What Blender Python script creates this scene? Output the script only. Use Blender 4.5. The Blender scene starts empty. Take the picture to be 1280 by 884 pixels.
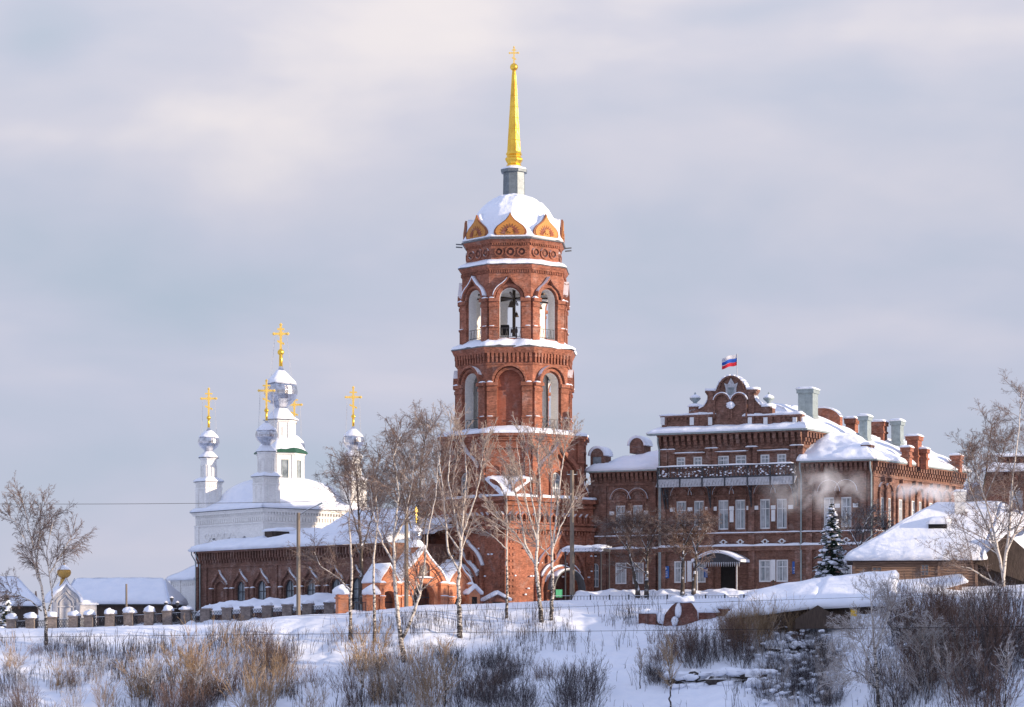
import bpy, math, random
import numpy as np
from mathutils import Matrix, Vector, noise
rad = math.radians
# ------------------------------------------------------------------ camera, sky, sun
SC = bpy.context.scene
COL = SC.collection
F = 3125.0      # focal length in photo pixels (photo is 1280 wide)
HY = 800.0      # photo row of the eye level
cam_d = bpy.data.cameras.new('camera'); cam = bpy.data.objects.new('camera', cam_d); COL.objects.link(cam)
cam.location = (0, 0, 0); cam.rotation_euler = (rad(90), 0, 0)
cam_d.sensor_width = 36; cam_d.lens = 36*F/1280; cam_d.shift_y = (HY-442)/1280
cam_d.clip_start = 0.5; cam_d.clip_end = 9000
SC.camera = cam
SC.cycles.volume_bounces = 3
SC.view_settings.view_transform = 'Standard'; SC.view_settings.look = 'None'
SC.view_settings.gamma = 1; SC.view_settings.exposure = 0.36
SUN_A, SUN_E = 68.0, 10.0      # degrees right of the line of sight back to the camera, elevation
sd = Vector((math.sin(rad(SUN_A))*math.cos(rad(SUN_E)), -math.cos(rad(SUN_A))*math.cos(rad(SUN_E)), math.sin(rad(SUN_E))))
sun_d = bpy.data.lights.new('sun', 'SUN'); sun = bpy.data.objects.new('sun', sun_d); COL.objects.link(sun)
sun_d.energy = 5.0; sun_d.angle = rad(0.6); sun_d.color = (1.0, 0.80, 0.60)
sun.rotation_euler = sd.to_track_quat('Z', 'Y').to_euler(); sun.location = (80, 100, 60)
W = bpy.data.worlds.new('World'); SC.world = W; W.use_nodes = True
nt = W.node_tree; nt.nodes.clear()
def N(t, typ, **kw):
    n = t.nodes.new(typ)
    for k, v in kw.items():
        if hasattr(n, k): setattr(n, k, v)
    return n
out = N(nt, 'ShaderNodeOutputWorld'); bg = N(nt, 'ShaderNodeBackground'); bg.inputs[1].default_value = 0.083
sky = N(nt, 'ShaderNodeTexSky'); sky.sky_type = 'NISHITA'; sky.sun_disc = False
sky.sun_elevation = rad(SUN_E); sky.sun_rotation = math.atan2(sd.x, sd.y)
sky.air_density = 1.0; sky.dust_density = 1.5; sky.ozone_density = 1.2
tc = N(nt, 'ShaderNodeTexCoord')
def cloud(scale, sc, det, rough, loc):
    mp = N(nt, 'ShaderNodeMapping'); mp.inputs['Scale'].default_value = sc; mp.inputs['Location'].default_value = loc
    nt.links.new(tc.outputs['Generated'], mp.inputs[0])
    n = N(nt, 'ShaderNodeTexNoise'); n.inputs['Scale'].default_value = scale; n.inputs['Detail'].default_value = det
    n.inputs['Roughness'].default_value = rough; n.inputs['Distortion'].default_value = 0.25
    nt.links.new(mp.outputs[0], n.inputs['Vector']); return n
def ramp(t, src, stops):
    r = N(t, 'ShaderNodeValToRGB'); e = r.color_ramp.elements
    while len(e) > 1: e.remove(e[0])
    e[0].position = stops[0][0]; e[0].color = stops[0][1]
    for p, c in stops[1:]:
        q = e.new(p); q.color = c
    t.links.new(src, r.inputs[0]); return r
def g(v): return (v, v, v, 1)
# broad cloud layers, flattened towards the horizon
n1 = cloud(3.4, (1, 1, 3.4), 4, 0.5, (0.35, 0.0, 0.62))
n2 = cloud(8.0, (1, 1, 2.2), 5, 0.5, (2.1, 0.3, 0.9))
mixn = N(nt, 'ShaderNodeMix'); mixn.data_type = 'FLOAT'; mixn.inputs[0].default_value = 0.36
nt.links.new(n1.outputs[0], mixn.inputs[2]); nt.links.new(n2.outputs[0], mixn.inputs[3])
sep = N(nt, 'ShaderNodeSeparateXYZ'); nt.links.new(tc.outputs['Generated'], sep.inputs[0])
def M_(op, a, b=None, c=None):
    n = N(nt, 'ShaderNodeMath', operation=op)
    for i, v in enumerate((a, b, c)):
        if v is None: continue
        if isinstance(v, (int, float)): n.inputs[i].default_value = v
        else: nt.links.new(v, n.inputs[i])
    return n.outputs[0]
az = M_('ARCTAN2', sep.outputs[0], sep.outputs[1]); el = M_('ARCSINE', sep.outputs[2])
wob = N(nt, 'ShaderNodeTexNoise'); wob.inputs['Scale'].default_value = 9; wob.inputs['Detail'].default_value = 4; nt.links.new(tc.outputs['Generated'], wob.inputs[0])
wsep = N(nt, 'ShaderNodeSeparateXYZ'); nt.links.new(wob.outputs['Color'], wsep.inputs[0])
az2 = M_('MULTIPLY_ADD', wsep.outputs[0], 0.10, M_('SUBTRACT', az, 0.05)); el2 = M_('MULTIPLY_ADD', wsep.outputs[1], 0.06, M_('SUBTRACT', el, 0.03))
acc = mixn.outputs[0]
# separate cloud banks: azimuth, elevation, half widths (degrees), weight
for a0, e0, sa, se, wt in ((-7.5, 11.9, 4.0, 0.8, 0.06), (-10.5, 11.0, 3.0, 0.5, 0.06), (9.5, 13.5, 4.5, 1.0, 0.10), (-3.0, 13.6, 3.0, 0.9, 0.06), (-9.0, 8.4, 5.0, 1.3, -0.10), (-11.0, 13.3, 1.6, 0.8, -0.10), (5.5, 14.2, 1.6, 0.5, -0.08), (6.0, 8.2, 6.0, 1.0, -0.04), (-4.5, 5.6, 4.0, 0.7, 0.03), (4.0, 10.6, 5.0, 0.9, 0.05), (10.0, 4.0, 4.0, 1.6, -0.04)):
    da = M_('MULTIPLY', M_('SUBTRACT', az2, math.radians(a0)), 1/math.radians(sa)); de = M_('MULTIPLY', M_('SUBTRACT', el2, math.radians(e0)), 1/math.radians(se))
    r2 = M_('ADD', M_('MULTIPLY', da, da), M_('MULTIPLY', de, de)); acc = M_('MULTIPLY_ADD', M_('EXPONENT', M_('MULTIPLY', r2, -1.0)), wt, acc)
cl = ramp(nt, acc, [(0.34, (4.5, 5.25, 6.35, 1)), (0.46, (5.35, 5.7, 6.85, 1)), (0.56, (6.3, 6.3, 7.2, 1)), (0.66, (7.9, 7.5, 7.75, 1)), (0.76, (8.5, 8.0, 7.9, 1))])
# overall fall of brightness towards the horizon
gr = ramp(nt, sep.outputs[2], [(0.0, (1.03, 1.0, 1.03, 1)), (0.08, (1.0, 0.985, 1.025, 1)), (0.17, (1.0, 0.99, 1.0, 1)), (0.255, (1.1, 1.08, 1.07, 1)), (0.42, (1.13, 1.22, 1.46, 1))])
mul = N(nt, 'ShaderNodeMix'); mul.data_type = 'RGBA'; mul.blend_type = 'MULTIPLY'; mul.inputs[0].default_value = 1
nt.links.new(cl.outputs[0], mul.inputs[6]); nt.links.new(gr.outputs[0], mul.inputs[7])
mx = N(nt, 'ShaderNodeMix'); mx.data_type = 'RGBA'; mx.inputs[0].default_value = 0.93
# the cloud sheet thins out overhead, where the blue of the sky shows
mo = ramp(nt, sep.outputs[2], [(0.0, g(0.93)), (0.28, g(0.93)), (0.5, g(0.88))]); nt.links.new(mo.outputs[0], mx.inputs[0])
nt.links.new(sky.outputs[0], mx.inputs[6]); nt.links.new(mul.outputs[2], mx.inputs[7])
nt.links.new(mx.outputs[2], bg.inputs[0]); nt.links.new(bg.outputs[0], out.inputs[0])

# ------------------------------------------------------------------ helpers
def at(px, py, Y): return Vector(((px-640)/F*Y, Y, (HY-py)/F*Y))
def thing(name, label, cat, loc, rz=0.0, group=None):
    o = bpy.data.objects.new(name, None); COL.objects.link(o); o.empty_display_size = 0.5
    o.location = loc; o.rotation_euler = (0, 0, rad(rz)); tag(o, label, cat, group); return o
def tag(o, label=None, cat=None, group=None, kind=None):
    if label: o['label'] = label
    if cat: o['category'] = cat
    if group: o['group'] = group
    if kind: o['kind'] = kind
    return o
def vn(x, y, z=0.0): return noise.noise(Vector((x, y, z)))
def keel(x, tip=0.42):
    x = max(-1, min(1, x)); return math.sqrt(max(0, 1-x*x))*0.92 + tip*max(0, 1-abs(x)/0.5)**1.7
def arch_pts(cx, zs, hw, kind, n=14, hs=1.0):
    if kind == 'rect': return [(cx-hw, zs), (cx+hw, zs)]
    p = []
    for i in range(n+1):
        a = math.pi*(1-i/n); x = math.cos(a)
        if kind == 'round': h = math.sin(a)
        elif kind == 'seg': h = 0.35*math.sin(a)
        else: h = keel(x)
        p.append((cx+hw*x, zs+hw*h*hs))
    return p
class MB:
    def __init__(s, m=None): s.v = []; s.f = []; s.m = m or Matrix.Identity(4)
    def P(s, x, y, z):
        s.v.append(tuple(s.m @ Vector((x, y, z)))); return len(s.v)-1
    def quad(s, *pts): s.f.append([s.P(*p) for p in pts])
    def box(s, x0, x1, y0, y1, z0, z1):
        i = [s.P(x, y, z) for z in (z0, z1) for x, y in ((x0, y0), (x1, y0), (x1, y1), (x0, y1))]
        for q in ((3, 2, 1, 0), (4, 5, 6, 7), (0, 1, 5, 4), (1, 2, 6, 5), (2, 3, 7, 6), (3, 0, 4, 7)): s.f.append([i[k] for k in q])
        return s
    def loft(s, loops, caps=True):
        L = [[s.P(*p) for p in l] for l in loops]
        for a, b in zip(L, L[1:]):
            n = len(a)
            for k in range(n): s.f.append([a[k], a[(k+1) % n], b[(k+1) % n], b[k]])
        if caps: s.f.append(L[0][::-1]); s.f.append(L[-1])
        return s
    def prism(s, poly, z0, z1, top=None):
        return s.loft([[(x, y, z0) for x, y in poly], [(x, y, z1) for x, y in (top or poly)]])
    def slab(s, pts, y0, y1):      # outline in x,z pushed along y
        return s.loft([[(x, y0, z) for x, z in pts], [(x, y1, z) for x, z in pts]])
    def lathe(s, prof, n=24, cx=0, cy=0, a0=0.0):
        return s.loft([[(cx+r*math.cos(a0+2*math.pi*k/n), cy+r*math.sin(a0+2*math.pi*k/n), z) for k in range(n)] for r, z in prof])
    def ngon(s, prof, n, rot=0.0, cx=0, cy=0):   # facets face -y; prof of circumradius, z
        return s.lathe(prof, n, cx, cy, -math.pi/2+math.pi/n+rot)
    def tube(s, pts, rs, n=6):
        if not hasattr(rs, '__len__'): rs = [rs]*len(pts)
        loops = []
        for i, p in enumerate(pts):
            p = Vector(p); d = (Vector(pts[min(i+1, len(pts)-1)])-Vector(pts[max(i-1, 0)])).normalized()
            up = Vector((0, 0, 1)) if abs(d.z) < 0.9 else Vector((1, 0, 0))
            a = d.cross(up).normalized(); b = d.cross(a)
            loops.append([tuple(p+rs[i]*(a*math.cos(2*math.pi*k/n)+b*math.sin(2*math.pi*k/n))) for k in range(n)])
        return s.loft(loops)
    def band(s, inner, outer, y0, y1):   # strip between two outlines in x,z
        n = len(inner)
        A = [[s.P(p[0], y, p[1]) for p in l] for l in (inner, outer) for y in (y0, y1)]
        i0, i1, o0, o1 = A
        for k in range(n-1):
            s.f += [[i0[k], i0[k+1], o0[k+1], o0[k]], [o1[k], o1[k+1], i1[k+1], i1[k]], [o0[k], o0[k+1], o1[k+1], o1[k]], [i1[k], i1[k+1], i0[k+1], i0[k]]]
        for k in (0, n-1): s.f.append([i0[k], o0[k], o1[k], i1[k]])
        return s
    def mold(s, cx, zs, hw, kind, y0, y1, t, n=14, leg=0.0):
        a = arch_pts(cx, zs, hw, kind, n); b = arch_pts(cx, zs, hw+t, kind, n)
        if leg: a = [(cx-hw, zs-leg)]+a+[(cx+hw, zs-leg)]; b = [(cx-hw-t, zs-leg)]+b+[(cx+hw+t, zs-leg)]
        return s.band(a, b, y0, y1)
    def panel(s, x0, x1, z0, z1, ops=(), depth=0.3, back=False, lining=None):
        # wall from x0..x1, front at y=0, openings (cx, hw, zb, zs, kind) cut through with reveals
        x = x0
        def fb(*pts):
            s.quad(*[(p[0], 0, p[1]) for p in pts])
            if back: (lining or s).quad(*[(p[0], depth, p[1]) for p in reversed(pts)])
        for cx, hw, zb, zs, kind in sorted(ops):
            a = arch_pts(cx, zs, hw, kind)
            if cx-hw > x+1e-4: fb((x, z0), (cx-hw, z0), (cx-hw, z1), (x, z1))
            if zb > z0+1e-4: fb((cx-hw, z0), (cx+hw, z0), (cx+hw, zb), (cx-hw, zb))
            for p, q in zip(a, a[1:]): fb(p, q, (q[0], z1), (p[0], z1))
            lp = [(cx-hw, zb)]+a+[(cx+hw, zb)]
            for p, q in zip(lp, lp[1:]+lp[:1]): (lining or s).quad((p[0], 0, p[1]), (p[0], depth, p[1]), (q[0], depth, q[1]), (q[0], 0, q[1]))
            x = cx+hw
        if x1 > x+1e-4: fb((x, z0), (x1, z0), (x1, z1), (x, z1))
        return s
    def snow(s, a, b, c, d, th=0.35, amp=0.12, nu=None, nv=None, fall=(1, 1, 1, 1), seed=0, sc=0.5, over=0.15, wid=0.55):
        # a-b low edge, d-c high edge; fall = which of bottom,right,top,left edges round off
        a, b, c, d = map(Vector, (a, b, c, d))
        Lu = max((b-a).length, (c-d).length); Lv = max((d-a).length, (c-b).length)
        nu = nu or max(4, min(90, int(Lu/0.28))); nv = nv or max(4, min(50, int(Lv/0.28)))
        nrm = (b-a).cross(d-a); out_ = Vector((0, 0, 0))
        e = (a+b-c-d); e.z = 0
        if e.length > 1e-3: out_ = e.normalized()
        G = []; B = []
        for j in range(nv+1):
            v = j/nv; row = []; br = []
            for i in range(nu+1):
                u = i/nu; p = (a*(1-u)+b*u)*(1-v)+(d*(1-u)+c*u)*v
                w = s.m @ p
                du = 9.0
                if fall[0]: du = min(du, v*Lv)
                if fall[1]: du = min(du, (1-u)*Lu)
                if fall[2]: du = min(du, (1-v)*Lv)
                if fall[3]: du = min(du, u*Lu)
                k = min(1.0, du/wid); k = math.sqrt(1-(1-k)**2)
                h = th*(0.25+0.75*k)+amp*k*(vn(w.x*sc+seed, w.y*sc, w.z*sc*0.6)+0.5*vn(w.x*sc*2.7, w.y*sc*2.7+seed, w.z*sc))
                q = p+Vector((0, 0, max(0.03, h)))
                if fall[0] and v < 0.5:
                    k2 = max(0, 1-v*Lv/0.5)
                    q += out_*(over*(0.6+0.8*vn(w.x*1.3+seed, w.y*1.3, 3.1)))*k2
                row.append(s.P(*q)); br.append(s.P(*(p-Vector((0, 0, 0.02)))))
            G.append(row); B.append(br)
        for j in range(nv):
            for i in range(nu):
                s.f.append([G[j][i], G[j][i+1], G[j+1][i+1], G[j+1][i]])
        s.f.append([B[0][0], B[-1][0], B[-1][-1], B[0][-1]])
        edge = [(G[0], B[0]), ([r[-1] for r in G], [r[-1] for r in B]), (G[-1][::-1], B[-1][::-1]), ([r[0] for r in G][::-1], [r[0] for r in B][::-1])]
        for gg, bb in edge:
            for k in range(len(gg)-1): s.f.append([bb[k], bb[k+1], gg[k+1], gg[k]])
        return s
    def snowring(s, prof, n, rot=0.0, sub=10, amp=0.08, seed=0, cx=0, cy=0):
        # lumpy ring round an n-gon: prof [(R, z)]
        loops = []
        for R_, z in prof:
            l = []
            cs = [(cx+R_*math.cos(-math.pi/2+math.pi/n+rot+2*math.pi*k/n), cy+R_*math.sin(-math.pi/2+math.pi/n+rot+2*math.pi*k/n)) for k in range(n)]
            for k in range(n):
                p, q = cs[k], cs[(k+1) % n]
                for i in range(sub):
                    t = i/sub; x = p[0]*(1-t)+q[0]*t; y = p[1]*(1-t)+q[1]*t
                    m = 1+amp*0.25*vn(x*1.1+seed, y*1.1, z); l.append((x*m, y*m, z+amp*vn(x*0.9, y*0.9+seed, z*0.3)))
            loops.append(l)
        return s.loft(loops, caps=False)
    def blob(s, c, r, seed=0, amp=0.2, n=10, flat=False):
        rows = []
        for j in range(n+1):
            t = math.pi*j/n; 
            l = []
            for k in range(2*n):
                a = math.pi*k/n; d = Vector((math.sin(t)*math.cos(a), math.sin(t)*math.sin(a), math.cos(t)))
                if flat and d.z < 0: d.z *= 0.15
                m = 1+amp*vn(d.x*1.6+seed, d.y*1.6+seed*0.7, d.z*1.6)*2
                l.append((c[0]+r[0]*d.x*m, c[1]+r[1]*d.y*m, c[2]+r[2]*d.z*m))
            rows.append(l)
        return s.loft(rows[::-1], caps=False)
    def build(s, name, mat, parent=None, smooth=False, **tg):
        if name in ('snow_trim', 'white_ornament') and parent is not None:   # separate pieces become separate parts
            par = list(range(len(s.v)))
            def fd(i):
                while par[i] != i: par[i] = par[par[i]]; i = par[i]
                return i
            for f_ in s.f:
                for k in f_[1:]: par[fd(k)] = fd(f_[0])
            grp = {}
            for f_ in s.f: grp.setdefault(fd(f_[0]), []).append(f_)
            if 1 < len(grp) <= 90:
                for fs_ in grp.values():
                    ids = sorted({k for f_ in fs_ for k in f_}); mp_ = {k: i for i, k in enumerate(ids)}; b_ = MB(); b_.v = [s.v[k] for k in ids]; b_.f = [[mp_[k] for k in f_] for f_ in fs_]; o = b_.build(name, mat, parent, smooth)
                return o
        me = bpy.data.meshes.new(name); me.from_pydata(s.v, [], s.f)
        me.validate(); me.materials.append(mat)
        if smooth: me.polygons.foreach_set('use_smooth', [True]*len(me.polygons))
        o = bpy.data.objects.new(name, me); COL.objects.link(o)
        if parent is not None: o.parent = parent
        if tg: tag(o, **tg)
        return o
def RZ(a, x=0, y=0, z=0): return Matrix.Translation((x, y, z)) @ Matrix.Rotation(rad(a), 4, 'Z')
class Fr:
    """a wall plane: origin, facing angle; turns photo pixels into coordinates on the wall"""
    def __init__(s, px, Y, A, base=None, py=None):
        s.O = Vector(((px-640)/F*Y, Y, (HY-py)/F*Y if py is not None else base)); s.A = A
    def U(s, px, off=0.0):
        c, n = math.cos(rad(s.A)), math.sin(rad(s.A)); ox = s.O.x-off*n; oy = s.O.y+off*c; k = (px-640)/F
        return (k*oy-ox)/(c-k*n)
    def Z(s, px, py, off=0.0):
        u = s.U(px, off); Y = s.O.y+off*math.cos(rad(s.A))+u*math.sin(rad(s.A))
        return (HY-py)/F*Y-s.O.z

# ------------------------------------------------------------------ materials
MAT = {}
def mat(name, col, rough=0.8, var=0.25, scale=1.5, metal=0.0, col2=None, bump=0.0, snow=0.0, stretch=(1, 1, 1), spec=0.3, emis=None, snow_n=0.55, hue2=None, fine=0.0, alpha=None):
    m = bpy.data.materials.new(name); m.use_nodes = True; t = m.node_tree; b = t.nodes['Principled BSDF']
    b.inputs['Roughness'].default_value = rough; b.inputs['Metallic'].default_value = metal
    b.inputs['Specular IOR Level'].default_value = spec
    tcn = N(t, 'ShaderNodeTexCoord'); mp = N(t, 'ShaderNodeMapping'); mp.inputs['Scale'].default_value = stretch
    t.links.new(tcn.outputs['Object'], mp.inputs[0])
    no = N(t, 'ShaderNodeTexNoise'); no.inputs['Scale'].default_value = scale; no.inputs['Detail'].default_value = 6; no.inputs['Roughness'].default_value = 0.65
    t.links.new(mp.outputs[0], no.inputs['Vector'])
    c2 = col2 or tuple(max(0, c*(1-var)) for c in col); c1 = tuple(min(1, c*(1+var*0.6)) for c in col) if not col2 else col
    r = ramp(t, no.outputs[0], [(0.32, c2+(1,)), (0.68, c1+(1,))])
    src = r.outputs[0]
    if name.startswith('brick'):      # damp, soot and lime bloom with shapes of their own
        for sc_, lo, hi, fac, cc in ((0.9, 0.52, 0.68, 0.40, (0.42, 0.33, 0.30, 1)), (0.45, 0.50, 0.66, 0.5, tuple(c*0.42 for c in col)+(1,)), (2.4, 0.58, 0.66, 0.45, tuple(c*0.3 for c in col)+(1,))):
            ns = N(t, 'ShaderNodeTexNoise'); ns.inputs['Scale'].default_value = sc_; ns.inputs['Detail'].default_value = 7; ns.inputs['Roughness'].default_value = 0.7
            mp3 = N(t, 'ShaderNodeMapping'); mp3.inputs['Location'].default_value = (sc_*17, 3, 5); mp3.inputs['Scale'].default_value = (1, 1, 0.7); t.links.new(tcn.outputs['Object'], mp3.inputs[0]); t.links.new(mp3.outputs[0], ns.inputs[0])
            rr = ramp(t, ns.outputs[0], [(lo, g(0)), (hi, g(fac))]); mz = N(t, 'ShaderNodeMix'); mz.data_type = 'RGBA'; t.links.new(rr.outputs[0], mz.inputs[0]); t.links.new(src, mz.inputs[6]); mz.inputs[7].default_value = cc; src = mz.outputs[2]
    if fine:
        nf = N(t, 'ShaderNodeTexNoise'); nf.inputs['Scale'].default_value = 5.0; nf.inputs['Detail'].default_value = 4; nf.inputs['Roughness'].default_value = 0.8
        mp2 = N(t, 'ShaderNodeMapping'); mp2.inputs['Scale'].default_value = (0.55, 0.55, 1.6); t.links.new(tcn.outputs['Object'], mp2.inputs[0]); t.links.new(mp2.outputs[0], nf.inputs[0])
        rf = ramp(t, nf.outputs[0], [(0.35, g(1-fine)), (0.65, g(1+fine*0.55))])
        mm = N(t, 'ShaderNodeMix'); mm.data_type = 'RGBA'; mm.blend_type = 'MULTIPLY'; mm.inputs[0].default_value = 1; mm.clamp_result = False
        t.links.new(src, mm.inputs[6]); t.links.new(rf.outputs[0], mm.inputs[7]); src = mm.outputs[2]
    if snow:
        ge = N(t, 'ShaderNodeNewGeometry'); sp = N(t, 'ShaderNodeSeparateXYZ'); t.links.new(ge.outputs['Normal'], sp.inputs[0])
        n3 = N(t, 'ShaderNodeTexNoise'); n3.inputs['Scale'].default_value = 2.5; n3.inputs['Detail'].default_value = 4; t.links.new(tcn.outputs['Object'], n3.inputs[0])
        ad = N(t, 'ShaderNodeMath', operation='MULTIPLY_ADD'); t.links.new(n3.outputs[0], ad.inputs[0]); ad.inputs[1].default_value = 0.8; 
        t.links.new(sp.outputs[2], ad.inputs[2])
        rs = ramp(t, ad.outputs[0], [(min(0.98, snow_n+0.28), g(0)), (min(0.999, snow_n+0.40), g(snow))])
        ms = N(t, 'ShaderNodeMix'); ms.data_type = 'RGBA'; t.links.new(rs.outputs[0], ms.inputs[0]); t.links.new(src, ms.inputs[6]); ms.inputs[7].default_value = (0.8, 0.82, 0.86, 1)
        src = ms.outputs[2]
    t.links.new(src, b.inputs['Base Color'])
    if bump:
        bu = N(t, 'ShaderNodeBump'); bu.inputs['Strength'].default_value = min(1, bump); bu.inputs['Distance'].default_value = 0.12
        nb = N(t, 'ShaderNodeTexNoise'); nb.inputs['Scale'].default_value = scale*3; nb.inputs['Detail'].default_value = 8
        t.links.new(mp.outputs[0], nb.inputs[0]); t.links.new(nb.outputs[0], bu.inputs['Height']); t.links.new(bu.outputs[0], b.inputs['Normal'])
    MAT[name] = m; return m
mat('brick', (0.335, 0.132, 0.084), 0.9, 0.34, 0.6, bump=0.4, snow=0.95, stretch=(1, 1, 2), fine=0.5)
mat('brick_hall', (0.215, 0.115, 0.087), 0.9, 0.34, 0.6, bump=0.4, snow=0.95, stretch=(1, 1, 2), fine=0.5)
mat('brick_smooth', (0.30, 0.10, 0.062), 0.9, 0.15, 0.8, bump=0.2, snow=0.95, fine=0.25)
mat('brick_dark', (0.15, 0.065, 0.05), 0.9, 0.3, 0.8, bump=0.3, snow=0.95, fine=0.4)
mat('brick_gate', (0.62, 0.25, 0.13), 0.85, 0.22, 1.0, bump=0.2, snow=0.95, fine=0.22)
mat('brick_ruin', (0.2, 0.09, 0.07), 0.9, 0.4, 1.5, bump=0.6, snow=0.95, fine=0.5, snow_n=0.4)
mat('plaster', (0.80, 0.79, 0.76), 0.85, 0.10, 0.5, bump=0.2, snow=0.8, fine=0.12)
mat('stone', (0.24, 0.20, 0.18), 0.9, 0.35, 1.6, bump=0.5, snow=0.95, fine=0.3)
mat('white_paint', (0.68, 0.70, 0.72), 0.6, 0.08, 3, snow=0.9)
mat('glass', (0.075, 0.10, 0.12), 0.12, 0.6, 0.9, spec=0.6, col2=(0.36, 0.41, 0.44))
mat('rock', (0.07, 0.06, 0.055), 0.95, 0.5, 2.5, bump=0.8, snow=0.9, snow_n=0.3); mat('curtain', (0.42, 0.44, 0.46), 0.9, 0.3, 2.5); mat('dark', (0.02, 0.018, 0.018), 0.9, 0.3, 2)
mat('iron', (0.05, 0.052, 0.06), 0.6, 0.3, 4, snow=0.9, snow_n=0.5)
mat('lattice', (0.42, 0.43, 0.46), 0.7, 0.3, 4, snow=0.9, snow_n=0.5)
mat('roof_metal', (0.13, 0.14, 0.15), 0.6, 0.3, 2)
mat('grey_sheet', (0.30, 0.36, 0.37), 0.5, 0.22, 2.5, metal=0.25, fine=0.1)
mat('drum_metal', (0.17, 0.20, 0.22), 0.45, 0.25, 2.5, metal=0.35, fine=0.1)
mat('green_roof', (0.03, 0.10, 0.065), 0.6, 0.3, 2)
mat('gold', (1.0, 0.56, 0.08), 0.26, 0.3, 1.6, metal=0.92, bump=0.15, stretch=(1, 1, 0.5))
mat('gold_cross', (1.0, 0.66, 0.16), 0.42, 0.1, 3, metal=0.45)
mat('plaster_grey', (0.46, 0.46, 0.48), 0.9, 0.25, 1.2, snow=0.8, fine=0.15); mat('olive_gold', (0.5, 0.30, 0.08), 0.5, 0.25, 3, metal=0.3); mat('gold_dark', (0.26, 0.10, 0.05), 0.6, 0.25, 3)
mat('gold_paint', (0.50, 0.22, 0.055), 0.6, 0.2, 3, spec=0.3)
mat('silver', (0.55, 0.56, 0.60), 0.22, 0.45, 2.6, metal=1.0, bump=0.25)
mat('bronze', (0.08, 0.06, 0.045), 0.5, 0.3, 4, metal=0.4)
mat('wood_grey', (0.24, 0.20, 0.16), 0.85, 0.3, 3, stretch=(6, 6, 0.6), bump=0.4)
mat('log', (0.33, 0.22, 0.165), 0.85, 0.35, 2.2, stretch=(0.5, 0.5, 7), bump=0.6)
mat('board_dark', (0.085, 0.062, 0.05), 0.85, 0.4, 2.2, stretch=(5, 5, 0.6), bump=0.5)
mat('yellow', (0.65, 0.42, 0.06), 0.7, 0.1, 3)
mat('sign_blue', (0.03, 0.10, 0.33), 0.5, 0.1, 3)
mat('green_paint', (0.02, 0.25, 0.13), 0.6, 0.2, 3)
mat('flag_white', (0.75, 0.75, 0.78), 0.8, 0.05, 3); mat('flag_blue', (0.03, 0.12, 0.55), 0.8, 0.05, 3); mat('flag_red', (0.62, 0.03, 0.05), 0.8, 0.05, 3)
mat('twig', (0.17, 0.115, 0.095), 0.9, 0.35, 0.8, snow=0.25, snow_n=0.6)
mat('twig_birch', (0.42, 0.34, 0.29), 0.9, 0.35, 0.8, snow=0.35, snow_n=0.55)
mat('twig_dark', (0.075, 0.062, 0.065), 0.9, 0.4, 0.8, snow=0.5, snow_n=0.6)
mat('twig_tan', (0.36, 0.25, 0.15), 0.9, 0.35, 0.8, snow=0.3, snow_n=0.6)
mat('twig_red', (0.19, 0.115, 0.085), 0.9, 0.35, 0.8, snow=0.4, snow_n=0.6)
mat('twig_frost', (0.36, 0.30, 0.26), 0.9, 0.35, 0.8, snow=0.9, snow_n=0.38)
mat('bark', (0.085, 0.07, 0.06), 0.95, 0.4, 2, bump=0.5, snow=0.9, snow_n=0.25)
mat('needle', (0.035, 0.065, 0.04), 0.9, 0.5, 1.2, snow=0.9, snow_n=0.32)
# birch bark: white with dark horizontal dashes, darker rough base
m = mat('birch_bark', (0.66, 0.61, 0.56), 0.85, 0.12, 2)
t = m.node_tree; b = t.nodes['Principled BSDF']; tcn = N(t, 'ShaderNodeTexCoord'); mp = N(t, 'ShaderNodeMapping'); mp.inputs['Scale'].default_value = (2.2, 2.2, 4.5)
t.links.new(tcn.outputs['Object'], mp.inputs[0]); no = N(t, 'ShaderNodeTexNoise'); no.inputs['Scale'].default_value = 1.6; no.inputs['Detail'].default_value = 5; no.inputs['Roughness'].default_value = 0.7
t.links.new(mp.outputs[0], no.inputs[0])
sp = N(t, 'ShaderNodeSeparateXYZ'); t.links.new(tcn.outputs['Object'], sp.inputs[0])
mr = N(t, 'ShaderNodeMapRange'); t.links.new(sp.outputs[2], mr.inputs[0]); mr.inputs[1].default_value = 0; mr.inputs[2].default_value = 6; mr.inputs[3].default_value = 0.13; mr.inputs[4].default_value = -0.05
ad = N(t, 'ShaderNodeMath', operation='ADD'); t.links.new(no.outputs[0], ad.inputs[0]); t.links.new(mr.outputs[0], ad.inputs[1])
r = ramp(t, ad.outputs[0], [(0.50, (0.58, 0.53, 0.48, 1)), (0.58, (0.055, 0.048, 0.045, 1))])
t.links.new(r.outputs[0], b.inputs['Base Color'])
# snow: soft, slightly translucent looking white with fine relief
m = bpy.data.materials.new('snow'); m.use_nodes = True; t = m.node_tree; b = t.nodes['Principled BSDF']; MAT['snow'] = m
b.inputs['Roughness'].default_value = 0.75; b.inputs['Specular IOR Level'].default_value = 0.2
tcn = N(t, 'ShaderNodeTexCoord'); no = N(t, 'ShaderNodeTexNoise'); no.inputs['Scale'].default_value = 0.9; no.inputs['Detail'].default_value = 9; no.inputs['Roughness'].default_value = 0.6
t.links.new(tcn.outputs['Object'], no.inputs[0]); r = ramp(t, no.outputs[0], [(0.3, (0.74, 0.79, 0.89, 1)), (0.7, (0.83, 0.86, 0.93, 1))])
t.links.new(r.outputs[0], b.inputs['Base Color']); bu = N(t, 'ShaderNodeBump'); bu.inputs['Strength'].default_value = 0.5; bu.inputs['Distance'].default_value = 0.25
t.links.new(no.outputs[0], bu.inputs['Height']); t.links.new(bu.outputs[0], b.inputs['Normal'])

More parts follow.
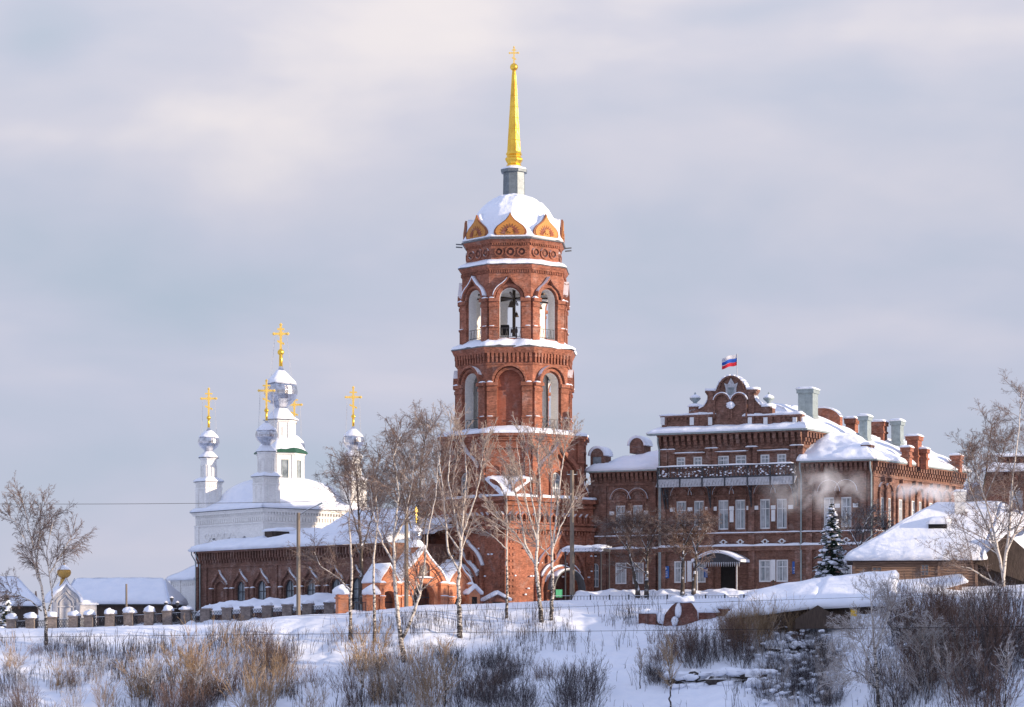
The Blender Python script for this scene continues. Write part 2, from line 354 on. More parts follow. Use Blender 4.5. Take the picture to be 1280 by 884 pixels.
# ------------------------------------------------------------------ terrain
def lerp_tab(x, tab):
    if x <= tab[0][0]: return tab[0][1]
    for (a, va), (b_, vb) in zip(tab, tab[1:]):
        if x <= b_:
            t_ = (x-a)/(b_-a); t_ = t_*t_*(3-2*t_); return va+(vb-va)*t_
    return tab[-1][1]
ZTOP = [(-80, 0.6), (-46, 0.95), (-30, 1.3), (-17, 2.3), (-6, 3.15), (8, 3.6), (26, 3.7), (45, 4.6), (80, 7)]
YEDG = [(-60, 228), (-20, 225.5), (-8, 223.5), (10, 224), (24, 219), (36, 208), (60, 200)]
def gz(x, y):
    zt = lerp_tab(x, ZTOP); ye = lerp_tab(x, YEDG); d = ye-y
    if d <= 0:
        z = zt+min(1.0, -d/40)*0.5
        amp = 0.12
    else:
        z = zt-0.30*(math.sqrt(d*d+9)-3)-0.012*d
        amp = min(1.0, 0.15+d/10)
        z += 0.35*min(1, d/8)*(vn(x*0.16, y*0.13, 1.0))
        # gully and mounds on the right
        z += -1.6*math.exp(-((x-23)/3.5)**2)*min(1, d/10) + 0.9*math.exp(-((x-31)/4)**2-((d-4)/6)**2)
        z += 0.8*math.exp(-((x-16)/4.0)**2-((d-17)/4)**2)
        z += 2.7*math.exp(-((x-24)/8)**2-((y-204.5)/4.2)**2)
    # added rise, unseen beyond the right of frame, shaped to shade the slope
    w = math.exp(-((x-88)/17)**2)*max(0, min(1, (187-y)/8))*max(0, min(1, (y-120)/15))
    if w > 0: z += w*(17-z)
    z += amp*(0.26*vn(x*0.5, y*0.45, 2.2)+0.16*vn(x*1.2, y*1.0, 5.2))+0.05*vn(x*2.6, y*2.2, 8.2)
    if y < 150: z = max(z, -24)
    if y < 100: z = max(z, -24+22.3*min(1, (100-y)/90))
    return max(z, -24.5)
def ground_at(px, py):
    k = (px-640)/F; s_ = (HY-py)/F; Y = 170.0
    while Y < 240:
        if gz(k*Y, Y) >= s_*Y: return Vector((k*Y, Y, gz(k*Y, Y)))
        Y += 0.15
    return Vector((k*232, 232, gz(k*232, 232)))
def axis(lo, hi, d0, d1, step, far):
    a = list(np.arange(d0, d1, step)); x = d1; s_ = step
    while x < hi: a.append(x); s_ *= 1.25; x += min(s_, far)
    a.append(hi); x = d0; s_ = step; l = []
    while True:
        s_ *= 1.25; x -= min(s_, far)
        if x <= lo: break
        l.append(x)
    return [lo]+l[::-1]+a
XS = axis(-1500, 1500, -46, 48, 0.34, 120); YS = axis(-200, 3500, 180, 236, 0.34, 120)
mb = MB(); mb.v = [(x, y, gz(x, y)) for y in YS for x in XS]; nx = len(XS)
mb.f = [[j*nx+i, j*nx+i+1, (j+1)*nx+i+1, (j+1)*nx+i] for j in range(len(YS)-1) for i in range(nx-1)]
mb.build('ground', MAT['snow'], smooth=True, kind='structure')

# ------------------------------------------------------------------ shared builders
def window(parent, M, x0, x1, z0, z1, y=0.12, kind='rect', cols=2, rows=(0.62,), fw=0.1, name='window', frame='white_paint', depth=0.1):
    f = MB(M); cx = (x0+x1)/2; hw = (x1-x0)/2
    zs = z1 if kind == 'rect' else z1-hw*0.95
    o = [(x0, z0)]+arch_pts(cx, zs, hw, kind, 10)+[(x1, z0)]
    i = [(x0+fw, z0+fw)]+arch_pts(cx, zs-(fw if kind == 'rect' else 0), hw-fw, kind, 10)+[(x1-fw, z0+fw)]
    f.band(i+[i[0]], o+[o[0]], y-depth, y)
    for c in range(1, cols): f.box(x0+(x1-x0)*c/cols-0.035, x0+(x1-x0)*c/cols+0.035, y-0.07, y, z0+fw, (z1 if kind != 'rect' else z1-fw)-0.02)
    for r_ in rows: f.box(x0+fw, x1-fw, y-0.065, y, z0+(z1-z0)*r_-0.04, z0+(z1-z0)*r_+0.04)
    w = f.build(name, MAT[frame], parent)
    if kind == 'rect' and x1-x0 > 0.6 and frame == 'white_paint':
        rc = random.Random(int(x0*31+z0*17)); c_ = MB(M); k_ = rc.random()
        a_ = rc.uniform(0.1, 0.38)*(x1-x0); b_ = rc.uniform(0.1, 0.38)*(x1-x0); top_ = z1-fw
        if k_ < 0.75: c_.box(x0+fw, x0+fw+a_, y+0.001, y+0.004, z0+fw, top_); c_.box(x1-fw-b_, x1-fw, y+0.001, y+0.004, z0+fw, top_)
        else: c_.box(x0+fw, x1-fw, y+0.001, y+0.004, z0+(z1-z0)*rc.uniform(0.35, 0.75), top_)
        c_.build('curtain', MAT['curtain'], w)
    p = MB(M); p.slab([(a_, b_) for a_, b_ in o], y+0.005, y+0.03); p.build('pane', MAT['glass'], w)
    return w
def cross(mb, cx, cy, z0, h, w=0.09, rays=True, yaw=0.0):
    m0 = mb.m; mb.m = m0 @ RZ(yaw, cx, cy, 0)
    mb.box(-w, w, -w*0.6, w*0.6, z0, z0+h)
    s_ = h
    mb.box(-0.26*s_, 0.26*s_, -w*0.58, w*0.58, z0+0.66*s_-w, z0+0.66*s_+w)
    mb.box(-0.13*s_, 0.13*s_, -w*0.57, w*0.57, z0+0.83*s_-w*.8, z0+0.83*s_+w*.8)
    q = 0.13*s_; e = 0.055*s_
    mb.slab([(-q, z0+0.34*s_+e-w), (q, z0+0.34*s_-e-w), (q, z0+0.34*s_-e+w), (-q, z0+0.34*s_+e+w)], -w*0.56, w*0.56)
    for px_, pz in ((-0.26*s_, 0.66), (0.26*s_, 0.66), (0, 1.0)):
        mb.lathe([(0.01, z0+pz*s_-w*1.7), (w*1.7, z0+pz*s_), (0.01, z0+pz*s_+w*1.7)], 6, px_, 0)
    if rays:
        for k in range(12):
            a = 2*math.pi*k/12+0.26; L = 0.17*s_
            c_ = (0, z0+0.66*s_); d = (math.cos(a), math.sin(a)); n_ = (-d[1], d[0]); ww = w*0.5
            mb.slab([(c_[0]+n_[0]*ww, c_[1]+n_[1]*ww), (c_[0]-n_[0]*ww, c_[1]-n_[1]*ww), (c_[0]+d[0]*L, c_[1]+d[1]*L)], -w*0.4, w*0.4)
    mb.m = m0
def onion(R_, z0, H): # bulb from neck up to the tip
    pr = [(0.36, 0), (0.40, 0.03), (0.62, 0.10), (0.86, 0.20), (0.98, 0.31), (1.0, 0.40), (0.95, 0.50), (0.82, 0.60), (0.62, 0.69), (0.42, 0.77), (0.26, 0.84), (0.15, 0.91), (0.08, 1.0)]
    return [(R_*r_, z0+H*h) for r_, h in pr]
def onion_snow(R_, z0, H):
    pr = [(0.90, 0.545), (0.86, 0.59), (0.80, 0.63), (0.64, 0.70), (0.43, 0.78), (0.26, 0.85), (0.10, 0.87)]
    return [(R_*r_*1.03, z0+H*(h+0.008)) for r_, h in pr]
def bar_snow(mb, x0, x1, y0, y1, z, th=0.12):
    mb.snow((x0, y0, z), (x1, y0, z), (x1, y1, z), (x0, y1, z), th=th, amp=th*0.5, nv=4, wid=min(0.25, (y1-y0)*0.5), over=0.05)
# ------------------------------------------------------------------ bell tower
TY = 250.0; TX = (642.5-640)/F*TY; TZ = 3.3; TA = -4.5
K = TY/F       # metres per photo pixel at the tower axis
def tz(py, d=0.0): return (HY-py)/F*(TY-d)-TZ     # height above base, for a point d nearer than the axis
tower = thing('bell_tower', 'tall red brick octagonal bell tower with a gilded spire and snow on its ledges', 'bell tower', (TX, TY, TZ), TA)
s8 = math.sin(math.pi/8); c8 = math.cos(math.pi/8)
SQ = 6.6                                           # half side of the square base
zb1 = tz(622, 7)
base = MB(); basem = MB()
# square base: four faces at 45+90k
DK = [SQ, 4.7, SQ, SQ]
for k in range(4):
    M = RZ(45+90*k) @ Matrix.Translation((0, -DK[k], 0))
    base.m = M; basem.m = M; XL, XR = -DK[k-1], DK[(k+1) % 4]
    if k == 0: ops = [(0.3, 1.75, 0.0, 1.75, 'round'), (4.9, 0.0001, 1, 1.1, 'rect')]
    else: ops = [(0.0, 1.5, 0.0, 1.6, 'round')]
    base.panel(XL, XR, -1.5, zb1, ops[:1], depth=0.9)
    # corner pilasters, plinth, bands
    for s_ in (-1, 1):
        x_ = (XR if s_ > 0 else XL)-s_*0.55; basem.box(x_-0.52, x_+0.52, -0.16, 0.02, -1.5, tz(664, 7))
        for q in range(12): 
            zq = 0.5+q*0.62
            if zq < tz(668, 7):
                for xx in (-0.22, 0.22): basem.box(x_+xx-0.12, x_+xx+0.12, -0.26, -0.15, zq, zq+0.22)
    for zz, hh, pr in ((tz(662, 7), 0.35, 0.34), (tz(655, 7), 0.2, 0.24), (tz(633, 7), 0.22, 0.2), (tz(627, 7), 0.38, 0.38)):
        basem.box(XL-pr, XR+pr, -pr, 0.0, zz, zz+hh)
    for q in range(17):                            # frieze of little keel niches
        xq = XL+0.5+q*0.76
        if xq > XR-0.4: continue
        basem.mold(xq, tz(646, 7), 0.2, 'keel', -0.3, 0.02, 0.13, 8, leg=0.55)
    for q in range(34):
        xq = XL+0.25+q*0.39
        if xq > XR-0.1: continue
        basem.box(xq-0.09, xq+0.09, -0.24, 0.0, tz(667.5, 7), tz(663, 7))
    # stepped portal with keel head
    cx = ops[0][0]
    basem.mold(cx, 1.75, 1.85, 'round', -0.5, 0.0, 0.30, 18, leg=2.6)
    basem.mold(cx, 1.85, 2.45, 'keel', -0.42, 0.0, 0.34, 22, leg=2.6)
    basem.mold(cx, 3.1, 2.9, 'keel', -0.32, 0.0, 0.30, 22, leg=1.0)
    for s_ in (-1, 1): basem.box(cx+s_*3.1-0.2, cx+s_*3.1+0.2, -0.3, 0.0, 0, 2.1); basem.mold(cx+s_*1.3, 4.9, 0.42, 'keel', -0.3, 0.0, 0.16, 10, leg=0.7)
for k in range(4):
    base.m = RZ(45+90*k) @ Matrix.Translation((0, -DK[k], 0)); XL, XR = -DK[k-1], DK[(k+1) % 4]
    for x_, s_ in ((XL, 1), (XR, -1)):             # quarter round gables rising from the corners
        n = 8; pr = [(x_+s_*(0.55+2.0*(1-math.cos(math.pi/2*i/n))), zb1+1.8*math.sin(math.pi/2*i/n)) for i in range(n+1)]
        base.slab([(x_+s_*2.55, zb1-0.05)]+pr, 0.02, 0.3)
base.m = Matrix.Identity(4)
base.build('base_wall', MAT['brick'], tower); basem.build('base_trim', MAT['brick'], tower)
# vault behind the portals
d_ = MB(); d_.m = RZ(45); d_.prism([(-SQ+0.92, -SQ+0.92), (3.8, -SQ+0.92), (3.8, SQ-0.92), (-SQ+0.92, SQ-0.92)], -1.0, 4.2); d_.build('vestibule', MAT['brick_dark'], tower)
# snow lying on the arch mouldings of the base
sm = MB()
for k in (0, 3):
    sm.m = RZ(45+90*k) @ Matrix.Translation((0, -SQ, 0)); cx = 0.3 if k == 0 else 0.0
    for zs, hw, seg in ((1.85, 2.80, (3, 8)), (1.85, 2.80, (14, 19)), (3.1, 3.2, (13, 21)), (3.1, 3.2, (2, 6)), (1.75, 2.16, (2, 17))):
        if k == 0 and zs == 3.1: continue
        kd = 'round' if hw == 2.16 else 'keel'
        a = arch_pts(cx, zs, hw, kd, 22)[seg[0]:seg[1]]; b_ = arch_pts(cx, zs, hw+0.16+0.1*(k == 3), kd, 22)[seg[0]:seg[1]]
        sm.band(a, b_, -0.3, -0.02)
    rnd = random.Random(5+k)
    for q in range(26):
        x_ = rnd.uniform(-5.8, 5.8); z_ = rnd.choice([1.1, 1.7, 2.3, 2.9, 3.5, 4.2, 5.0, 5.6]); sm.blob((x_, -0.2, z_), (0.16, 0.1, 0.08), q, 0.3, 4)
sm.build('snow_trim', MAT['snow'], tower, True)
# chamfered upper part of the base
D0, W0 = 6.95, 4.7; A1 = 2*D0*math.sqrt(0.5)
a_ = SQ-0.12
zc0, zc1 = zb1, tz(541, 7)
cf = MB(); cft = MB(); hwf = (a_*2-W0/math.sqrt(2)*2)/2
hwf = 3.35
R_ch = None
poly = []
for k in range(4):
    for s_ in (-1, 1):
        v = Matrix.Rotation(rad(45+90*k), 3, 'Z') @ Vector((s_*hwf, -a_, 0)); poly.append((v.x, v.y))
for k in range(4):
    M = RZ(45+90*k) @ Matrix.Translation((0, -a_, 0)); cf.m = M; cft.m = M
    cf.panel(-hwf, hwf, zc0-0.3, zc1, [(0, 0.62, zc0+0.25, zc0+2.0, 'round')], depth=0.4)
    cft.mold(0, zc0+1.9, 2.35, 'keel', -0.55, 0.0, 0.42, 22, leg=1.9)
    cft.mold(0, zc0+1.9, 1.9, 'keel', -0.3, 0.0, 0.25, 22, leg=1.9)
    cft.mold(0, zc0+2.0, 0.75, 'round', -0.2, 0.0, 0.24, 12, leg=1.75)
    for s_ in (-1, 1):
        cft.box(s_*2.95-0.38, s_*2.95+0.38, -0.22, 0, zc0-0.2, zc1-0.75)
        for zq in (zc0+0.8, zc0+2.2, zc0+3.6): cft.box(s_*2.95-0.48, s_*2.95+0.48, -0.34, 0, zq, zq+0.22)
    v0 = Vector(poly[2*k+1]); v1 = Vector(poly[(2*k+2) % 8]); w_ = (v1-v0).length
    ang = math.degrees(math.atan2(v1.y-v0.y, v1.x-v0.x)); mid = (v0+v1)/2
    M = Matrix.Translation((mid.x, mid.y, 0)) @ Matrix.Rotation(rad(ang), 4, 'Z'); cf.m = M; cft.m = M
    cf.panel(-w_/2, w_/2, zc0-0.3, zc1, [], 0.3)
    cft.box(-w_/2, w_/2, -0.2, 0, zc1-1.5, zc1-1.25)
    for s_ in (-1, 1): cft.box(s_*(w_/2-0.3)-0.28, s_*(w_/2-0.3)+0.28, -0.16, 0, zc0, zc1-0.7)
    for q in range(3): cft.mold(-1.25+q*1.25, zc1-3.6, 0.42, 'round', -0.1, 0.0, 0.13, 10, leg=1.6)
    # half round roof over the corner of the square
    sn = MB(M); cor = SQ*math.sqrt(2)-math.hypot(mid.x, mid.y)-0.25
    if k == 0: cor *= 0.45
    sn.snow((-0.5, -cor+0.1, zc0+0.05), (0.5, -cor+0.1, zc0+0.05), (2.4, -0.02, zc0+1.85), (-2.4, -0.02, zc0+1.85), th=0.38, amp=0.2, fall=(1, 1, 0, 1), over=0.05)
    sn.build('snow_cover', MAT['snow'], tower, True)
    window(tower, RZ(45+90*k) @ Matrix.Translation((0, -a_, 0)), -0.62, 0.62, zc0+0.25, zc0+2.55, y=0.3, kind='round', rows=(0.35, 0.7))
def scaled(poly_, e): return [(x*e, y*e) for x, y in poly_]
cft.m = Matrix.Identity(4)
for e, z0_, z1_ in ((1.025, zc1-0.75, zc1-0.55), (1.04, zc1-0.55, zc1-0.3), (1.07, zc1-0.3, zc1-0.05)): cft.prism(scaled(poly, e), z0_, z1_)
cf.build('octagon_wall', MAT['brick'], tower); cft.build('octagon_trim', MAT['brick'], tower)
sn = MB()
def snow_poly(mb, po, pi, zo, zi, th=0.28, seed=0, sub=10):
    loops = []
    for (pl, z, am) in ((po, zo, 0), (po, zo+th*0.75, 1), (scaled(po, 0.985), zo+th, 1), (pi, zi, 1)):
        l = []
        for k in range(len(pl)):
            p, q = pl[k], pl[(k+1) % len(pl)]
            for i in range(sub):
                t_ = i/sub; x = p[0]*(1-t_)+q[0]*t_; y = p[1]*(1-t_)+q[1]*t_
                l.append((x*(1+0.006*vn(x, y, seed)), y*(1+0.006*vn(x, y, seed)), z+am*0.16*vn(x*0.8+seed, y*0.8, 0)))
        loops.append(l)
    mb.loft(loops, caps=False)
snow_poly(sn, scaled(poly, 1.075), scaled(poly, 0.80), zc1-0.03, zc1+0.75)
# ledge over the square base: only the strip in front of the octagon
sqp = [tuple((Matrix.Rotation(rad(45), 3, 'Z') @ Vector((x, y, 0))).xy) for x, y in ((-SQ, -SQ), (4.7, -SQ), (4.7, SQ), (-SQ, SQ))]
snow_poly(sn, scaled(sqp, 1.045), scaled(sqp, 0.9), zb1+0.03, zb1+0.30, 0.25, 7, 18)
sn.build('snow_ledge', MAT['snow'], tower, True)
# --- octagonal tiers
def tier(R_, z0_, z1_, ow, sill, spring, closed, kd, th):
    wl = MB(); ln = MB(); tr = MB(); sn_ = MB()
    w_ = 2*R_*s8; ap = R_*c8
    for k in range(8):
        M = RZ(45*k) @ Matrix.Translation((0, -ap, 0)); wl.m = M; ln.m = M; tr.m = M; sn_.m = M
        blind = closed and k % 2 == 0
        if blind:
            wl.panel(-w_/2, w_/2, z0_, z1_, [(0, ow*1.15, sill-0.15, spring, 'round')], 0.28)
            bl = MB(M); bl.slab([(-ow*1.15, sill-0.15)]+arch_pts(0, spring, ow*1.15, 'round')+[(ow*1.15, sill-0.15)], 0.25, 0.3); bl.build('blind_arch', MAT['brick_smooth'], tower)
        else:
            wl.panel(-w_/2, w_/2, z0_, z1_, [(0, ow, sill, spring, 'round')], th, True, ln)
        # imposts, archivolts
        zi = spring-0.1
        for s_ in (-1, 1):
            tr.box(min(s_*ow*1.05, s_*w_/2*0.99), max(s_*ow*1.05, s_*w_/2*0.99), -0.46, 0.0, zi-0.22, zi+0.12)
            tr.box(min(s_*ow*1.12, s_*w_/2*0.99), max(s_*ow*1.12, s_*w_/2*0.99), -0.34, 0.0, zi-0.75, zi-0.45)
            tr.box(min(s_*ow*1.15, s_*w_/2*0.985), max(s_*ow*1.15, s_*w_/2*0.985), -0.26, 0.0, z0_, zi-0.2)
            tr.box(min(s_*ow*1.1, s_*w_/2*0.99), max(s_*ow*1.1, s_*w_/2*0.99), -0.36, 0.0, sill+1.0, sill+1.15)
            x0, x1 = sorted((s_*ow*1.5, s_*w_/2*0.97))
            bar_snow(sn_, x0, x1, -0.48, 0.0, zi+0.12, 0.14); bar_snow(sn_, x0, x1, -0.38, 0.0, sill+1.15, 0.07)
        big = ow*1.42
        tr.mold(0, zi+0.15, big, kd, -0.5, 0.0, 0.2, 20)
        tr.mold(0, zi+0.15, ow*1.08, 'round', -0.26, 0.0, 0.25, 16)
        rng = (2, 9) if kd == 'keel' else (3, 8)
        if k in (7, 0, 3, 5) and kd == 'keel':
            a = arch_pts(0, zi+0.15, big+0.19, kd, 20)[1:10]; b_ = arch_pts(0, zi+0.15, big+0.27, kd, 20)[1:10]
            if k == 7: a = arch_pts(0, zi+0.15, big+0.19, kd, 20)[1:20]; b_ = arch_pts(0, zi+0.15, big+0.30, kd, 20)[1:20]
            sn_.band(a, b_, -0.5, -0.0)
    wl.build('tier_wall', MAT['brick'], tower); ln.build('inner_lining', MAT['plaster'], tower); tr.build('tier_trim', MAT['brick'], tower); sn_.build('snow_trim', MAT['snow'], tower, True)
# tier with blind arches
R3 = 5.90; z30, z31 = zc1-0.2, tz(434, 5.6)
tier(R3, z30, z31, 1.08, tz(535, 5.6), tz(478, 5.6), True, 'round', 1.1)
core = MB(); core.ngon([(R3-2.3, z30), (R3-2.3, z31)], 8); core.build('inner_core', MAT['plaster'], tower)
tr = MB()
w_ = 2*R3*s8; ap = R3*c8
for k in range(8):
    tr.m = RZ(45*k) @ Matrix.Translation((0, -ap, 0))
    for q in range(11):
        xq = -w_/2+0.2+q*(w_-0.4)/10
        tr.box(xq-0.09, xq+0.09, -0.26, 0, tz(453, 5.6), tz(441, 5.6)); tr.box(xq-0.13, xq+0.13, -0.3, 0, tz(446, 5.6), tz(441, 5.6))
tr.m = Matrix.Identity(4)
tr.ngon([(R3+0.1, tz(455.5, 5.6)), (R3+0.16, tz(453, 5.6))], 8)
tr.ngon([(R3+0.33, tz(441, 5.6)), (R3+0.45, tz(438.5, 5.6)), (R3+0.5, tz(437, 5.6)), (R3+0.62, tz(434, 5.6))], 8)
tr.build('corbel_cornice', MAT['brick'], tower)
e_ = MB(); e_.ngon([(R3+0.66, tz(434, 5.6)), (R3+0.70, tz(433, 5.6)), (R3+0.55, tz(432, 5.6))], 8); e_.build('eave_sheet', MAT['roof_metal'], tower)
sn = MB(); z_ = tz(433, 5.6)
sn.snowring([(R3+0.64, z_), (R3+0.66, z_+0.14), (R3+0.45, z_+0.34), (R3-0.1, z_+0.62), (R3-0.45, z_+0.85), (R3-0.9, z_+0.8)], 8, amp=0.22, seed=2)
sn.build('snow_ledge', MAT['snow'], tower, True)
# belfry tier
R4 = 5.42; z40, z41 = z31, tz(330, 5.2)
tier(R4, z40, z41, 1.02, tz(422, 5.2), tz(372.5, 5.2), False, 'keel', 1.0)
fl = MB(); fl.ngon([(R4-0.5, z40), (R4-0.5, tz(422.5, 5.2))], 8); fl.build('belfry_floor', MAT['plaster'], tower)
ce = MB(); ce.ngon([(R4-0.6, tz(352, 5)), (R4-0.6, tz(345, 5))], 8); ce.build('belfry_ceiling', MAT['plaster'], tower)
tr = MB(); w_ = 2*R4*s8; ap = R4*c8
for k in range(8):
    tr.m = RZ(45*k) @ Matrix.Translation((0, -ap, 0))
    for q in range(18):
        xq = -w_/2+0.15+q*(w_-0.3)/17; tr.box(xq-0.055, xq+0.055, -0.14, 0, tz(340.5, 5.2), tz(337, 5.2))
    tr.box(-w_/2, w_/2, -0.09, 0.0, tz(336.5, 5.2), tz(334.5, 5.2))
tr.m = Matrix.Identity(4)
tr.ngon([(R4+0.12, tz(335, 5.2)), (R4+0.25, tz(333, 5.2)), (R4+0.36, tz(330.6, 5.2))], 8); tr.build('cornice', MAT['brick'], tower)
e_ = MB(); e_.ngon([(R4+0.42, tz(330.6, 5.2)), (R4+0.46, tz(329.8, 5.2)), (R4+0.3, tz(329, 5.2))], 8); e_.build('eave_sheet', MAT['roof_metal'], tower)
sn = MB(); z_ = tz(329.6, 5.2)
sn.snowring([(R4+0.42, z_), (R4+0.42, z_+0.10), (R4+0.2, z_+0.3), (R4-0.5, z_+0.62), (R4-0.9, z_+0.6)], 8, amp=0.10, seed=5); sn.build('snow_ledge', MAT['snow'], tower, True)
for k in range(8):   # iron railings in the belfry arches and the arches below
    for R_, zf, ow, kk in ((R4, tz(422, 5.2), 1.02, 1), (R3, tz(535, 5.6), 1.08, k % 2)):
        if not kk: continue
        r_ = MB(RZ(45*k) @ Matrix.Translation((0, -R_*c8+0.12, 0)))
        for zz in (0.12, 0.95): r_.box(-ow, ow, -0.03, 0.03, zf+zz, zf+zz+0.05)
        for q in range(9): r_.tube([(-ow+0.1+q*(2*ow-0.2)/8, 0, zf+0.1), (-ow+0.1+q*(2*ow-0.2)/8+0.12*(-1)**q, 0, zf+0.95)], 0.022, 4)
        r_.build('railing', MAT['iron'], tower)
bm_ = MB()
for k in range(4): bm_.m = RZ(45*k); bm_.box(-4.6, 4.6, -0.1, 0.1, tz(366, 5), tz(364, 5))
bm_.m = Matrix.Identity(4); bm_.box(-0.15, 0.15, -0.15, 0.15, tz(421, 0), tz(352, 5)); bm_.build('bell_beam', MAT['bronze'], tower)
# bells: things of their own, hanging from the beams
def bell(ang, rr, R_, zt_py, label, x=None):
    M = Matrix.Rotation(rad(TA+ang), 3, 'Z') @ Vector((0, -rr, 0))
    z = (HY-zt_py)/F*(TY-5)
    t_ = thing('bell', label, 'bell', (TX+M.x, TY+M.y, z-R_*2.1), 0, 'bells hanging in the belfry')
    b2 = MB(); b2.lathe([(R_, 0), (R_*0.98, 0.1*R_), (R_*0.72, 0.6*R_), (R_*0.58, 1.1*R_), (R_*0.5, 1.45*R_), (R_*0.3, 1.68*R_), (0.05, 1.72*R_)], 20); b2.build('bell_body', MAT['bronze'], t_, True)
    b2 = MB(); b2.tube([(0, 0, 1.65*R_), (0, 0, 2.35*R_)], R_*0.1, 6); b2.build('hanger', MAT['bronze'], t_)
    b2 = MB(); b2.tube([(0, 0, 1.2*R_), (0, 0, -0.1*R_)], [R_*0.05, R_*0.12], 6); b2.build('clapper', MAT['bronze'], t_)
bell(-45, 3.7, 0.36, 374, 'dark bronze bell in the left open arch of the belfry')
bell(0, 3.3, 0.34, 372, 'bronze bell hanging high in the front arch of the belfry')
bell(45, 3.9, 0.30, 375, 'small bronze bell hanging in the right belfry arch')
bell(40, 2.6, 0.42, 388, 'lower and larger bronze bell inside the right belfry arch')
bell(12, 1.8, 0.26, 384, 'tiny bronze bell low inside the front belfry arch')
q_ = Matrix.Rotation(rad(TA-9), 3, 'Z') @ Vector((0, -3.6, 0))
t_ = thing('ringing_platform', 'dark wooden bell ringing platform box behind the front belfry railing', 'platform', (TX+q_.x, TY+q_.y, tz(422.5, 5.2)+TZ+0.0), TA)
b2 = MB(); b2.box(-0.75, 0.35, -0.35, 0.4, 0.5, 1.45); b2.build('box', MAT['dark'], t_)
b2 = MB()
for x_ in (-0.65, 0.25, 1.05): b2.tube([(x_, 0, 0.02), (x_+0.05, 0, 1.3)], 0.07, 5)
b2.box(0.5, 1.2, -0.1, 0.1, 0.7, 1.05); b2.build('support', MAT['board_dark'], t_)
# drum with rosettes
R5 = 4.92; z50, z51 = z41, tz(299, 4.7)
tr = MB(); tr.ngon([(R5, z50), (R5, z51)], 8); w_ = 2*R5*s8; ap = R5*c8
ro = MB()
for k in range(8):
    M = RZ(45*k) @ Matrix.Translation((0, -ap, 0)); tr.m = M; ro.m = M
    for q in range(3):
        xq = (q-1)*1.12; zc = tz(314.5, 4.7); rr = 0.40 if q == 1 else 0.34
        pts_i = [(xq+rr*math.cos(2*math.pi*i/16), zc+rr*math.sin(2*math.pi*i/16)) for i in range(17)]
        pts_o = [(xq+(rr+.12)*math.cos(2*math.pi*i/16), zc+(rr+.12)*math.sin(2*math.pi*i/16)) for i in range(17)]
        tr.band(pts_i, pts_o, -0.16, 0.0)
        ro.slab(pts_i[:-1], -0.03, 0.01)
        tr.slab([(xq+rr*0.45*math.cos(2*math.pi*i/8), zc+rr*0.45*math.sin(2*math.pi*i/8)) for i in range(8)], -0.1, 0)
    for q in range(16):
        xq = -w_/2+0.15+q*(w_-0.3)/15; tr.box(xq-0.06, xq+0.06, -0.14, 0, tz(306, 4.7), tz(303.4, 4.7))
    tr.box(-w_/2, w_/2, -0.1, 0, tz(324, 4.7), tz(322.5, 4.7))
tr.m = Matrix.Identity(4); tr.ngon([(R5+0.14, tz(303.4, 4.7)), (R5+0.2, tz(302, 4.7)), (R5+0.42, tz(299, 4.7))], 8)
tr.build('drum_wall', MAT['brick'], tower); ro.build('rosette', MAT['brick_dark'], tower)
e_ = MB(); e_.ngon([(R5+0.55, tz(299, 4.7)), (R5+0.6, tz(297.8, 4.7)), (R5+0.3, tz(297, 4.7))], 8)
for k in (2, 6):
    e_.m = RZ(45*k)
    for zz in (0.0, -0.28): e_.tube([(1.6, -R5-0.1, tz(299, 4.7)+zz), (1.6, -R5-0.75, tz(299, 4.7)+zz+0.05)], 0.07, 5)
e_.build('eave_sheet', MAT['roof_metal'], tower)
# kokoshnik gables and snow dome
zk = tz(295, 4.8); RK = 5.1; apk = RK*c8; hk = 1.62; HK = 1.72
for k in range(8):
    M = RZ(45*k) @ Matrix.Translation((0, -apk, 0))
    def kp(sc, dz=0): return [(x*sc, zk+dz+z*sc) for x, z in [(-1.45, 0), (-1.62, 0.32), (-1.58, 0.62), (-1.30, 1.0), (-0.85, 1.32), (-0.45, 1.62), (-0.16, 2.0), (0, 2.34), (0.16, 2.0), (0.45, 1.62), (0.85, 1.32), (1.30, 1.0), (1.58, 0.62), (1.62, 0.32), (1.45, 0)]]
    bo = MB(M); bo.slab(kp(1.0), -0.2, 0.0); gb = bo.build('gilded_gable', MAT['gold_dark'], tower)
    bo = MB(M); bo.slab(kp(0.89, 0.1), -0.26, -0.19); bo.build('gilded_panel', MAT['gold_paint'], gb)
    bo = MB(M)
    for q in range(11):
        a = math.pi*(q+0.5)/11; c_, s_ = math.cos(a), math.sin(a); L = 1.05; o_ = (0, zk+0.22)
        bo.slab([(o_[0]+0.45*c_-0.13*s_, o_[1]+0.45*s_*0.9+0.13*c_), (o_[0]+0.45*c_+0.13*s_, o_[1]+0.45*s_*0.9-0.13*c_), (o_[0]+L*c_, o_[1]+L*s_*0.95)], -0.30, -0.25)
    bo.band([(0.62*math.cos(math.pi*i/12), zk+0.2+0.55*math.sin(math.pi*i/12)) for i in range(13)], [(0.86*math.cos(math.pi*i/12), zk+0.2+0.76*math.sin(math.pi*i/12)) for i in range(13)], -0.29, -0.25)
    bo.build('sunburst', MAT['brick_smooth'], gb)
    bo = MB(M); bo.slab([((0.36 if i % 2 else 0.2)*math.cos(math.pi*2*i/16), zk+0.58+(0.36 if i % 2 else 0.2)*math.sin(math.pi*2*i/16)) for i in range(16)], -0.34, -0.29); bo.build('star', MAT['gold_paint'], gb)
sn = MB(); NT, NR = 144, 30; rows = []
zd0 = zk+0.35; DH = tz(243, 0)-zd0; DR = 4.45
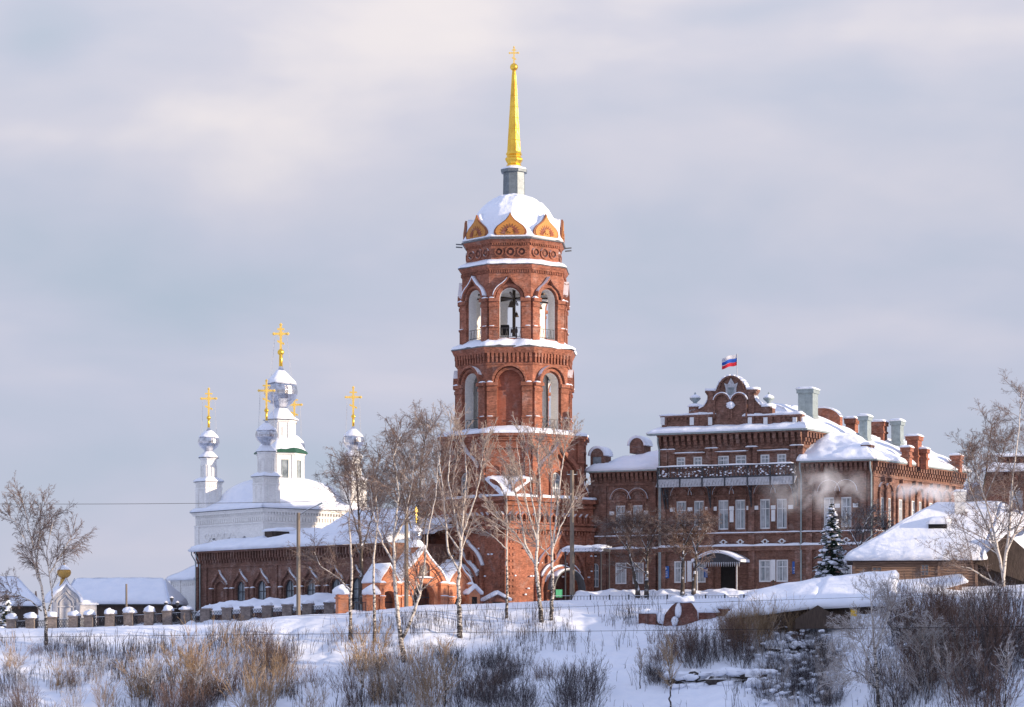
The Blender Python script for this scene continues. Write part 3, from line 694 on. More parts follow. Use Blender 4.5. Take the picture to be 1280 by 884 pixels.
for j in range(NR+1):
    t_ = j/NR; row = []
    for i in range(NT):
        th = 2*math.pi*i/NT; kf = round(th/(math.pi/4)); dl = th-kf*math.pi/4
        rm = (apk+0.32)/math.cos(dl); r_ = rm*(1-t_)+0.9*t_
        lat = r_*math.sin(dl); al = r_*math.cos(dl)
        z = zk+0.02+0.32*min(1, (rm-r_)*2)+0.55*min(1, max(0, (rm-r_-0.15)*1.4))
        def kh(x):
            x = abs(x)/1.66
            if x >= 1: return 0
            tab = [(0, 2.42), (0.1, 2.05), (0.28, 1.66), (0.52, 1.36), (0.8, 1.02), (0.96, 0.65), (1, 0.3)]
            for (a, va), (b_, vb) in zip(tab, tab[1:]):
                if x <= b_: return va+(vb-va)*(x-a)/(b_-a)
            return 0
        if al < apk+0.03: z = max(z, zk+kh(lat)*1.0)
        if r_ < DR: z = max(z, zd0+DH*math.sqrt(max(0, 1-(r_/DR)**2)))
        z += (0.16*vn(r_*math.cos(th)*1.2, r_*math.sin(th)*1.2, 4)+0.08*vn(r_*math.cos(th)*3, r_*math.sin(th)*3, 4))*(1 if 0.9 > t_ > 0.08 else 0)
        if j == 0: z = zk-0.05
        row.append((r_*math.sin(th), -r_*math.cos(th), z))
    rows.append(row)
sn.loft(rows, caps=True); sn.build('snow_dome', MAT['snow'], tower, True)
# grey neck, gilded spire, ball and cross
nk = MB(); nk.ngon([(1.16, tz(248)), (1.12, tz(217)), (1.36, tz(216.5)), (1.40, tz(213)), (1.1, tz(212))], 8); nk.build('neck', MAT['drum_metal'], tower)
sn = MB(); sn.ngon([(1.38, tz(213)+0.02), (1.25, tz(212)+0.1), (0.9, tz(209.5)), (0.75, tz(208))], 8); sn.build('snow_cap', MAT['snow'], tower, True)
sp_ = MB(); sp_.ngon([(0.72, tz(209)), (0.80, tz(207)), (0.66, tz(205.5)), (0.90, tz(201)), (0.93, tz(199)), (0.78, tz(197)), (0.72, tz(195)), (0.86, tz(193.5)), (0.80, tz(192)), (0.72, tz(190)), (0.24, tz(95)), (0.17, tz(88))], 8)
for q in range(1, 7):
    zq = tz(190)+(tz(92)-tz(190))*q/7; rq = 0.72-(0.72-0.22)*q/7; sp_.ngon([(rq, zq-0.03), (rq+0.035, zq), (rq, zq+0.03)], 8)
sp_.build('spire', MAT['gold'], tower)
bl = MB(); bl.lathe([(0.39*math.sin(math.pi*i/12)+0.01, tz(84)-0.39*math.cos(math.pi*i/12)) for i in range(13)], 20); bl.build('orb', MAT['gold'], tower, True)
cr = MB(); cross(cr, 0, 0, tz(80.5), tz(59)-tz(80.5), 0.066, rays=False, yaw=0); cr.build('cross', MAT['gold_cross'], tower)
# canopy porch on the left face of the tower
pc = thing('porch_canopy', 'dark half round porch canopy under snow at the foot of the tower behind the gate', 'canopy', (TX, TY, TZ), TA-45)
c_ = MB(); c_.band(arch_pts(0, 1.6, 1.9, 'keel', 18), arch_pts(0, 1.6, 2.02, 'keel', 18), -SQ-2.2, -SQ-0.05); c_.build('roof', MAT['roof_metal'], pc)
c_ = MB(); c_.band(arch_pts(0, 1.6, 2.03, 'keel', 18)[3:16], arch_pts(0, 1.6, 2.22, 'keel', 18)[3:16], -SQ-2.15, -SQ-0.05); c_.build('snow_cover', MAT['snow'], pc, True)
c_ = MB()
for s_ in (-1, 1): c_.tube([(s_*1.85, -SQ-2.0, -1), (s_*1.85, -SQ-2.0, 1.7)], 0.08, 6)
c_.build('post', MAT['iron'], pc)
# green entrance hood on the lit side
pc = thing('porch_canopy', 'arched snow edged hood with a green valance over the lit tower doorway', 'canopy', (TX, TY, TZ), TA+45)
c_ = MB(); c_.m = Matrix.Translation((0.3, 0, 0)); c_.band(arch_pts(0, 1.55, 1.95, 'round', 18), arch_pts(0, 1.55, 2.05, 'round', 18), -SQ-1.5, -SQ-0.3); c_.build('roof', MAT['roof_metal'], pc)
c_ = MB(); c_.m = Matrix.Translation((0.3, 0, 0)); c_.band(arch_pts(0, 1.55, 2.06, 'round', 18)[4:16], arch_pts(0, 1.55, 2.14, 'round', 18)[4:16], -SQ-1.45, -SQ-0.3); c_.build('snow_cover', MAT['snow'], pc, True)
c_ = MB(); c_.m = Matrix.Translation((0.3, 0, 0)); c_.box(-1.85, -1.0, -SQ-1.48, -SQ-1.38, 0.85, 1.6); c_.build('valance', MAT['green_paint'], pc)
c_ = MB(); c_.m = Matrix.Translation((0.3, 0, 0))
for s_ in (-1, 1): c_.tube([(s_*1.95, -SQ-1.4, -0.8), (s_*1.95, -SQ-1.4, 1.6)], 0.07, 6)
c_.build('post', MAT['iron'], pc)
# ------------------------------------------------------------------ white church with silver onion domes
CY = 275.0; CX = (351-640)/F*CY; CA = -5.6; CZ = 2.0; KC = CY/F
def cz(py, d=0.0): return (HY-py)/F*(CY-d)-CZ
church = thing('white_church', 'white plastered church with silver onion domes and gilded crosses under snow', 'church', (CX, CY, CZ), CA)
HS = 6.75
wl = MB(); tr = MB()
for k in range(4):
    M = RZ(45+90*k) @ Matrix.Translation((0, -HS, 0)); wl.m = M; tr.m = M
    wl.panel(-HS, HS, -1.5, cz(637, 7), [(x, 0.5, cz(690, 7), cz(676, 7), 'round') for x in (-3, 0, 3)], 0.3)
    for q in range(36):
        xq = -HS+0.3+q*(2*HS-0.6)/35
        tr.box(xq-0.1, xq+0.1, -0.12, 0.03, cz(652, 7), cz(647, 7)); tr.box(xq-0.07, xq+0.07, -0.2, 0.03, cz(644, 7), cz(641, 7))
    tr.box(-HS-0.1, HS+0.1, -0.14, 0.04, cz(655, 7), cz(653.4, 7)); tr.box(-HS-0.2, HS+0.2, -0.26, 0.04, cz(641, 7), cz(638.5, 7))
    tr.box(-HS-0.3, HS+0.3, -0.38, 0.04, cz(638.5, 7), cz(637, 7))
    for s_ in (-1, 1): tr.box(s_*(HS-0.35)-0.4, s_*(HS-0.35)+0.4, -0.1, 0.02, -1, cz(655, 7))
    if k in (0, 3):
        for q in range(5):          # relief scrolls
            xq = -HS+2.4+q*1.25; zc = cz(669, 5)
            pr = [(xq+(0.15+0.045*i)*math.cos(i*0.55), zc+(0.15+0.045*i)*math.sin(i*0.55)) for i in range(12)]
            tr.tube([(a_, -0.02, b_) for a_, b_ in pr], 0.085, 5)
wl.build('wall', MAT['plaster'], church); tr.build('wall_trim', MAT['plaster'], church)
e_ = MB(RZ(45)); h = HS+0.46; e_.prism([(-h, -h), (h, -h), (h, h), (-h, h)], cz(637, 7), cz(636, 7)); e_.build('eave', MAT['roof_metal'], church)
sn = MB(RZ(45)); ze = cz(635.8, 7); zi = cz(620, 4)
q4 = [(-h, -h), (h, -h), (h, h), (-h, h)]; qi = [(x*0.5, y*0.5) for x, y in q4]
for k in range(4):
    a_, b_ = q4[k], q4[(k+1) % 4]; c_, d_ = qi[(k+1) % 4], qi[k]
    sn.snow((a_[0], a_[1], ze), (b_[0], b_[1], ze), (c_[0], c_[1], zi), (d_[0], d_[1], zi), th=0.34, amp=0.2, fall=(1, 0, 0, 0), over=0.08, nv=12, nu=30)
# cloister vault
zv = cz(632, 3); HV = cz(597.5, 0)-zv
prof = [(5.9*math.cos(t_)**0.75 if t_ < math.pi/2-0.01 else 0.3, zv+HV*math.sin(t_)) for t_ in [math.pi/2*i/12 for i in range(13)]]
lo = []
for r_, z in prof:
    l = []
    for i in range(48):
        a = 2*math.pi*i/48; sq = 1/max(abs(math.cos(a)), abs(math.sin(a)))**0.55
        l.append((r_*0.98*sq*math.cos(a), r_*0.98*sq*math.sin(a), z+0.16*vn(math.cos(a)*r_*.7, math.sin(a)*r_*.7, 3)))
    lo.append(l)
sn.loft(lo); sn.build('snow_roof', MAT['snow'], church, True)
def turret(x, y, zb, s_=1.0, near=False):
    """corner turret: pedestal, shaft, cap, silver onion, cross (z values for the near one)"""
    t_ = MB(RZ(45, x, y)); w = 1.06*s_; z0 = zb; z1 = z0+2.55*s_+0.6
    t_.prism([(-w, -w), (w, -w), (w, w), (-w, w)], z0-1.2, z1)
    for e, a_, b_ in ((1.07, z1-0.1, z1+0.05), (1.05, z1-0.75, z1-0.6), (1.05, z0+0.1, z0+0.25)): t_.prism([(-w*e, -w*e), (w*e, -w*e), (w*e, w*e), (-w*e, w*e)], a_, b_)
    for k in range(4):
        t_.m = RZ(45+90*k, x, y) @ Matrix.Translation((0, -w, 0))
        for q in range(7): t_.box(-w+0.2+q*0.28, -w+0.3+q*0.28, -0.07, 0.02, z1-0.55, z1-0.2)
        t_.band([(-0.4, z0+0.5), (-0.4, z1-0.9), (0.4, z1-0.9), (0.4, z0+0.5), (-0.4, z0+0.5)], [(-0.55, z0+0.4), (-0.55, z1-0.8), (0.55, z1-0.8), (0.55, z0+0.4), (-0.55, z0+0.4)], -0.07, 0.0)
    t_.m = RZ(22.5, x, y)
    z2 = z1+0.35; z3 = z2+2.35*s_
    t_.ngon([(0.98*s_, z1), (0.98*s_, z2+0.2), (0.88*s_, z2+0.25), (0.88*s_, z3-0.2), (1.0*s_, z3-0.12), (1.08*s_, z3)], 8)
    for k in range(8):
        t_.m = RZ(22.5+45*k, x, y) @ Matrix.Translation((0, -0.82*s_, 0)); t_.mold(0, z3-0.95, 0.2*s_, 'round', -0.06, 0, 0.06, 8, leg=1.1)
    sh = t_.build('turret', MAT['plaster'], church)
    t_ = MB(Matrix.Translation((x, y, 0))); t_.ngon([(1.14*s_, z3), (1.16*s_, z3+0.06), (1.0*s_, z3+0.1)], 8); t_.build('turret_eave', MAT['roof_metal'], sh); t_ = MB()
    t_.m = RZ(45, x, y); e = 1.16; t_.prism([(-w*e, -w*e), (w*e, -w*e), (w*e, w*e), (-w*e, w*e)], z1+0.05, z1+0.11); t_.build('turret_eave', MAT['roof_metal'], sh)
    t_ = MB(RZ(45, x, y)); 
    t_.snowring([(w*1.15*1.414, z1+0.1), (w*1.15*1.414, z1+0.2), (w*1.3, z1+0.42), (0.9*s_, z1+0.62)], 4, 0, 6, 0.08, int(x*7))
    t_.build('snow_cap', MAT['snow'], sh, True); t_ = MB()
    t_.m = Matrix.Translation((x, y, 0)); t_.snowring([(1.14*s_, z3+0.08), (1.14*s_, z3+0.16), (0.85*s_, z3+0.42), (0.5*s_, z3+0.72), (0.3*s_, z3+0.85)], 8, 0, 4, 0.05, int(y*9)); t_.build('snow_cap', MAT['snow'], sh, True)
    return sh, z3
def onion_top(par, x, y, z0, R_, H, stem, hc, w=0.1, chains=True):
    t_ = MB(Matrix.Translation((x, y, 0))); t_.lathe([(R_*0.5, z0-0.35), (R_*0.34, z0-0.1)]+onion(R_, z0, H), 28); dm = t_.build('onion_dome', MAT['silver'], par, False)
    # panelled metal: shallow ribs
    t_ = MB(Matrix.Translation((x, y, 0))); t_.lathe(onion_snow(R_, z0, H), 28)
    for i in range(len(t_.v)):
        v = t_.v[i]; f = 1+0.05*vn(v[0]*1.5, v[1]*1.5, v[2]*1.5); t_.v[i] = (x+(v[0]-x)*f, y+(v[1]-y)*f, v[2]+0.1*R_*vn(v[0]*1.3, v[1]*1.3, 8))
    t_.build('snow_cap', MAT['snow'], dm, True)
    zt = z0+H; t_ = MB(Matrix.Translation((x, y, 0))); t_.lathe([(R_*0.12, zt-0.15*H), (R_*0.10, zt+stem*0.75), (0.01, zt+stem*0.8)], 10)
    ob = R_*0.2; t_.lathe([(ob*math.sin(math.pi*i/8)+0.005, zt+stem*0.72-ob*math.cos(math.pi*i/8)) for i in range(9)], 12)
    t_.build('finial', MAT['gold'], dm, True)
    t_ = MB(); cross(t_, x, y, zt+stem*0.75, hc, w, True, yaw=5); cr_ = t_.build('cross', MAT['gold_cross'], dm)
    if chains:
        za = zt+stem*0.75+0.64*hc
        for k in range(4):
            a = rad(45+90*k+5); sx = 0.22*hc*(1 if math.cos(a) > 0 else -1)
            p0 = Vector((x+sx, y, za)); p1 = Vector((x+R_*math.cos(a)*0.95, y+R_*math.sin(a)*0.95, z0+H*0.5))
            t_ = MB(); t_.tube([p0.lerp(p1, i/30) for i in range(31)], [0.006+0.012*(i % 2) for i in range(31)], 4); t_.build('chain', MAT['lattice'], dm)
    return dm
RT = 93*KC
tw = [(0, 'near'), (-90, 'left'), (90, 'right'), (180, 'far')]
for ang, nm in tw:
    a = rad(ang); x, y = RT*math.sin(a)*0.985, -RT*math.cos(a)*0.985
    d = -y*math.cos(rad(CA))
    zb = ze+0.1
    sh, z3 = turret(x, y, zb)
    onion_top(sh, x, y, z3+0.75, 1.2, 2.75, 1.35, 3.15)
# main drum: two octagonal stages
dr = MB(RZ(22.5)); zb = cz(602, 1); z1 = cz(567, 1); z2 = cz(551, 1); z3 = cz(525, 1)
dr.ngon([(2.55, zb-1.5), (2.55, z1-0.25), (2.75, z1-0.15), (2.8, z1)], 8); dr.ngon([(1.75, z1), (1.62, z2), (1.62, z3-0.3), (1.75, z3-0.2), (1.8, z3)], 8)
for k in range(8):
    dr.m = RZ(22.5+45*k) @ Matrix.Translation((0, -2.55*c8, 0))
    for s_ in (-1, 1): dr.box(s_*0.85-0.1, s_*0.85+0.1, -0.08, 0, zb, z1-0.2)
    dr.m = RZ(22.5+45*k) @ Matrix.Translation((0, -1.62*c8, 0)); dr.box(-0.55, -0.47, -0.06, 0, z2, z3-0.3); dr.box(0.47, 0.55, -0.06, 0, z2, z3-0.3); dr.box(-0.14, 0.14, -0.06, 0, z2+0.5, z3-0.8)
drm = dr.build('main_drum', MAT['plaster'], church)
for k in range(8):
    window(drm, RZ(22.5+45*k) @ Matrix.Translation((0, -2.55*c8, 0)), -0.36, 0.36, zb+0.35, z1-0.75, y=-0.02, cols=1, rows=(), fw=0.08, frame='grey_sheet', depth=0.06)
gr_ = MB(RZ(22.5)); gr_.ngon([(3.0, z1), (3.02, z1+0.1), (1.7, z2+0.1)], 8); gr_.build('green_roof', MAT['green_roof'], drm); gr_ = MB(RZ(22.5)); gr_.ngon([(2.75, zb-0.25), (2.95, zb-0.55)], 8); gr_.build('green_roof', MAT['green_roof'], drm)
gr_ = MB(RZ(22.5)); gr_.snowring([(2.85, z1+0.22), (2.7, z1+0.42), (2.1, z2-0.15), (1.65, z2+0.25)], 8, 0, 8, 0.16, 3)
gr_.build('snow_cap', MAT['snow'], drm, True); gr_ = MB(RZ(22.5)); gr_.snowring([(2.0, z3+0.02), (2.0, z3+0.12), (1.5, z3+0.45), (0.9, z3+1.15), (0.5, z3+1.5)], 8, 0, 8, 0.08, 4)
gr_.build('snow_cap', MAT['snow'], drm, True)
gr_ = MB(RZ(22.5)); gr_.ngon([(1.98, z3), (2.02, z3+0.06), (1.8, z3+0.1)], 8); gr_.build('eave', MAT['roof_metal'], drm)
onion_top(drm, 0, 0, z3+1.35, 1.86, cz(456)-(z3+1.35), 1.9, cz(403)-cz(437), 0.12)
# apse-like white annex at the left with sloping snow roof
f = Fr(213, 274, -49.5, 1.2)
ax = thing('white_annex', 'white plastered annex with a steep snowy roof left of the brick church hall', 'annex', f.O, -49.5)
u1 = f.U(247); ztop = f.Z(230, 725)
w = MB(); w.panel(0, u1, -1, ztop, [], 0.2); w.box(0, u1, 0.01, 6, -1, ztop-0.01)
for q in range(14): w.box(0.15+q*u1/14.5, 0.3+q*u1/14.5, -0.08, 0.0, ztop-0.65, ztop-0.4)
for x_ in (0.1, u1*0.35, u1-0.3): w.box(x_, x_+0.2, -0.1, 0, -1, ztop-0.1)
w.build('wall', MAT['plaster'], ax)
w = MB(); w.snow((-0.4, -0.4, ztop), (u1, -0.4, ztop), (u1, 4, ztop+2.3), (2.2, 4, ztop+2.3), th=0.3, amp=0.12, fall=(1, 0, 0, 1)); w.snow((-0.4, 6, ztop), (-0.4, -0.4, ztop), (2.2, 4, ztop+2.3), (2.2, 6, ztop+2.3), th=0.3, amp=0.12, fall=(1, 0, 0, 0)); w.build('snow_roof', MAT['snow'], ax, True)
w = MB(); w.tube([(-0.3, -0.3, ztop), (-0.3, -0.3, ztop-0.4), (-0.08, -0.12, ztop-0.9), (-0.08, -0.12, 0)], 0.07, 6); w.build('downpipe', MAT['grey_sheet'], ax)
# ------------------------------------------------------------------ brick church hall
f = Fr(247, 268, -49.5, 1.2); nv_ = f
hall = thing('brick_church_hall', 'long low brick church hall with keel arched windows and thick roof snow', 'church hall', f.O, -49.5)
LH = f.U(492); zE = f.Z(247, 690)
zA = [f.Z(p, 762) for p in (300,)][0]
w = MB(); tr = MB(); ops = []; wins = []
for px in (301, 327, 362, 388.5, 420, 446):
    u = f.U(px); ops.append((u, 0.86, f.Z(px, 766), f.Z(px, 737), 'round')); wins.append(u)
blind = [f.U(275)]
zw0, zw1 = ops[0][2]-0.1, ops[0][3]
ops = [(o[0], o[1], zw0, zw1, 'round') for o in ops]
w.panel(0, LH, -1, zE, ops+[(blind[0], 0.86, zw0, zw1, 'round')], 0.35); w.box(0.0, 0.3, 0.02, 14, -1, zE); w.box(LH-0.3, LH, 0.02, 12, -1, zE); w.build('wall', MAT['brick_hall'], hall)
b_ = MB(); b_.slab([(blind[0]-0.86, zw0)]+arch_pts(blind[0], zw1, 0.86, 'round')+[(blind[0]+0.86, zw0)], 0.2, 0.25); b_.build('blind_arch', MAT['brick_hall'], hall)
for u in wins: window(hall, Matrix.Identity(4), u-0.85, u+0.85, zw0, zw1+0.84, y=0.28, kind='round', cols=2, rows=(0.4, 0.68), frame='iron', fw=0.07)
sn = MB()
for u in wins+blind:
    tr.mold(u, zw1+0.1, 1.28, 'keel', -0.26, 0.0, 0.24, 18); tr.mold(u, zw1, 0.88, 'round', -0.1, 0, 0.12, 14, leg=2)
    for s_ in (-1, 1):
        tr.box(u+s_*1.4-0.2, u+s_*1.4+0.2, -0.2, 0.0, -0.5, zw1+0.1); tr.box(u+s_*1.4-0.28, u+s_*1.4+0.28, -0.3, 0.0, zw1-0.05, zw1+0.14); bar_snow(sn, u+s_*1.4-0.28, u+s_*1.4+0.28, -0.3, 0, zw1+0.14, 0.12)
    a = arch_pts(u, zw1+0.1, 1.52, 'keel', 18)[10:15]; b2 = arch_pts(u, zw1+0.1, 1.58, 'keel', 18)[10:15]; sn.band(a, b2, -0.27, -0.02)
n = int(LH/0.5)
for q in range(n):
    x_ = 0.25+q*(LH-0.5)/(n-1); tr.box(x_-0.1, x_+0.1, -0.34, 0.0, zE-0.95, zE-0.2); tr.box(x_-0.1, x_+0.1, -0.22, 0, zE-1.3, zE-0.95)
for a_, b_, p in ((zE-0.2, zE, 0.45), (zE-1.75, zE-1.6, 0.12)): tr.box(-0.1, LH, -p, 0, a_, b_)
for px in (247.5, 258, 346, 405, 470): 
    u = f.U(px); tr.box(u-0.16, u+0.22, -0.14, 0, -1, zE-1.6)
tr.build('wall_trim', MAT['brick_hall'], hall); sn.build('snow_trim', MAT['snow'], hall, True)
sn = MB(); zi = zE+1.7
sn.snow((-0.6, -0.7, zE+0.02), (LH, -0.7, zE+0.02), (LH, 7.5, zi), (5.2, 7.5, zi), th=0.62, amp=0.34, fall=(1, 0, 0, 1), over=0.4, sc=0.35); sn.snow((-0.6, 12, zE), (-0.6, -0.7, zE+0.02), (5.2, 7.5, zi), (5.2, 12, zi), th=0.5, amp=0.3, fall=(1, 0, 0, 0))
sn.snow((LH*0.38, 5.0, zi-0.7), (LH, 5.0, zi-0.7), (LH, 10, zi+2.3), (LH*0.38+1, 10, zi+2.3), th=0.4, amp=0.2, seed=4)
sn.build('snow_roof', MAT['snow'], hall, True)
u = f.U(339, 3.5); rm = MB(); rm.box(u-0.5, u+0.9, 3.0, 5.2, zE+0.7, zE+2.0); rm.build('roof_hatch', MAT['board_dark'], hall)
rm = MB(); rm.snow((u-0.7, 2.8, zE+2.0), (u+1.9, 2.8, zE+2.0), (u+1.9, 5.4, zE+2.2), (u-0.7, 5.4, zE+2.2), th=0.3, amp=0.1); rm.build('snow_cap', MAT['snow'], hall, True)
for u in (-0.25, 0.55, f.U(452)):
    p = MB(); p.tube([(u-0.1, -0.55, zE+0.1), (u-0.1, -0.55, zE-0.3), (u+0.1, -0.14, zE-1.1), (u+0.1, -0.14, -0.5)], 0.075, 6); p.build('downpipe', MAT['grey_sheet'], hall)
# snow covered low wall in front of the hall
f = Fr(252, 250, -20, 0.9)
lw = thing('low_brick_wall', 'low brick wall buried under a thick smooth snow bank before the church hall', 'wall', f.O, -20)
L = f.U(425); w = MB(); 
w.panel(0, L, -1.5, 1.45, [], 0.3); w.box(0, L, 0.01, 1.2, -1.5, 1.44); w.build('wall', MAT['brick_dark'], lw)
w = MB(); w.snow((-0.4, -0.6, 1.5), (L+0.3, -0.6, 2.2), (L+0.3, 2.2, 3.5), (-0.4, 2.2, 2.1), th=0.6, amp=0.45, over=0.15, sc=0.7); w.build('snow_cover', MAT['snow'], lw, True)
# ------------------------------------------------------------------ long low building, chapel porch, small dome on the left
def lowhouse(name, label, px0, px1, Y, A, py_e, py_r, base, dep, wall='board_dark', hipR=1.5, hipL=0.3, th=0.4):
    f = Fr(px0, Y, A, base); o = thing(name, label, 'building', f.O, A); L = f.U(px1); ze_ = f.Z(px0, py_e); zr = f.Z((px0+px1)/2, py_r, dep*0.5)
    w = MB(); w.panel(0, L, -1.5, ze_, [], 0.2); w.box(0, L, 0.01, dep, -1.5, ze_-0.01); w.build('wall', MAT[wall], o)
    w = MB(); w.prism([(-0.4, -0.5), (L+0.4, -0.5), (L+0.4, dep+0.5), (-0.4, dep+0.5)], ze_-0.12, ze_); w.build('eave', MAT['roof_metal'], o)
    w = MB(); w.snow((-0.5, -0.6, ze_), (L+0.5, -0.6, ze_), (L+0.5-hipR, dep/2, zr), (-0.5+hipL, dep/2, zr), th=th, amp=0.14, fall=(1, 1, 0, 1), sc=0.3)
    w.snow((L+0.5, dep+0.6, ze_), (-0.5, dep+0.6, ze_), (-0.5+hipL, dep/2, zr), (L+0.5-hipR, dep/2, zr), th=th, amp=0.14, fall=(1, 1, 0, 1))
    if hipR > 0.2: w.snow((L+0.5, -0.6, ze_), (L+0.5, dep+0.6, ze_), (L+0.5-hipR, dep/2, zr), (L+0.5-hipR, dep/2, zr), th=th, amp=0.14, fall=(1, 0, 0, 0))
    if hipL > 0.2: w.snow((-0.5, dep+0.6, ze_), (-0.5, -0.6, ze_), (-0.5+hipL, dep/2, zr), (-0.5+hipL, dep/2, zr), th=th, amp=0.14, fall=(1, 0, 0, 0))
    w.build('snow_roof', MAT['snow'], o, True); return o, f, L, ze_
o, f, L, z_ = lowhouse('long_barn', 'long low dark building with a broad smooth snowy roof behind the stone pillars', 84, 208, 262, -6, 755, 727, 0.9, 7)
b_ = MB()
for px in (118, 140, 178, 196): u = f.U(px); b_.box(u-0.5, u+0.5, -0.06, 0.01, 0.6, 1.7)
b_.build('shutter', MAT['log'], o)
o, f, L, z_ = lowhouse('timber_house', 'timber house at the far left with snowy roof and broken brown gable', -14, 46, 262, 14, 757, 725, 0.9, 7, 'board_dark', 2.4, 0.2)
b_ = MB(RZ(90, L-0.05+0.12, 0)); b_.slab([(0, 0), (7, 0), (7, z_), (3.5, z_+1.6), (0, z_)], -0.1, 0.05); b_.build('gable', MAT['log'], o)
# chapel porch with a small gilded dome
f = Fr(66, 252, 20, 0.9)
cp = thing('small_chapel', 'pale plastered chapel porch with barrel roof and a small gilded onion dome', 'chapel', f.O, 20)
L = f.U(100); w = MB(); zs = f.Z(80, 753); hw = L/2
w.slab([(0, -1.5), (0, zs)]+arch_pts(hw, zs, hw, 'keel', 16, 1.35)[1:-1]+[(L, zs), (L, -1.5)], 0, 0.5)
for q, (t_, e) in enumerate(((0.3, 0.75), (0.3, 0.45))): w.mold(hw, zs-0.2, hw*e, 'keel', -0.1-0.05*q, 0, 0.1, 14, leg=2.8)
w.box(0, 0.4, -0.2, 0, -1, zs); w.box(L-0.4, L, -0.2, 0, -1, zs); w.box(0, L, -0.15, 0, zs-0.5, zs-0.35)
w.box(L, L+1.8, 0.6, 4, -1.5, zs-0.2); w.build('wall', MAT['plaster_grey'], cp)
w = MB(); w.band(arch_pts(hw, zs, hw+0.02, 'keel', 16, 1)[0:17], arch_pts(hw, zs, hw+0.3, 'keel', 16), -0.15, 4); w.snow((L, 0.4, zs-0.2), (L+2, 0.4, zs-0.2), (L+1.6, 4, zs), (L, 4, zs), th=0.4, amp=0.2); w.build('snow_roof', MAT['snow'], cp, True)
zt_ = zs+hw*1.4; w = MB(Matrix.Translation((hw, 1.4, 0))); w.ngon([(0.62, zt_-0.8), (0.36, zt_+0.4), (0.42, zt_+0.5)], 8); dd = w.build('drum', MAT['olive_gold'], cp)
w = MB(Matrix.Translation((hw, 1.4, 0))); w.lathe(onion(0.72, zt_+0.5, 1.6), 20); w.build('onion_dome', MAT['olive_gold'], dd, True)
w = MB(Matrix.Translation((hw, 1.4, 0))); w.lathe(onion_snow(0.75, zt_+0.52, 1.6), 20); w.build('snow_cap', MAT['snow'], dd, True)
w = MB(); w.tube([(hw, 1.4, zt_+2.0), (hw, 1.4, zt_+2.9)], 0.04, 5); cross(w, hw, 1.4, zt_+2.6, 1.25, 0.05, False); w.build('cross', MAT['bronze'], dd)
# ------------------------------------------------------------------ stone pillar fence
fn = thing('pillar_fence', 'fence of squat stone pillars with thick snow caps and dark iron panels between', 'fence', (0, 0, 0), 0)
pil = [15.4, 39.2, 66, 92.7, 112.4, 137.8, 162, 187, 210, 233, 257.7, 283.8, 308.5, 334.5, 359.3, 385.3, 411.3]
pts = []
for i, px in enumerate(pil):
    t_ = i/16; Y = 240-6*t_; py_b = 792-20*t_; zb = (HY-py_b)/F*Y; x = (px-640)/F*Y; pts.append((x, Y, zb))
    w = 0.44*(1+0.1*vn(px, 2)); b_ = MB(RZ(-8+5*math.sin(i*4.1), x, Y, zb) @ Matrix.Rotation(0.035*math.sin(i*2.9), 4, 'Y')); b_.box(-w, w, -w, w, -1.2, 1.25); b_.box(-w*1.15, w*1.15, -w*1.15, w*1.15, 1.25, 1.42); b_.box(-w*1.1, w*1.1, -w*1.1, w*1.1, -1.2, 0.12); p = b_.build('pillar', MAT['stone'], fn)
    b_ = MB(RZ(-8, x, Y, zb+1.42)); b_.blob((0, 0, 0.0), (0.58+0.12*math.sin(i*2.3), 0.6+0.1*math.sin(i*1.7), (0.5 if i < 9 else 0.3)*(1+0.45*math.sin(i*3.1))), i*3, 0.25, 8, True); b_.build('snow_cap', MAT['snow'], p, True)
for a, b_ in zip(pts, pts[1:]):
    A = Vector(a); B = Vector(b_); L = (B-A).length; d = (B-A)/L; m = MB()
    for zz in (0.25, 1.15): m.tube([A+Vector((0, 0, zz)), B+Vector((0, 0, zz))], 0.035, 4)
    nq = 11
    for q in range(nq):
        p = A+d*L*(0.12+0.76*q/(nq-1))
        m.tube([p+Vector((0, 0, 0.25)), p+d*0.2+Vector((0, 0, 0.7)), p+Vector((0, 0, 1.15))], 0.024, 4); m.tube([p+d*0.2+Vector((0, 0, 0.25)), p+Vector((0, 0, 0.7)), p+d*0.2+Vector((0, 0, 1.15))], 0.024, 4)
    m.build('iron_panel', MAT['iron'], fn)
m = MB()
for i in range(len(pts)-1):
    a, b_ = pts[i], pts[i+1]; m.snow((a[0], a[1]-0.9, a[2]-0.55), (b_[0], b_[1]-0.9, b_[2]-0.55), (b_[0], b_[1]+0.5, b_[2]-0.2), (a[0], a[1]+0.5, a[2]-0.2), th=0.5, amp=0.4, fall=(1, 0, 1, 0), seed=1, sc=0.8)
m.build('snow_drift', MAT['snow'], fn, True)
# ------------------------------------------------------------------ orange brick gate
f = Fr(473, 228, 38, None, py=770)
gate = thing('monastery_gate', 'orange brick gateway with three snow covered keel gables and a small silver dome', 'gate', f.O, 38)
U = f.U; zg = lambda px, py: f.Z(px, py)
GX = dict(l0=U(473), l1=U(498.5), m0=U(500), m1=U(557.5), r0=U(558.5), r1=U(589))
def gable(x0, x1, zi, H):
    n = 26; cx = (x0+x1)/2; hw = (x1-x0)/2; p = []
    for i in range(n+1):
        t_ = -1+2*i/n; a = abs(t_)
        tab = [(0, 1.0), (0.12, 0.86), (0.3, 0.68), (0.5, 0.52), (0.68, 0.40), (0.85, 0.22), (1, 0)]
        for (q0, v0), (q1, v1) in zip(tab, tab[1:]):
            if a <= q1+1e-9: h = v0+(v1-v0)*(a-q0)/(q1-q0); break
        p.append((cx+hw*t_, zi+H*h))
    return p
DG = 2.6
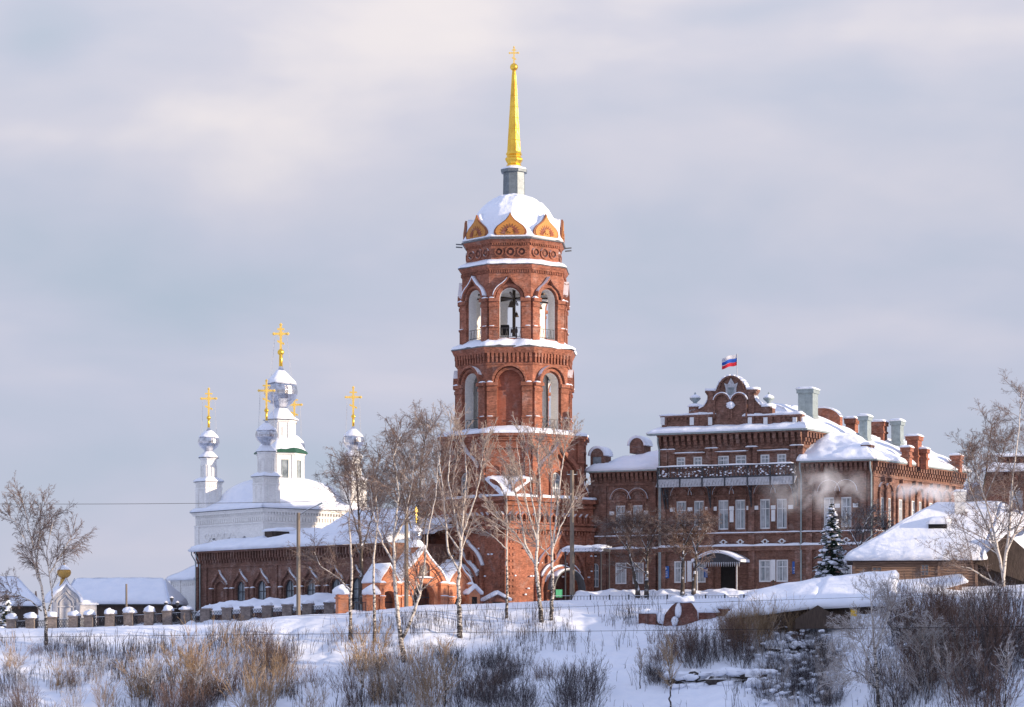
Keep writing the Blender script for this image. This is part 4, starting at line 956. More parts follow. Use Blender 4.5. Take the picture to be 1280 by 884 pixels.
def gate_part(x0, x1, zi, H, ow, ozs, pil_w, niche=False, ocx=None):
    cx = ocx if ocx is not None else (x0+x1)/2
    w = MB(); w.panel(x0, x1, -1.2, zi, [(cx, ow, -1.0, ozs, 'round')], 0.9)
    gp = gable(x0, x1, zi, H); w.slab(gp, 0, DG)
    w.quad((x0, 0, -1.2), (x0, DG, -1.2), (x0, DG, zi), (x0, 0, zi)); w.quad((x1, 0, -1.2), (x1, DG, -1.2), (x1, DG, zi), (x1, 0, zi))
    w.quad((x0, DG, -1.2), (cx-ow, DG, -1.2), (cx-ow, DG, zi), (x0, DG, zi)); w.quad((x1, DG, -1.2), (cx+ow, DG, -1.2), (cx+ow, DG, zi), (x1, DG, zi))
    wall = w.build('wall', MAT['brick_gate'], gate)
    t = MB(); n = len(gp); c_ = ((x0+x1)/2, zi)
    inn = [(c_[0]+(x-c_[0])*0.86, c_[1]+(z-c_[1])*0.86) for x, z in gp]; t.band(inn, gp, -0.2, 0)
    inn2 = [(c_[0]+(x-c_[0])*0.72, c_[1]+(z-c_[1])*0.70) for x, z in gp]; inn3 = [(c_[0]+(x-c_[0])*0.77, c_[1]+(z-c_[1])*0.76) for x, z in gp]; t.band(inn2, inn3, -0.1, 0)
    t.mold(cx, ozs, ow+0.02, 'round', -0.14, 0, 0.2, 16)
    for x_ in (x0+pil_w/2, x1-pil_w/2):
        t.box(x_-pil_w/2, x_+pil_w/2, -0.3, 0, -1.2, zi-0.02); t.box(x_-pil_w/2-0.1, x_+pil_w/2+0.1, -0.42, 0, zi-0.22, zi)
        t.box(x_-pil_w/2-0.07, x_+pil_w/2+0.07, -0.38, 0, zi-1.35, zi-1.2); t.box(x_-pil_w/2-0.07, x_+pil_w/2+0.07, -0.38, 0, 0.6, 0.75)
    t.build('wall_trim', MAT['brick_gate'], gate)
    dk = MB()
    for x_ in (x0+pil_w/2, x1-pil_w/2):
        dk.slab([(x_-0.13, zi-1.0), (x_+0.13, zi-1.0), (x_+0.13, zi-0.6), (x_, zi-0.42), (x_-0.13, zi-0.6)], -0.315, -0.29)
        for q in range(3): dk.box(x_-0.28+q*0.24, x_-0.2+q*0.24, -0.315, -0.29, zi-1.6, zi-1.5)
    dk.build('niche', MAT['brick'], wall)
    s = MB(); out_p = [(c_[0]+(x-c_[0])*1.04, c_[1]+(z-c_[1])*1.035+0.11) for x, z in gp]; s.band(gp, out_p, -0.28, DG+0.1)
    for v in range(len(s.v)):
        q = s.v[v]; s.v[v] = (q[0], q[1], q[2]+0.07*vn(q[0]*2, q[1]*2, 1))
    for x_ in (x0+pil_w/2, x1-pil_w/2): bar_snow(s, x_-pil_w/2-0.1, x_+pil_w/2+0.1, -0.42, -0.2, zi, 0.2); bar_snow(s, x_-pil_w/2-0.07, x_+pil_w/2+0.07, -0.38, -0.3, zi-1.2, 0.08)
    s.build('snow_cover', MAT['snow'], gate, True)
    d = MB()
    for s_ in (-1, 1):
        for q in range(7):
            x_ = cx+s_*(ow*(q+0.5)/7); d.tube([(x_, 0.75, -1.0), (x_, 0.75, ozs+ow*math.sqrt(1-((q+0.5)/7)**2))], 0.035, 4)
    d.box(cx-ow, cx+ow, 0.72, 0.78, 0.3, 0.4); d.box(cx-ow, cx+ow, 0.72, 0.78, ozs-0.1, ozs); d.build('iron_gate', MAT['iron'], gate)
zim = zg(557, 729); zis = zg(498, 729)
gate_part(GX['l0'], GX['l1'], zis, zg(487, 706)-zis, 0.95, zg(490, 752), 0.5)
gate_part(GX['m0'], GX['m1'], zim, zg(530, 686)-zim, (U(544)-U(517))/2, zg(530, 746), (U(509)-U(500)))
gate_part(GX['r0'], GX['r1'], zis, zg(571, 705)-zis, 0.6, zg(575, 753), 0.62, ocx=(GX['r0']+GX['r1'])/2+0.1)
cxm = (GX['m0']+GX['m1'])/2; zn = zg(530, 721)
ni = MB(); ni.slab([(cxm-0.62, zn), (cxm+0.62, zn)]+arch_pts(cxm, zn+0.75, 0.62, 'round', 12)[::-1], -0.06, 0.02); nb = ni.build('icon_niche', MAT['brick_dark'], gate)
ni = MB(); ni.mold(cxm, zn+0.75, 0.62, 'round', -0.22, 0, 0.16, 12, leg=0.75); ni.build('niche_frame', MAT['brick_gate'], nb)
ni = MB(); bar_snow(ni, cxm-0.95, cxm+0.95, -0.35, 0, zn-0.1, 0.16); ni.build('snow_trim', MAT['snow'], nb, True)
ni = MB(); ni.slab([(cxm-0.38, zn+0.1), (cxm+0.38, zn+0.1)]+arch_pts(cxm, zn+0.7, 0.38, 'round', 10)[::-1], -0.1, -0.05); ni.build('icon', MAT['stone'], nb)
# drum and dome
zt_ = zg(530, 690); dr = MB(Matrix.Translation((cxm, 1.1, 0))); dr.ngon([(0.5, zt_-0.9), (0.5, zt_+0.35), (0.62, zt_+0.45)], 8); dd = dr.build('drum', MAT['brick_gate'], gate)
dr = MB(Matrix.Translation((cxm, 1.1, 0))); dr.snowring([(1.0, zt_+0.42), (0.95, zt_+0.6), (0.45, zt_+1.1)], 8, 0, 4, 0.08); dr.build('snow_cap', MAT['snow'], dd, True)
onion_top(dd, cxm, 1.1, zt_+0.95, 0.62, 1.75, 0.5, 1.1, 0.05, chains=False)
# brick posts with snow hoods and rail left of the gate
wf = thing('gate_side_wall', 'orange brick wing wall with two snow hooded posts left of the gateway', 'wall', f.O, 15)
g2 = Fr(473, 228, 15, f.O.z); w = MB(); s = MB()
for px, wd in ((428, 0.5), (465, 0.55)):
    u = g2.U(px); w.box(u-wd, u+wd, -0.3, 0.7, -1.2, 1.9); w.box(u-wd-0.1, u+wd+0.1, -0.4, 0.8, 1.55, 1.7); w.slab([(u-wd-.1, 1.9), (u+wd+.1, 1.9), (u, 2.5)], -0.4, 0.8)
    s.blob((u, 0.2, 2.0), (0.9, 0.9, 0.8), int(px), 0.1, 8, True)
w.box(g2.U(432), g2.U(461), 0, 0.35, -1.2, 0.2); w.build('brick_wall', MAT['brick_gate'], wf)
s.snow((g2.U(430), -0.5, 0.0), (g2.U(463), -0.5, 0.0), (g2.U(463), 0.7, 0.25), (g2.U(430), 0.7, 0.25), th=0.35, amp=0.2); s.build('snow_cover', MAT['snow'], wf, True)
w = MB(); 
for q in range(9): x_ = g2.U(432)+q*(g2.U(461)-g2.U(432))/8; w.tube([(x_, 0.17, 0.2), (x_, 0.17, 1.3)], 0.03, 4)
w.box(g2.U(432), g2.U(461), 0.14, 0.2, 1.2, 1.26); w.build('railing', MAT['iron'], wf)
# two kiosks to the right of the gate
for px, Y, A, wd, col, lab in ((593, 234, 38, 1.3, 'brick_gate', 'tiny orange brick gabled stall touching the right end of the gateway'), (622, 236, 10, 2.2, 'brick_ruin', 'low snow capped hut at the foot of the bell tower')):
    p = at(px, 752, Y); o = thing('kiosk', lab, 'kiosk', (p.x, p.y, p.z-0.6), A); h = 1.3 if wd < 2 else 0.7
    w = MB(); w.slab([(-wd/2, -0.5), (wd/2, -0.5), (wd/2, h), (0, h+0.55), (-wd/2, h)], 0, 1.6); w.build('wall', MAT[col], o)
    w = MB(); w.slab([(-wd*0.22, 0), (wd*0.22, 0), (wd*0.22, h*0.8), (-wd*0.22, h*0.8)], -0.03, 0.0); w.build('opening', MAT['dark'], o)
    s = MB(); s.band([(-wd/2-0.2, h-0.05), (0, h+0.6), (wd/2+0.2, h-0.05)], [(-wd/2-0.25, h+0.2), (0, h+0.95), (wd/2+0.25, h+0.2)], -0.25, 1.8); s.build('snow_roof', MAT['snow'], o, True)
# ------------------------------------------------------------------ large brick town building on the right
f = Fr(823, 243, -25, None, py=748); LW = 2.2
bd = thing('brick_mansion', 'large ornate red brick three storey building with a cast iron balcony and snowy roofs', 'building', f.O, -25)
U = f.U; Z = f.Z
I4 = Matrix.Identity(4)
uM0, uM1 = U(823.5), U(1003); uR1 = U(1092.5)
zc = Z(1003, 541)            # underside of main eave
zc = Z(823, 545)
z_band1 = Z(1000, 683); z_band2 = Z(1000, 667); z_balc = Z(900, 604); zF2 = Z(900, 590)
wl = MB(); tr = MB(); sn = MB(); wins = []
def op(px, py0, py1, wpx, kind='rect'):
    u0, u1 = U(px-wpx/2), U(px+wpx/2); return ((u0+u1)/2, (u1-u0)/2, Z(px, py1), Z(px, py0), kind)
def opl(px, wpx): u0, u1 = U(px-wpx/2, LW), U(px+wpx/2, LW); return ((u0+u1)/2, (u1-u0)/2)
top_w = [op(p, 569.5, 583.5, w) for p, w in ((851, 11), (872, 11), (904, 14), (926, 13.5), (956, 11.5), (977, 11.5))]
zt0 = sum(o[2] for o in top_w)/6; zt1 = sum(o[3] for o in top_w)/6
mid_w = [op(p, 625, 662, 14) for p in (852, 874, 904.5, 925.5, 956.5, 977.5)]
zm0 = sum(o[2] for o in mid_w)/6; zm1 = sum(o[3] for o in mid_w)/6
g_w = [op(p, 700.5, 728, 15) for p in (850, 874.5, 956, 977.5)]
zg0 = sum(o[2] for o in g_w)/4; zg1 = sum(o[3] for o in g_w)/4
top_w = [(o[0], o[1], zt0, zt1, 'rect') for o in top_w]; mid_w = [(o[0], o[1], zm0, zm1, 'rect') for o in mid_w]; g_w = [(o[0], o[1], zg0, zg1, 'rect') for o in g_w]
door = (U(910), 0.75, -0.3, Z(910, 703), 'rect')
wl.panel(uM0, uM1, -2, z_band1, g_w+[door], 0.3); wl.panel(uM0, uM1, z_band1, z_balc, mid_w, 0.3); wl.panel(uM0, uM1, z_balc, zc, top_w, 0.3)
wins += [(o, 2, (0.68,)) for o in g_w+mid_w]+[(o, 2, (0.62,)) for o in top_w]
# main block body sides and back
DM = 11.0
wl.quad((uM0, 0, -2), (uM0, 0, zc), (uM0, DM, zc), (uM0, DM, -2))
wl.quad((uM0, DM, -2), (uM1, DM, -2), (uM1, DM, zc), (uM0, DM, zc))
# right wing facade
zr = Z(1050, 577.5)
rw_m = [op(p, 621, 657, 14) for p in (1037.5, 1059)]; rw_m = [(o[0], o[1], zm0, zm1, 'rect') for o in rw_m]
rw_g = [(o[0], o[1], zg0, zg1, 'rect') for o in rw_m]
wl.m = Matrix.Translation((0, -0.25, 0)); wl.panel(uM1, uR1, -2, z_band1, rw_g, 0.3); wl.panel(uM1, uR1, z_band1, zr, rw_m, 0.3); wl.m = I4
# side walls at their own angle (street corner)
SA = 82.0  # relative to the facade
corner = Vector((uR1, -0.25, 0))
Ms = RZ(SA, uR1, -0.25)
# photo px -> distance along the side wall
wc = Matrix.Rotation(rad(-25), 4, 'Z') @ Vector((uR1, -0.25, 0)); cw = f.O+Vector((wc.x, wc.y, 0))
fs = Fr(0, 1, -25+SA, f.O.z); fs.O = Vector((cw.x, cw.y, f.O.z))
LS = fs.U(1204)
sw_m = []
for p in (1102.5, 1110.5, 1125, 1141, 1149, 1163, 1172, 1183, 1191): sw_m.append((fs.U(p), 0.62, zm0, zm1, 'rect'))
wl.m = Ms; wl.panel(0, LS, -2, z_band1, [(o[0], o[1], zg0, zg1, 'rect') for o in sw_m], 0.3); wl.panel(0, LS, z_band1, zr, sw_m, 0.3); wl.m = I4
# main block's own lit side above the wing roof
Mm = RZ(SA, uM1, 0); fm = Fr(0, 1, -25+SA, 0); wc2 = Matrix.Rotation(rad(-25), 4, 'Z') @ Vector((uM1, 0, 0)); fm.O = Vector((f.O.x+wc2.x, f.O.y+wc2.y, f.O.z))
LM = fm.U(1062); wl.m = Mm; wl.panel(0, LM, zr-1, zc, [], 0.3); wl.m = I4
# left wing
zl = Z(780, 590, LW); uL0 = U(738.5, LW)
lw_m = [opl(p, 14) for p in (776, 797.5)]; lw_m = [(o[0], o[1], zm0, zm1-0.15, 'rect') for o in lw_m]
lw_g = [(o[0], o[1], zg0, zg1, 'rect') for o in lw_m]
nar = (U(744, LW), 0.36, zg0-0.3, zg1-0.4, 'round')
wl.m = Matrix.Translation((0, LW, 0)); wl.panel(uL0, uM0, -2, z_band1, lw_g+[nar], 0.3); wl.panel(uL0, uM0, z_band1, zl, lw_m, 0.3)
wl.quad((uL0, 0, -2), (uL0, 0, zl), (uL0, 5.5, zl), (uL0, 5.5, -2)); wl.m = I4
wl.build('wall', MAT['brick_hall'], bd)
for o, c, r_ in wins: window(bd, I4, o[0]-o[1], o[0]+o[1], o[2], o[3], y=0.16, cols=c, rows=r_, fw=0.13)
for o in rw_m+rw_g: window(bd, Matrix.Translation((0, -0.25, 0)), o[0]-o[1], o[0]+o[1], o[2], o[3], y=0.16, rows=(0.68,), fw=0.13)
for o in lw_m+lw_g: window(bd, Matrix.Translation((0, LW, 0)), o[0]-o[1], o[0]+o[1], o[2], o[3], y=0.16, rows=(0.68,), fw=0.13)
window(bd, Matrix.Translation((0, LW, 0)), nar[0]-0.36, nar[0]+0.36, nar[2], nar[3]+0.34, y=0.16, kind='round', rows=(0.35, 0.7), fw=0.08)
for o in sw_m:
    window(bd, Ms, o[0]-o[1], o[0]+o[1], o[2], o[3], y=0.16, rows=(0.68,), fw=0.1)
    window(bd, Ms, o[0]-o[1], o[0]+o[1], zg0, zg1, y=0.16, rows=(0.68,), fw=0.1)
# --- decoration
white = MB()
def pair_deco(m, ua, ub, zt, hw, blocks=True):
    tr.m = m; sn.m = m; white.m = m
    for u in (ua, ub):
        tr.mold(u, zt+0.55, hw, 'round', -0.2, 0, 0.2, 16); tr.mold(u, zt+0.55, hw*0.62, 'round', -0.08, 0, 0.12, 12)
        sn.band(arch_pts(u, zt+0.55, hw+0.2, 'round', 16), arch_pts(u, zt+0.55, hw+0.222, 'round', 16), -0.22, 0)
        tr.box(u-hw-0.1, u+hw+0.1, -0.12, 0, zt+0.28, zt+0.48)
        tr.box(u-hw*0.75, u-hw*0.6, -0.12, 0, zm0-0.2, zt+0.3); tr.box(u+hw*0.6, u+hw*0.75, -0.12, 0, zm0-0.2, zt+0.3)
    if blocks:
        for u in (ua-hw*1.05, (ua+ub)/2, ub+hw*1.05): white.box(u-0.24, u+0.24, -0.14, 0, zt-1.0, zt-0.62)
hwp = 0.86
for a, b_ in ((0, 1), (2, 3), (4, 5)): pair_deco(I4, mid_w[a][0], mid_w[b_][0], zm1, hwp)
pair_deco(Matrix.Translation((0, -0.25, 0)), rw_m[0][0], rw_m[1][0], zm1, hwp); pair_deco(Matrix.Translation((0, LW, 0)), lw_m[0][0], lw_m[1][0], zm1-0.1, hwp)
for o in sw_m:
    tr.m = Ms; sn.m = Ms; tr.mold(o[0], zm1+0.55, 0.7, 'round', -0.2, 0, 0.18, 14);
    for s_ in (-1, 1): tr.box(o[0]+s_*0.85-0.12, o[0]+s_*0.85+0.12, -0.22, 0, zm0-0.5, zm1+0.5)
    tr.box(o[0]-0.1, o[0]+0.1, -0.35, 0, zm1+1.5, zm1+1.9)
for u in (U(890), U(941)): white.m = I4; white.box((mid_w[2][0]+mid_w[3][0])/2-0.2, (mid_w[2][0]+mid_w[3][0])/2+0.2, -0.1, 0, zm0+0.7, zm1-0.9)
white.m = I4
for a, b_ in ((2, 3), (4, 5)): white.box((mid_w[a][0]+mid_w[b_][0])/2-0.2, (mid_w[a][0]+mid_w[b_][0])/2+0.2, -0.12, 0, zm0+0.7, zm1-1.05)
for a, b_ in ((0, 1), (2, 3)): white.box((g_w[a][0]+g_w[b_][0])/2-0.22, (g_w[a][0]+g_w[b_][0])/2+0.22, -0.12, 0, zg0+0.1, zg1)
for o in mid_w[2:]+rw_m:     # ring ornaments
    y_ = -0.25 if o in rw_m else 0; zz = z_band2-0.7; white.m = Matrix.Translation((0, y_, 0))
    white.band([(o[0]+0.15*math.cos(i*math.pi/6), zz+0.15*math.sin(i*math.pi/6)) for i in range(13)], [(o[0]+0.25*math.cos(i*math.pi/6), zz+0.25*math.sin(i*math.pi/6)) for i in range(13)], -0.1, 0)
    for s_ in (-1, 1): white.slab([(o[0]+s_*0.26, zz-0.1), (o[0]+s_*0.42, zz), (o[0]+s_*0.26, zz+0.1)][::s_], -0.08, 0)
white.build('white_ornament', MAT['white_paint'], bd)
for m, x0, x1 in ((I4, uM0, uM1), (Matrix.Translation((0, -0.25, 0)), uM1, uR1+0.1), (Matrix.Translation((0, LW, 0)), uL0, uM0), (Ms, 0, LS)):
    tr.m = m; sn.m = m
    for z0_, z1_, p in ((z_band1-0.35, z_band1+0.1, 0.3), (z_band2, z_band2+0.16, 0.2), (0.3, 0.5, 0.15), (zm0-0.4, zm0-0.22, 0.1)): tr.box(x0, x1, -p, 0, z0_, z1_)
    bar_snow(sn, x0, x1, -0.33, 0, z_band1+0.1, 0.2); bar_snow(sn, x0, x1, -0.22, 0, z_band2+0.16, 0.1)
# corbel rows
def corbels(m, x0, x1, zt, h, step, w=0.16, p=0.5):
    tr.m = m; n = int((x1-x0)/step)
    for q in range(n+1):
        x = x0+0.2+q*(x1-x0-0.4)/n; tr.box(x-w, x+w, -p, 0, zt-h*0.5, zt-0.12); tr.box(x-w, x+w, -p*0.62, 0, zt-h*0.8, zt-h*0.5); tr.box(x-w, x+w, -p*0.3, 0, zt-h, zt-h*0.8)
    tr.box(x0, x1, -p-0.08, 0, zt-0.12, zt); tr.box(x0, x1, -0.14, 0, zt-h-0.35, zt-h-0.15)
corbels(I4, uM0, uM1, zc, 1.25, 0.62, 0.17, 0.5)
corbels(Mm, 0, LM, zc, 1.25, 0.62, 0.17, 0.5)
corbels(Matrix.Translation((0, -0.25, 0)), uM1, uR1, zr, 0.9, 0.5, 0.13, 0.36)
corbels(Ms, 0, LS, zr, 1.1, 0.62, 0.15, 0.45)
corbels(Matrix.Translation((0, LW, 0)), uL0, uM0, zl, 1.0, 0.5, 0.14, 0.4)
tr.m = I4; sn.m = I4
for px in (831, 840, 887, 893.5, 937.5, 943, 993, 1000):   # upper pilasters
    u = U(px); tr.box(u-0.32, u+0.32, -0.16, 0, z_balc, zc-1.5); tr.box(u-0.4, u+0.4, -0.24, 0, zt1+0.5, zt1+0.75); bar_snow(sn, u-0.4, u+0.4, -0.24, 0, zt1+0.75, 0.1)
for a, b_ in ((0, 1), (2, 3), (4, 5)):
    x0, x1 = top_w[a][0]-0.8, top_w[b_][0]+0.8; tr.box(x0, x1, -0.14, 0, zt1+0.22, zt1+0.38); bar_snow(sn, x0, x1, -0.14, 0, zt1+0.38, 0.08)
for px, o_, z1_ in ((738, LW, zl-1.2), (755, LW, zl-1.2), (817, LW, zl-1.2), (829, 0, z_balc-0.5), (889, 0, z_balc), (940, 0, z_balc), (998, 0, z_balc), (1012, -0.25, zr-1), (1024, -0.25, zr-1), (1080, -0.25, zr-1), (1089, -0.25, zr-1)):
    tr.m = Matrix.Translation((0, o_, 0)); u = U(px, o_); tr.box(u-0.3, u+0.3, -0.2, 0, -1, z1_)
tr.m = I4
tr.build('wall_trim', MAT['brick_hall'], bd); sn.build('snow_trim', MAT['snow'], bd, True)
# eaves
ev = MB(); ev.box(uM0-0.9, uM1+0.75, -0.95, 0, zc, zc+0.16)
ev.m = Mm; ev.box(-0.8, LM, -0.75, 0, zc+0.002, zc+0.158)
ev.m = Matrix.Translation((0, -0.25, 0)); ev.box(uM1+0.02, uR1+0.5, -0.6, 0, zr, zr+0.14)
ev.m = Ms; ev.box(-0.5, LS+0.4, -0.62, 0, zr+0.002, zr+0.138)
ev.m = Matrix.Translation((0, LW, 0)); ev.box(uL0-0.3, uM0, -0.6, 0, zl, zl+0.14); ev.build('eave', MAT['grey_sheet'], bd)
# roofs
rf = MB()
yr = 5.2; zR = Z(935, 527, 0)
rf.snow((uM0-0.95, -1.0, zc+0.17), (uM1+0.8, -1.0, zc+0.17), (uM1+0.2, 1.4, zc+0.95), (uM0, 1.4, zc+0.95), th=0.24, amp=0.14, fall=(1, 1, 0, 1), over=0.05)
# main roof behind the parapet
ux = uM1; s82, c82 = math.sin(rad(SA)), math.cos(rad(SA))
def side(u0, t_, d): # point: start on facade u0, go back t_ along the side direction, inwards d
    return (u0+c82*t_-s82*d, s82*t_+c82*d)
def P3(u0, t_, d, z): x, y = side(u0, t_, d); return (x, y, z)
zrm = zc+3.0
LMx = fm.U(1070)
rf.snow(P3(ux, -0.9, -0.8, zc+0.17), P3(ux, LM+0.6, -0.8, zc+0.17), P3(ux, LMx, 5, zrm), P3(ux, 4.5, 5.5, zrm), th=0.35, amp=0.3, fall=(1, 1, 0, 0), over=0.1, sc=0.4)
rf.snow((uM0, 1.0, zc+0.9), P3(ux, 0.5, 0, zc+0.9), P3(ux, 4.5, 5.5, zrm), (uM0+5, 5, zrm), th=0.3, amp=0.1, fall=(0, 0, 0, 0))
rf.snow(P3(ux, LMx, 5, zrm-0.02), (uM0+5, 12, zrm), (uM0+5, 5, zrm), P3(ux, 4.5, 5.5, zrm), th=0.3, amp=0.1, fall=(0, 0, 0, 0))
rf.build('main_snow_roof', MAT['snow'], bd, True)
# side wing roof
rf = MB(); zw = zr+0.15; hz = 2.75
c0 = P3(uR1, -0.95, -0.6, zw); c1 = P3(uR1, LS+0.5, -0.6, zw); r0 = P3(uR1, 4.6, 4.6, zw+hz); r1 = P3(uR1, LS-3, 4.6, zw+hz)
rf.snow((uM1-0.3, -0.95, zw), c0, r0, P3(uM1, 4.6, 0.2, zw+hz+0.3), th=0.26, amp=0.26, fall=(1, 0, 0, 0), over=0.1)
rf.snow(c0, c1, r1, r0, th=0.26, amp=0.26, fall=(1, 0, 0, 0), over=0.15)
rf.snow(c1, P3(uR1, LS+0.5, 9.5, zw), r1, r1, th=0.4, amp=0.2, fall=(1, 0, 0, 0))
rf.snow(P3(uR1, LS+0.5, 9.5, zw), P3(uR1, 2, 9.5, zw), r0, r1, th=0.4, amp=0.2, fall=(0, 0, 0, 0))
rf.build('wing_snow_roof', MAT['snow'], bd, True)
rf = MB(); rf.snow((uL0-0.4, LW-0.6, zl+0.15), (uM0, LW-0.6, zl+0.15), (uM0, LW+4.1, zl+2.35), (uL0+2.9, LW+4.1, zl+1.6), th=0.4, amp=0.22, fall=(1, 0, 0, 1), over=0.2)
rf.snow((uL0-0.4, LW+4.8, zl+0.15), (uL0-0.4, LW-0.6, zl+0.15), (uL0+2.9, LW+4.1, zl+1.6), (uL0+2.9, LW+4.8, zl+1.6), th=0.4, amp=0.2, fall=(1, 0, 0, 0)); rf.build('left_snow_roof', MAT['snow'], bd, True)
# parapets
pp = MB(); ps = MB(); yP = 0.5
Zp = lambda px, py: Z(px, py, yP); Up = lambda px: U(px, yP)
for a, b_ in ((828, 893), (932, 1001.5)):
    x0, x1 = Up(a), Up(b_); z0_ = zc+0.4; z1_ = Zp((a+b_)/2, 519)
    pp.box(x0, x1, yP, yP+0.5, z0_, z1_-0.15); pp.box(x0-0.15, x1+0.15, yP-0.18, yP+0.65, z1_-0.2, z1_)
    for q in range(12): x = x0+0.3+q*(x1-x0-0.6)/11; pp.box(x-0.1, x+0.1, yP-0.12, yP, z1_-0.45, z1_-0.2)
    for x in (x0, x0+(x1-x0)*0.55, x1-0.5): pp.box(x, x+0.5, yP-0.16, yP, z0_, z1_-0.2)
    ps.snow((x0-0.25, yP-0.25, z1_), (x1+0.2, yP-0.25, z1_), (x1+0.2, yP+0.8, z1_), (x0-0.25, yP+0.8, z1_), th=0.22, amp=0.16, nv=6, wid=0.3)
for px in (829.5, 866, 889, 938.5, 958, 994.5): u = Up(px); z1_ = Zp(px, 522); wb = MB(); wb.box(u-0.2, u+0.2, yP-0.3, yP-0.17, z1_-0.75, z1_); wb.build('white_post', MAT['white_paint'], bd)
# side parapet
pp.m = Mm; pp.box(0.3, 1.0, 0.6, 1.4, zc+0.3, zc+1.5); pp.m = I4
# shaped pediment
def pz(px, py): return (Up(px), Zp(px, py))
zsh = Zp(915, 489.5)
L_ = [pz(862, 520), pz(862, 515), pz(872, 512), pz(880, 508), pz(884, 502), pz(886, 497), pz(884, 494), pz(882, 491), pz(882, 488.5), pz(895, 488.5), pz(896.5, 485), pz(899, 479.5), pz(903, 475), pz(908, 472), pz(914, 470.6), pz(920, 471.5), pz(925, 474), pz(929.5, 478), pz(932.5, 483), pz(934, 487), pz(947, 486.5), pz(947, 489), pz(945, 492), pz(943, 495), pz(945, 500), pz(950, 506), pz(958, 509), pz(966, 510), pz(966, 520)]
poly_ = [(L_[0][0], zc+0.4)]+L_+[(L_[-1][0], zc+0.4)]
pp.slab(poly_, yP-0.1, yP+0.7)
for px in (903.5, 925): # twin arched fields with mouldings
    u = Up(px); pp.mold(u, Zp(px, 502.5), 0.68, 'round', yP-0.4, yP-0.1, 0.16, 14, leg=1.6); ps.band(arch_pts(u, Zp(px, 502.5), 0.84, 'round', 14)[1:14], arch_pts(u, Zp(px, 502.5), 0.93, 'round', 14)[1:14], yP-0.37, yP-0.1)
for px in (889, 940): u = Up(px); pp.box(u-0.3, u+0.3, yP-0.25, yP-0.1, zc+0.5, Zp(px, 490)); 
for px in (883, 939.5): pp.box(Up(px), Up(px+7), yP-0.4, yP, Zp(px, 491.5), Zp(px, 489.5))
pp.mold(Up(914.5), Zp(914.5, 487), 1.15, 'round', yP-0.28, yP-0.1, 0.18, 16)
for a, b_ in zip(L_[7:-1], L_[8:]):
    if a[0] < b_[0]: ps.slab([(a[0], a[1]-0.02), (b_[0]+0.02, b_[1]-0.02), (b_[0]+0.02, b_[1]+0.2), (a[0], a[1]+0.2)], yP-0.2, yP+0.8)
for a, b_ in zip(L_[1:5], L_[2:6]):
    ps.slab([(a[0], a[1]-0.02), (b_[0], b_[1]-0.02), (b_[0], b_[1]+0.14), (a[0], a[1]+0.14)], yP-0.2, yP+0.8)
ps.blob((Up(914.5), yP-0.3, Zp(914, 507)), (0.42, 0.25, 0.35), 3, 0.2, 6); 
pp.build('parapet', MAT['brick_hall'], bd); ps.build('parapet_snow', MAT['snow'], bd, True)
# emblem of the pediment: crowned shield shape in pale stone
em = MB(); u, z = Up(914.5), Zp(914.5, 486)
em.slab([(u-0.5, z-0.7), (u-0.25, z-0.95), (u+0.25, z-0.95), (u+0.5, z-0.7), (u+0.55, z+0.1), (u+0.7, z+0.55), (u+0.35, z+0.4), (u+0.15, z+0.75), (u, z+1.0), (u-0.15, z+0.75), (u-0.35, z+0.4), (u-0.7, z+0.55), (u-0.55, z+0.1)], yP-0.2, yP-0.08); eb = em.build('emblem', MAT['lattice'], bd)
em = MB(); em.slab([(u-0.3, z-0.6), (u+0.3, z-0.6), (u+0.34, z+0.1), (u-0.34, z+0.1)], yP-0.24, yP-0.19); em.build('shield', MAT['glass'], eb)
for px in (868, 960):
    u, z = Up(px), Zp(px, 507.5); p = MB(); p.box(u-0.5, u+0.5, yP-0.2, yP+0.6, zc+0.6, z-0.05); p.build('pedestal', MAT['brick_hall'], bd)
    p = MB(Matrix.Translation((u, yP+0.2, z))); p.lathe([(0.3, -0.05), (0.34, 0.05), (0.14, 0.2), (0.2, 0.35), (0.5, 0.62), (0.55, 0.75), (0.36, 0.88), (0.12, 1.0), (0.1, 1.2), (0.02, 1.35)], 16); ur = p.build('urn', MAT['grey_sheet'], bd, True)
    p = MB(Matrix.Translation((u, yP+0.2, z))); p.lathe([(0.54, 0.76), (0.5, 0.92), (0.25, 1.05), (0.06, 1.15)], 12); p.lathe([(0.75, -0.08), (0.7, 0.1), (0.3, 0.25)], 12); p.build('snow_cap', MAT['snow'], ur, True)
# chimneys and roof bricks
def stack(px, py_b, py_t, wpx, off, mat_, u0=None, dep=0.5, cap=True, name='chimney', th=0.22):
    x0, x1 = U(px-wpx/2, off), U(px+wpx/2, off); zb_, zt_ = Z(px, py_b, off), Z(px, py_t, off); d = (x1-x0)*dep+0.3
    x1 -= d*0.18; m = MB(); m.box(x0+0.08, x1-0.08, off, off+d, zb_-0.8, zt_-0.02)
    m.box(x0-0.04, x1+0.04, off-0.12, off+d+0.12, zt_-0.42, zt_-0.12); m.box(x0-0.08, x1+0.08, off-0.16, off+d+0.16, zt_-0.12, zt_)
    m.box(x0-0.02, x1+0.02, off-0.1, off+d+0.1, zb_+0.1, zb_+0.3); m.box((x0+x1)/2-0.04, (x0+x1)/2+0.04, off-0.04, off, zb_, zt_-0.4)
    o = m.build(name, MAT[mat_], bd)
    m = MB(); m.snow((x0-0.1, off-0.2, zt_), (x1+0.1, off-0.2, zt_), (x1+0.1, off+d+0.2, zt_), (x0-0.1, off+d+0.2, zt_), th=th, amp=0.08, nu=8, nv=6, wid=0.3); m.build('snow_cap', MAT['snow'], o, True)
stack(1008.5, 524, 486, 24, 5.5, 'grey_sheet', dep=0.7)
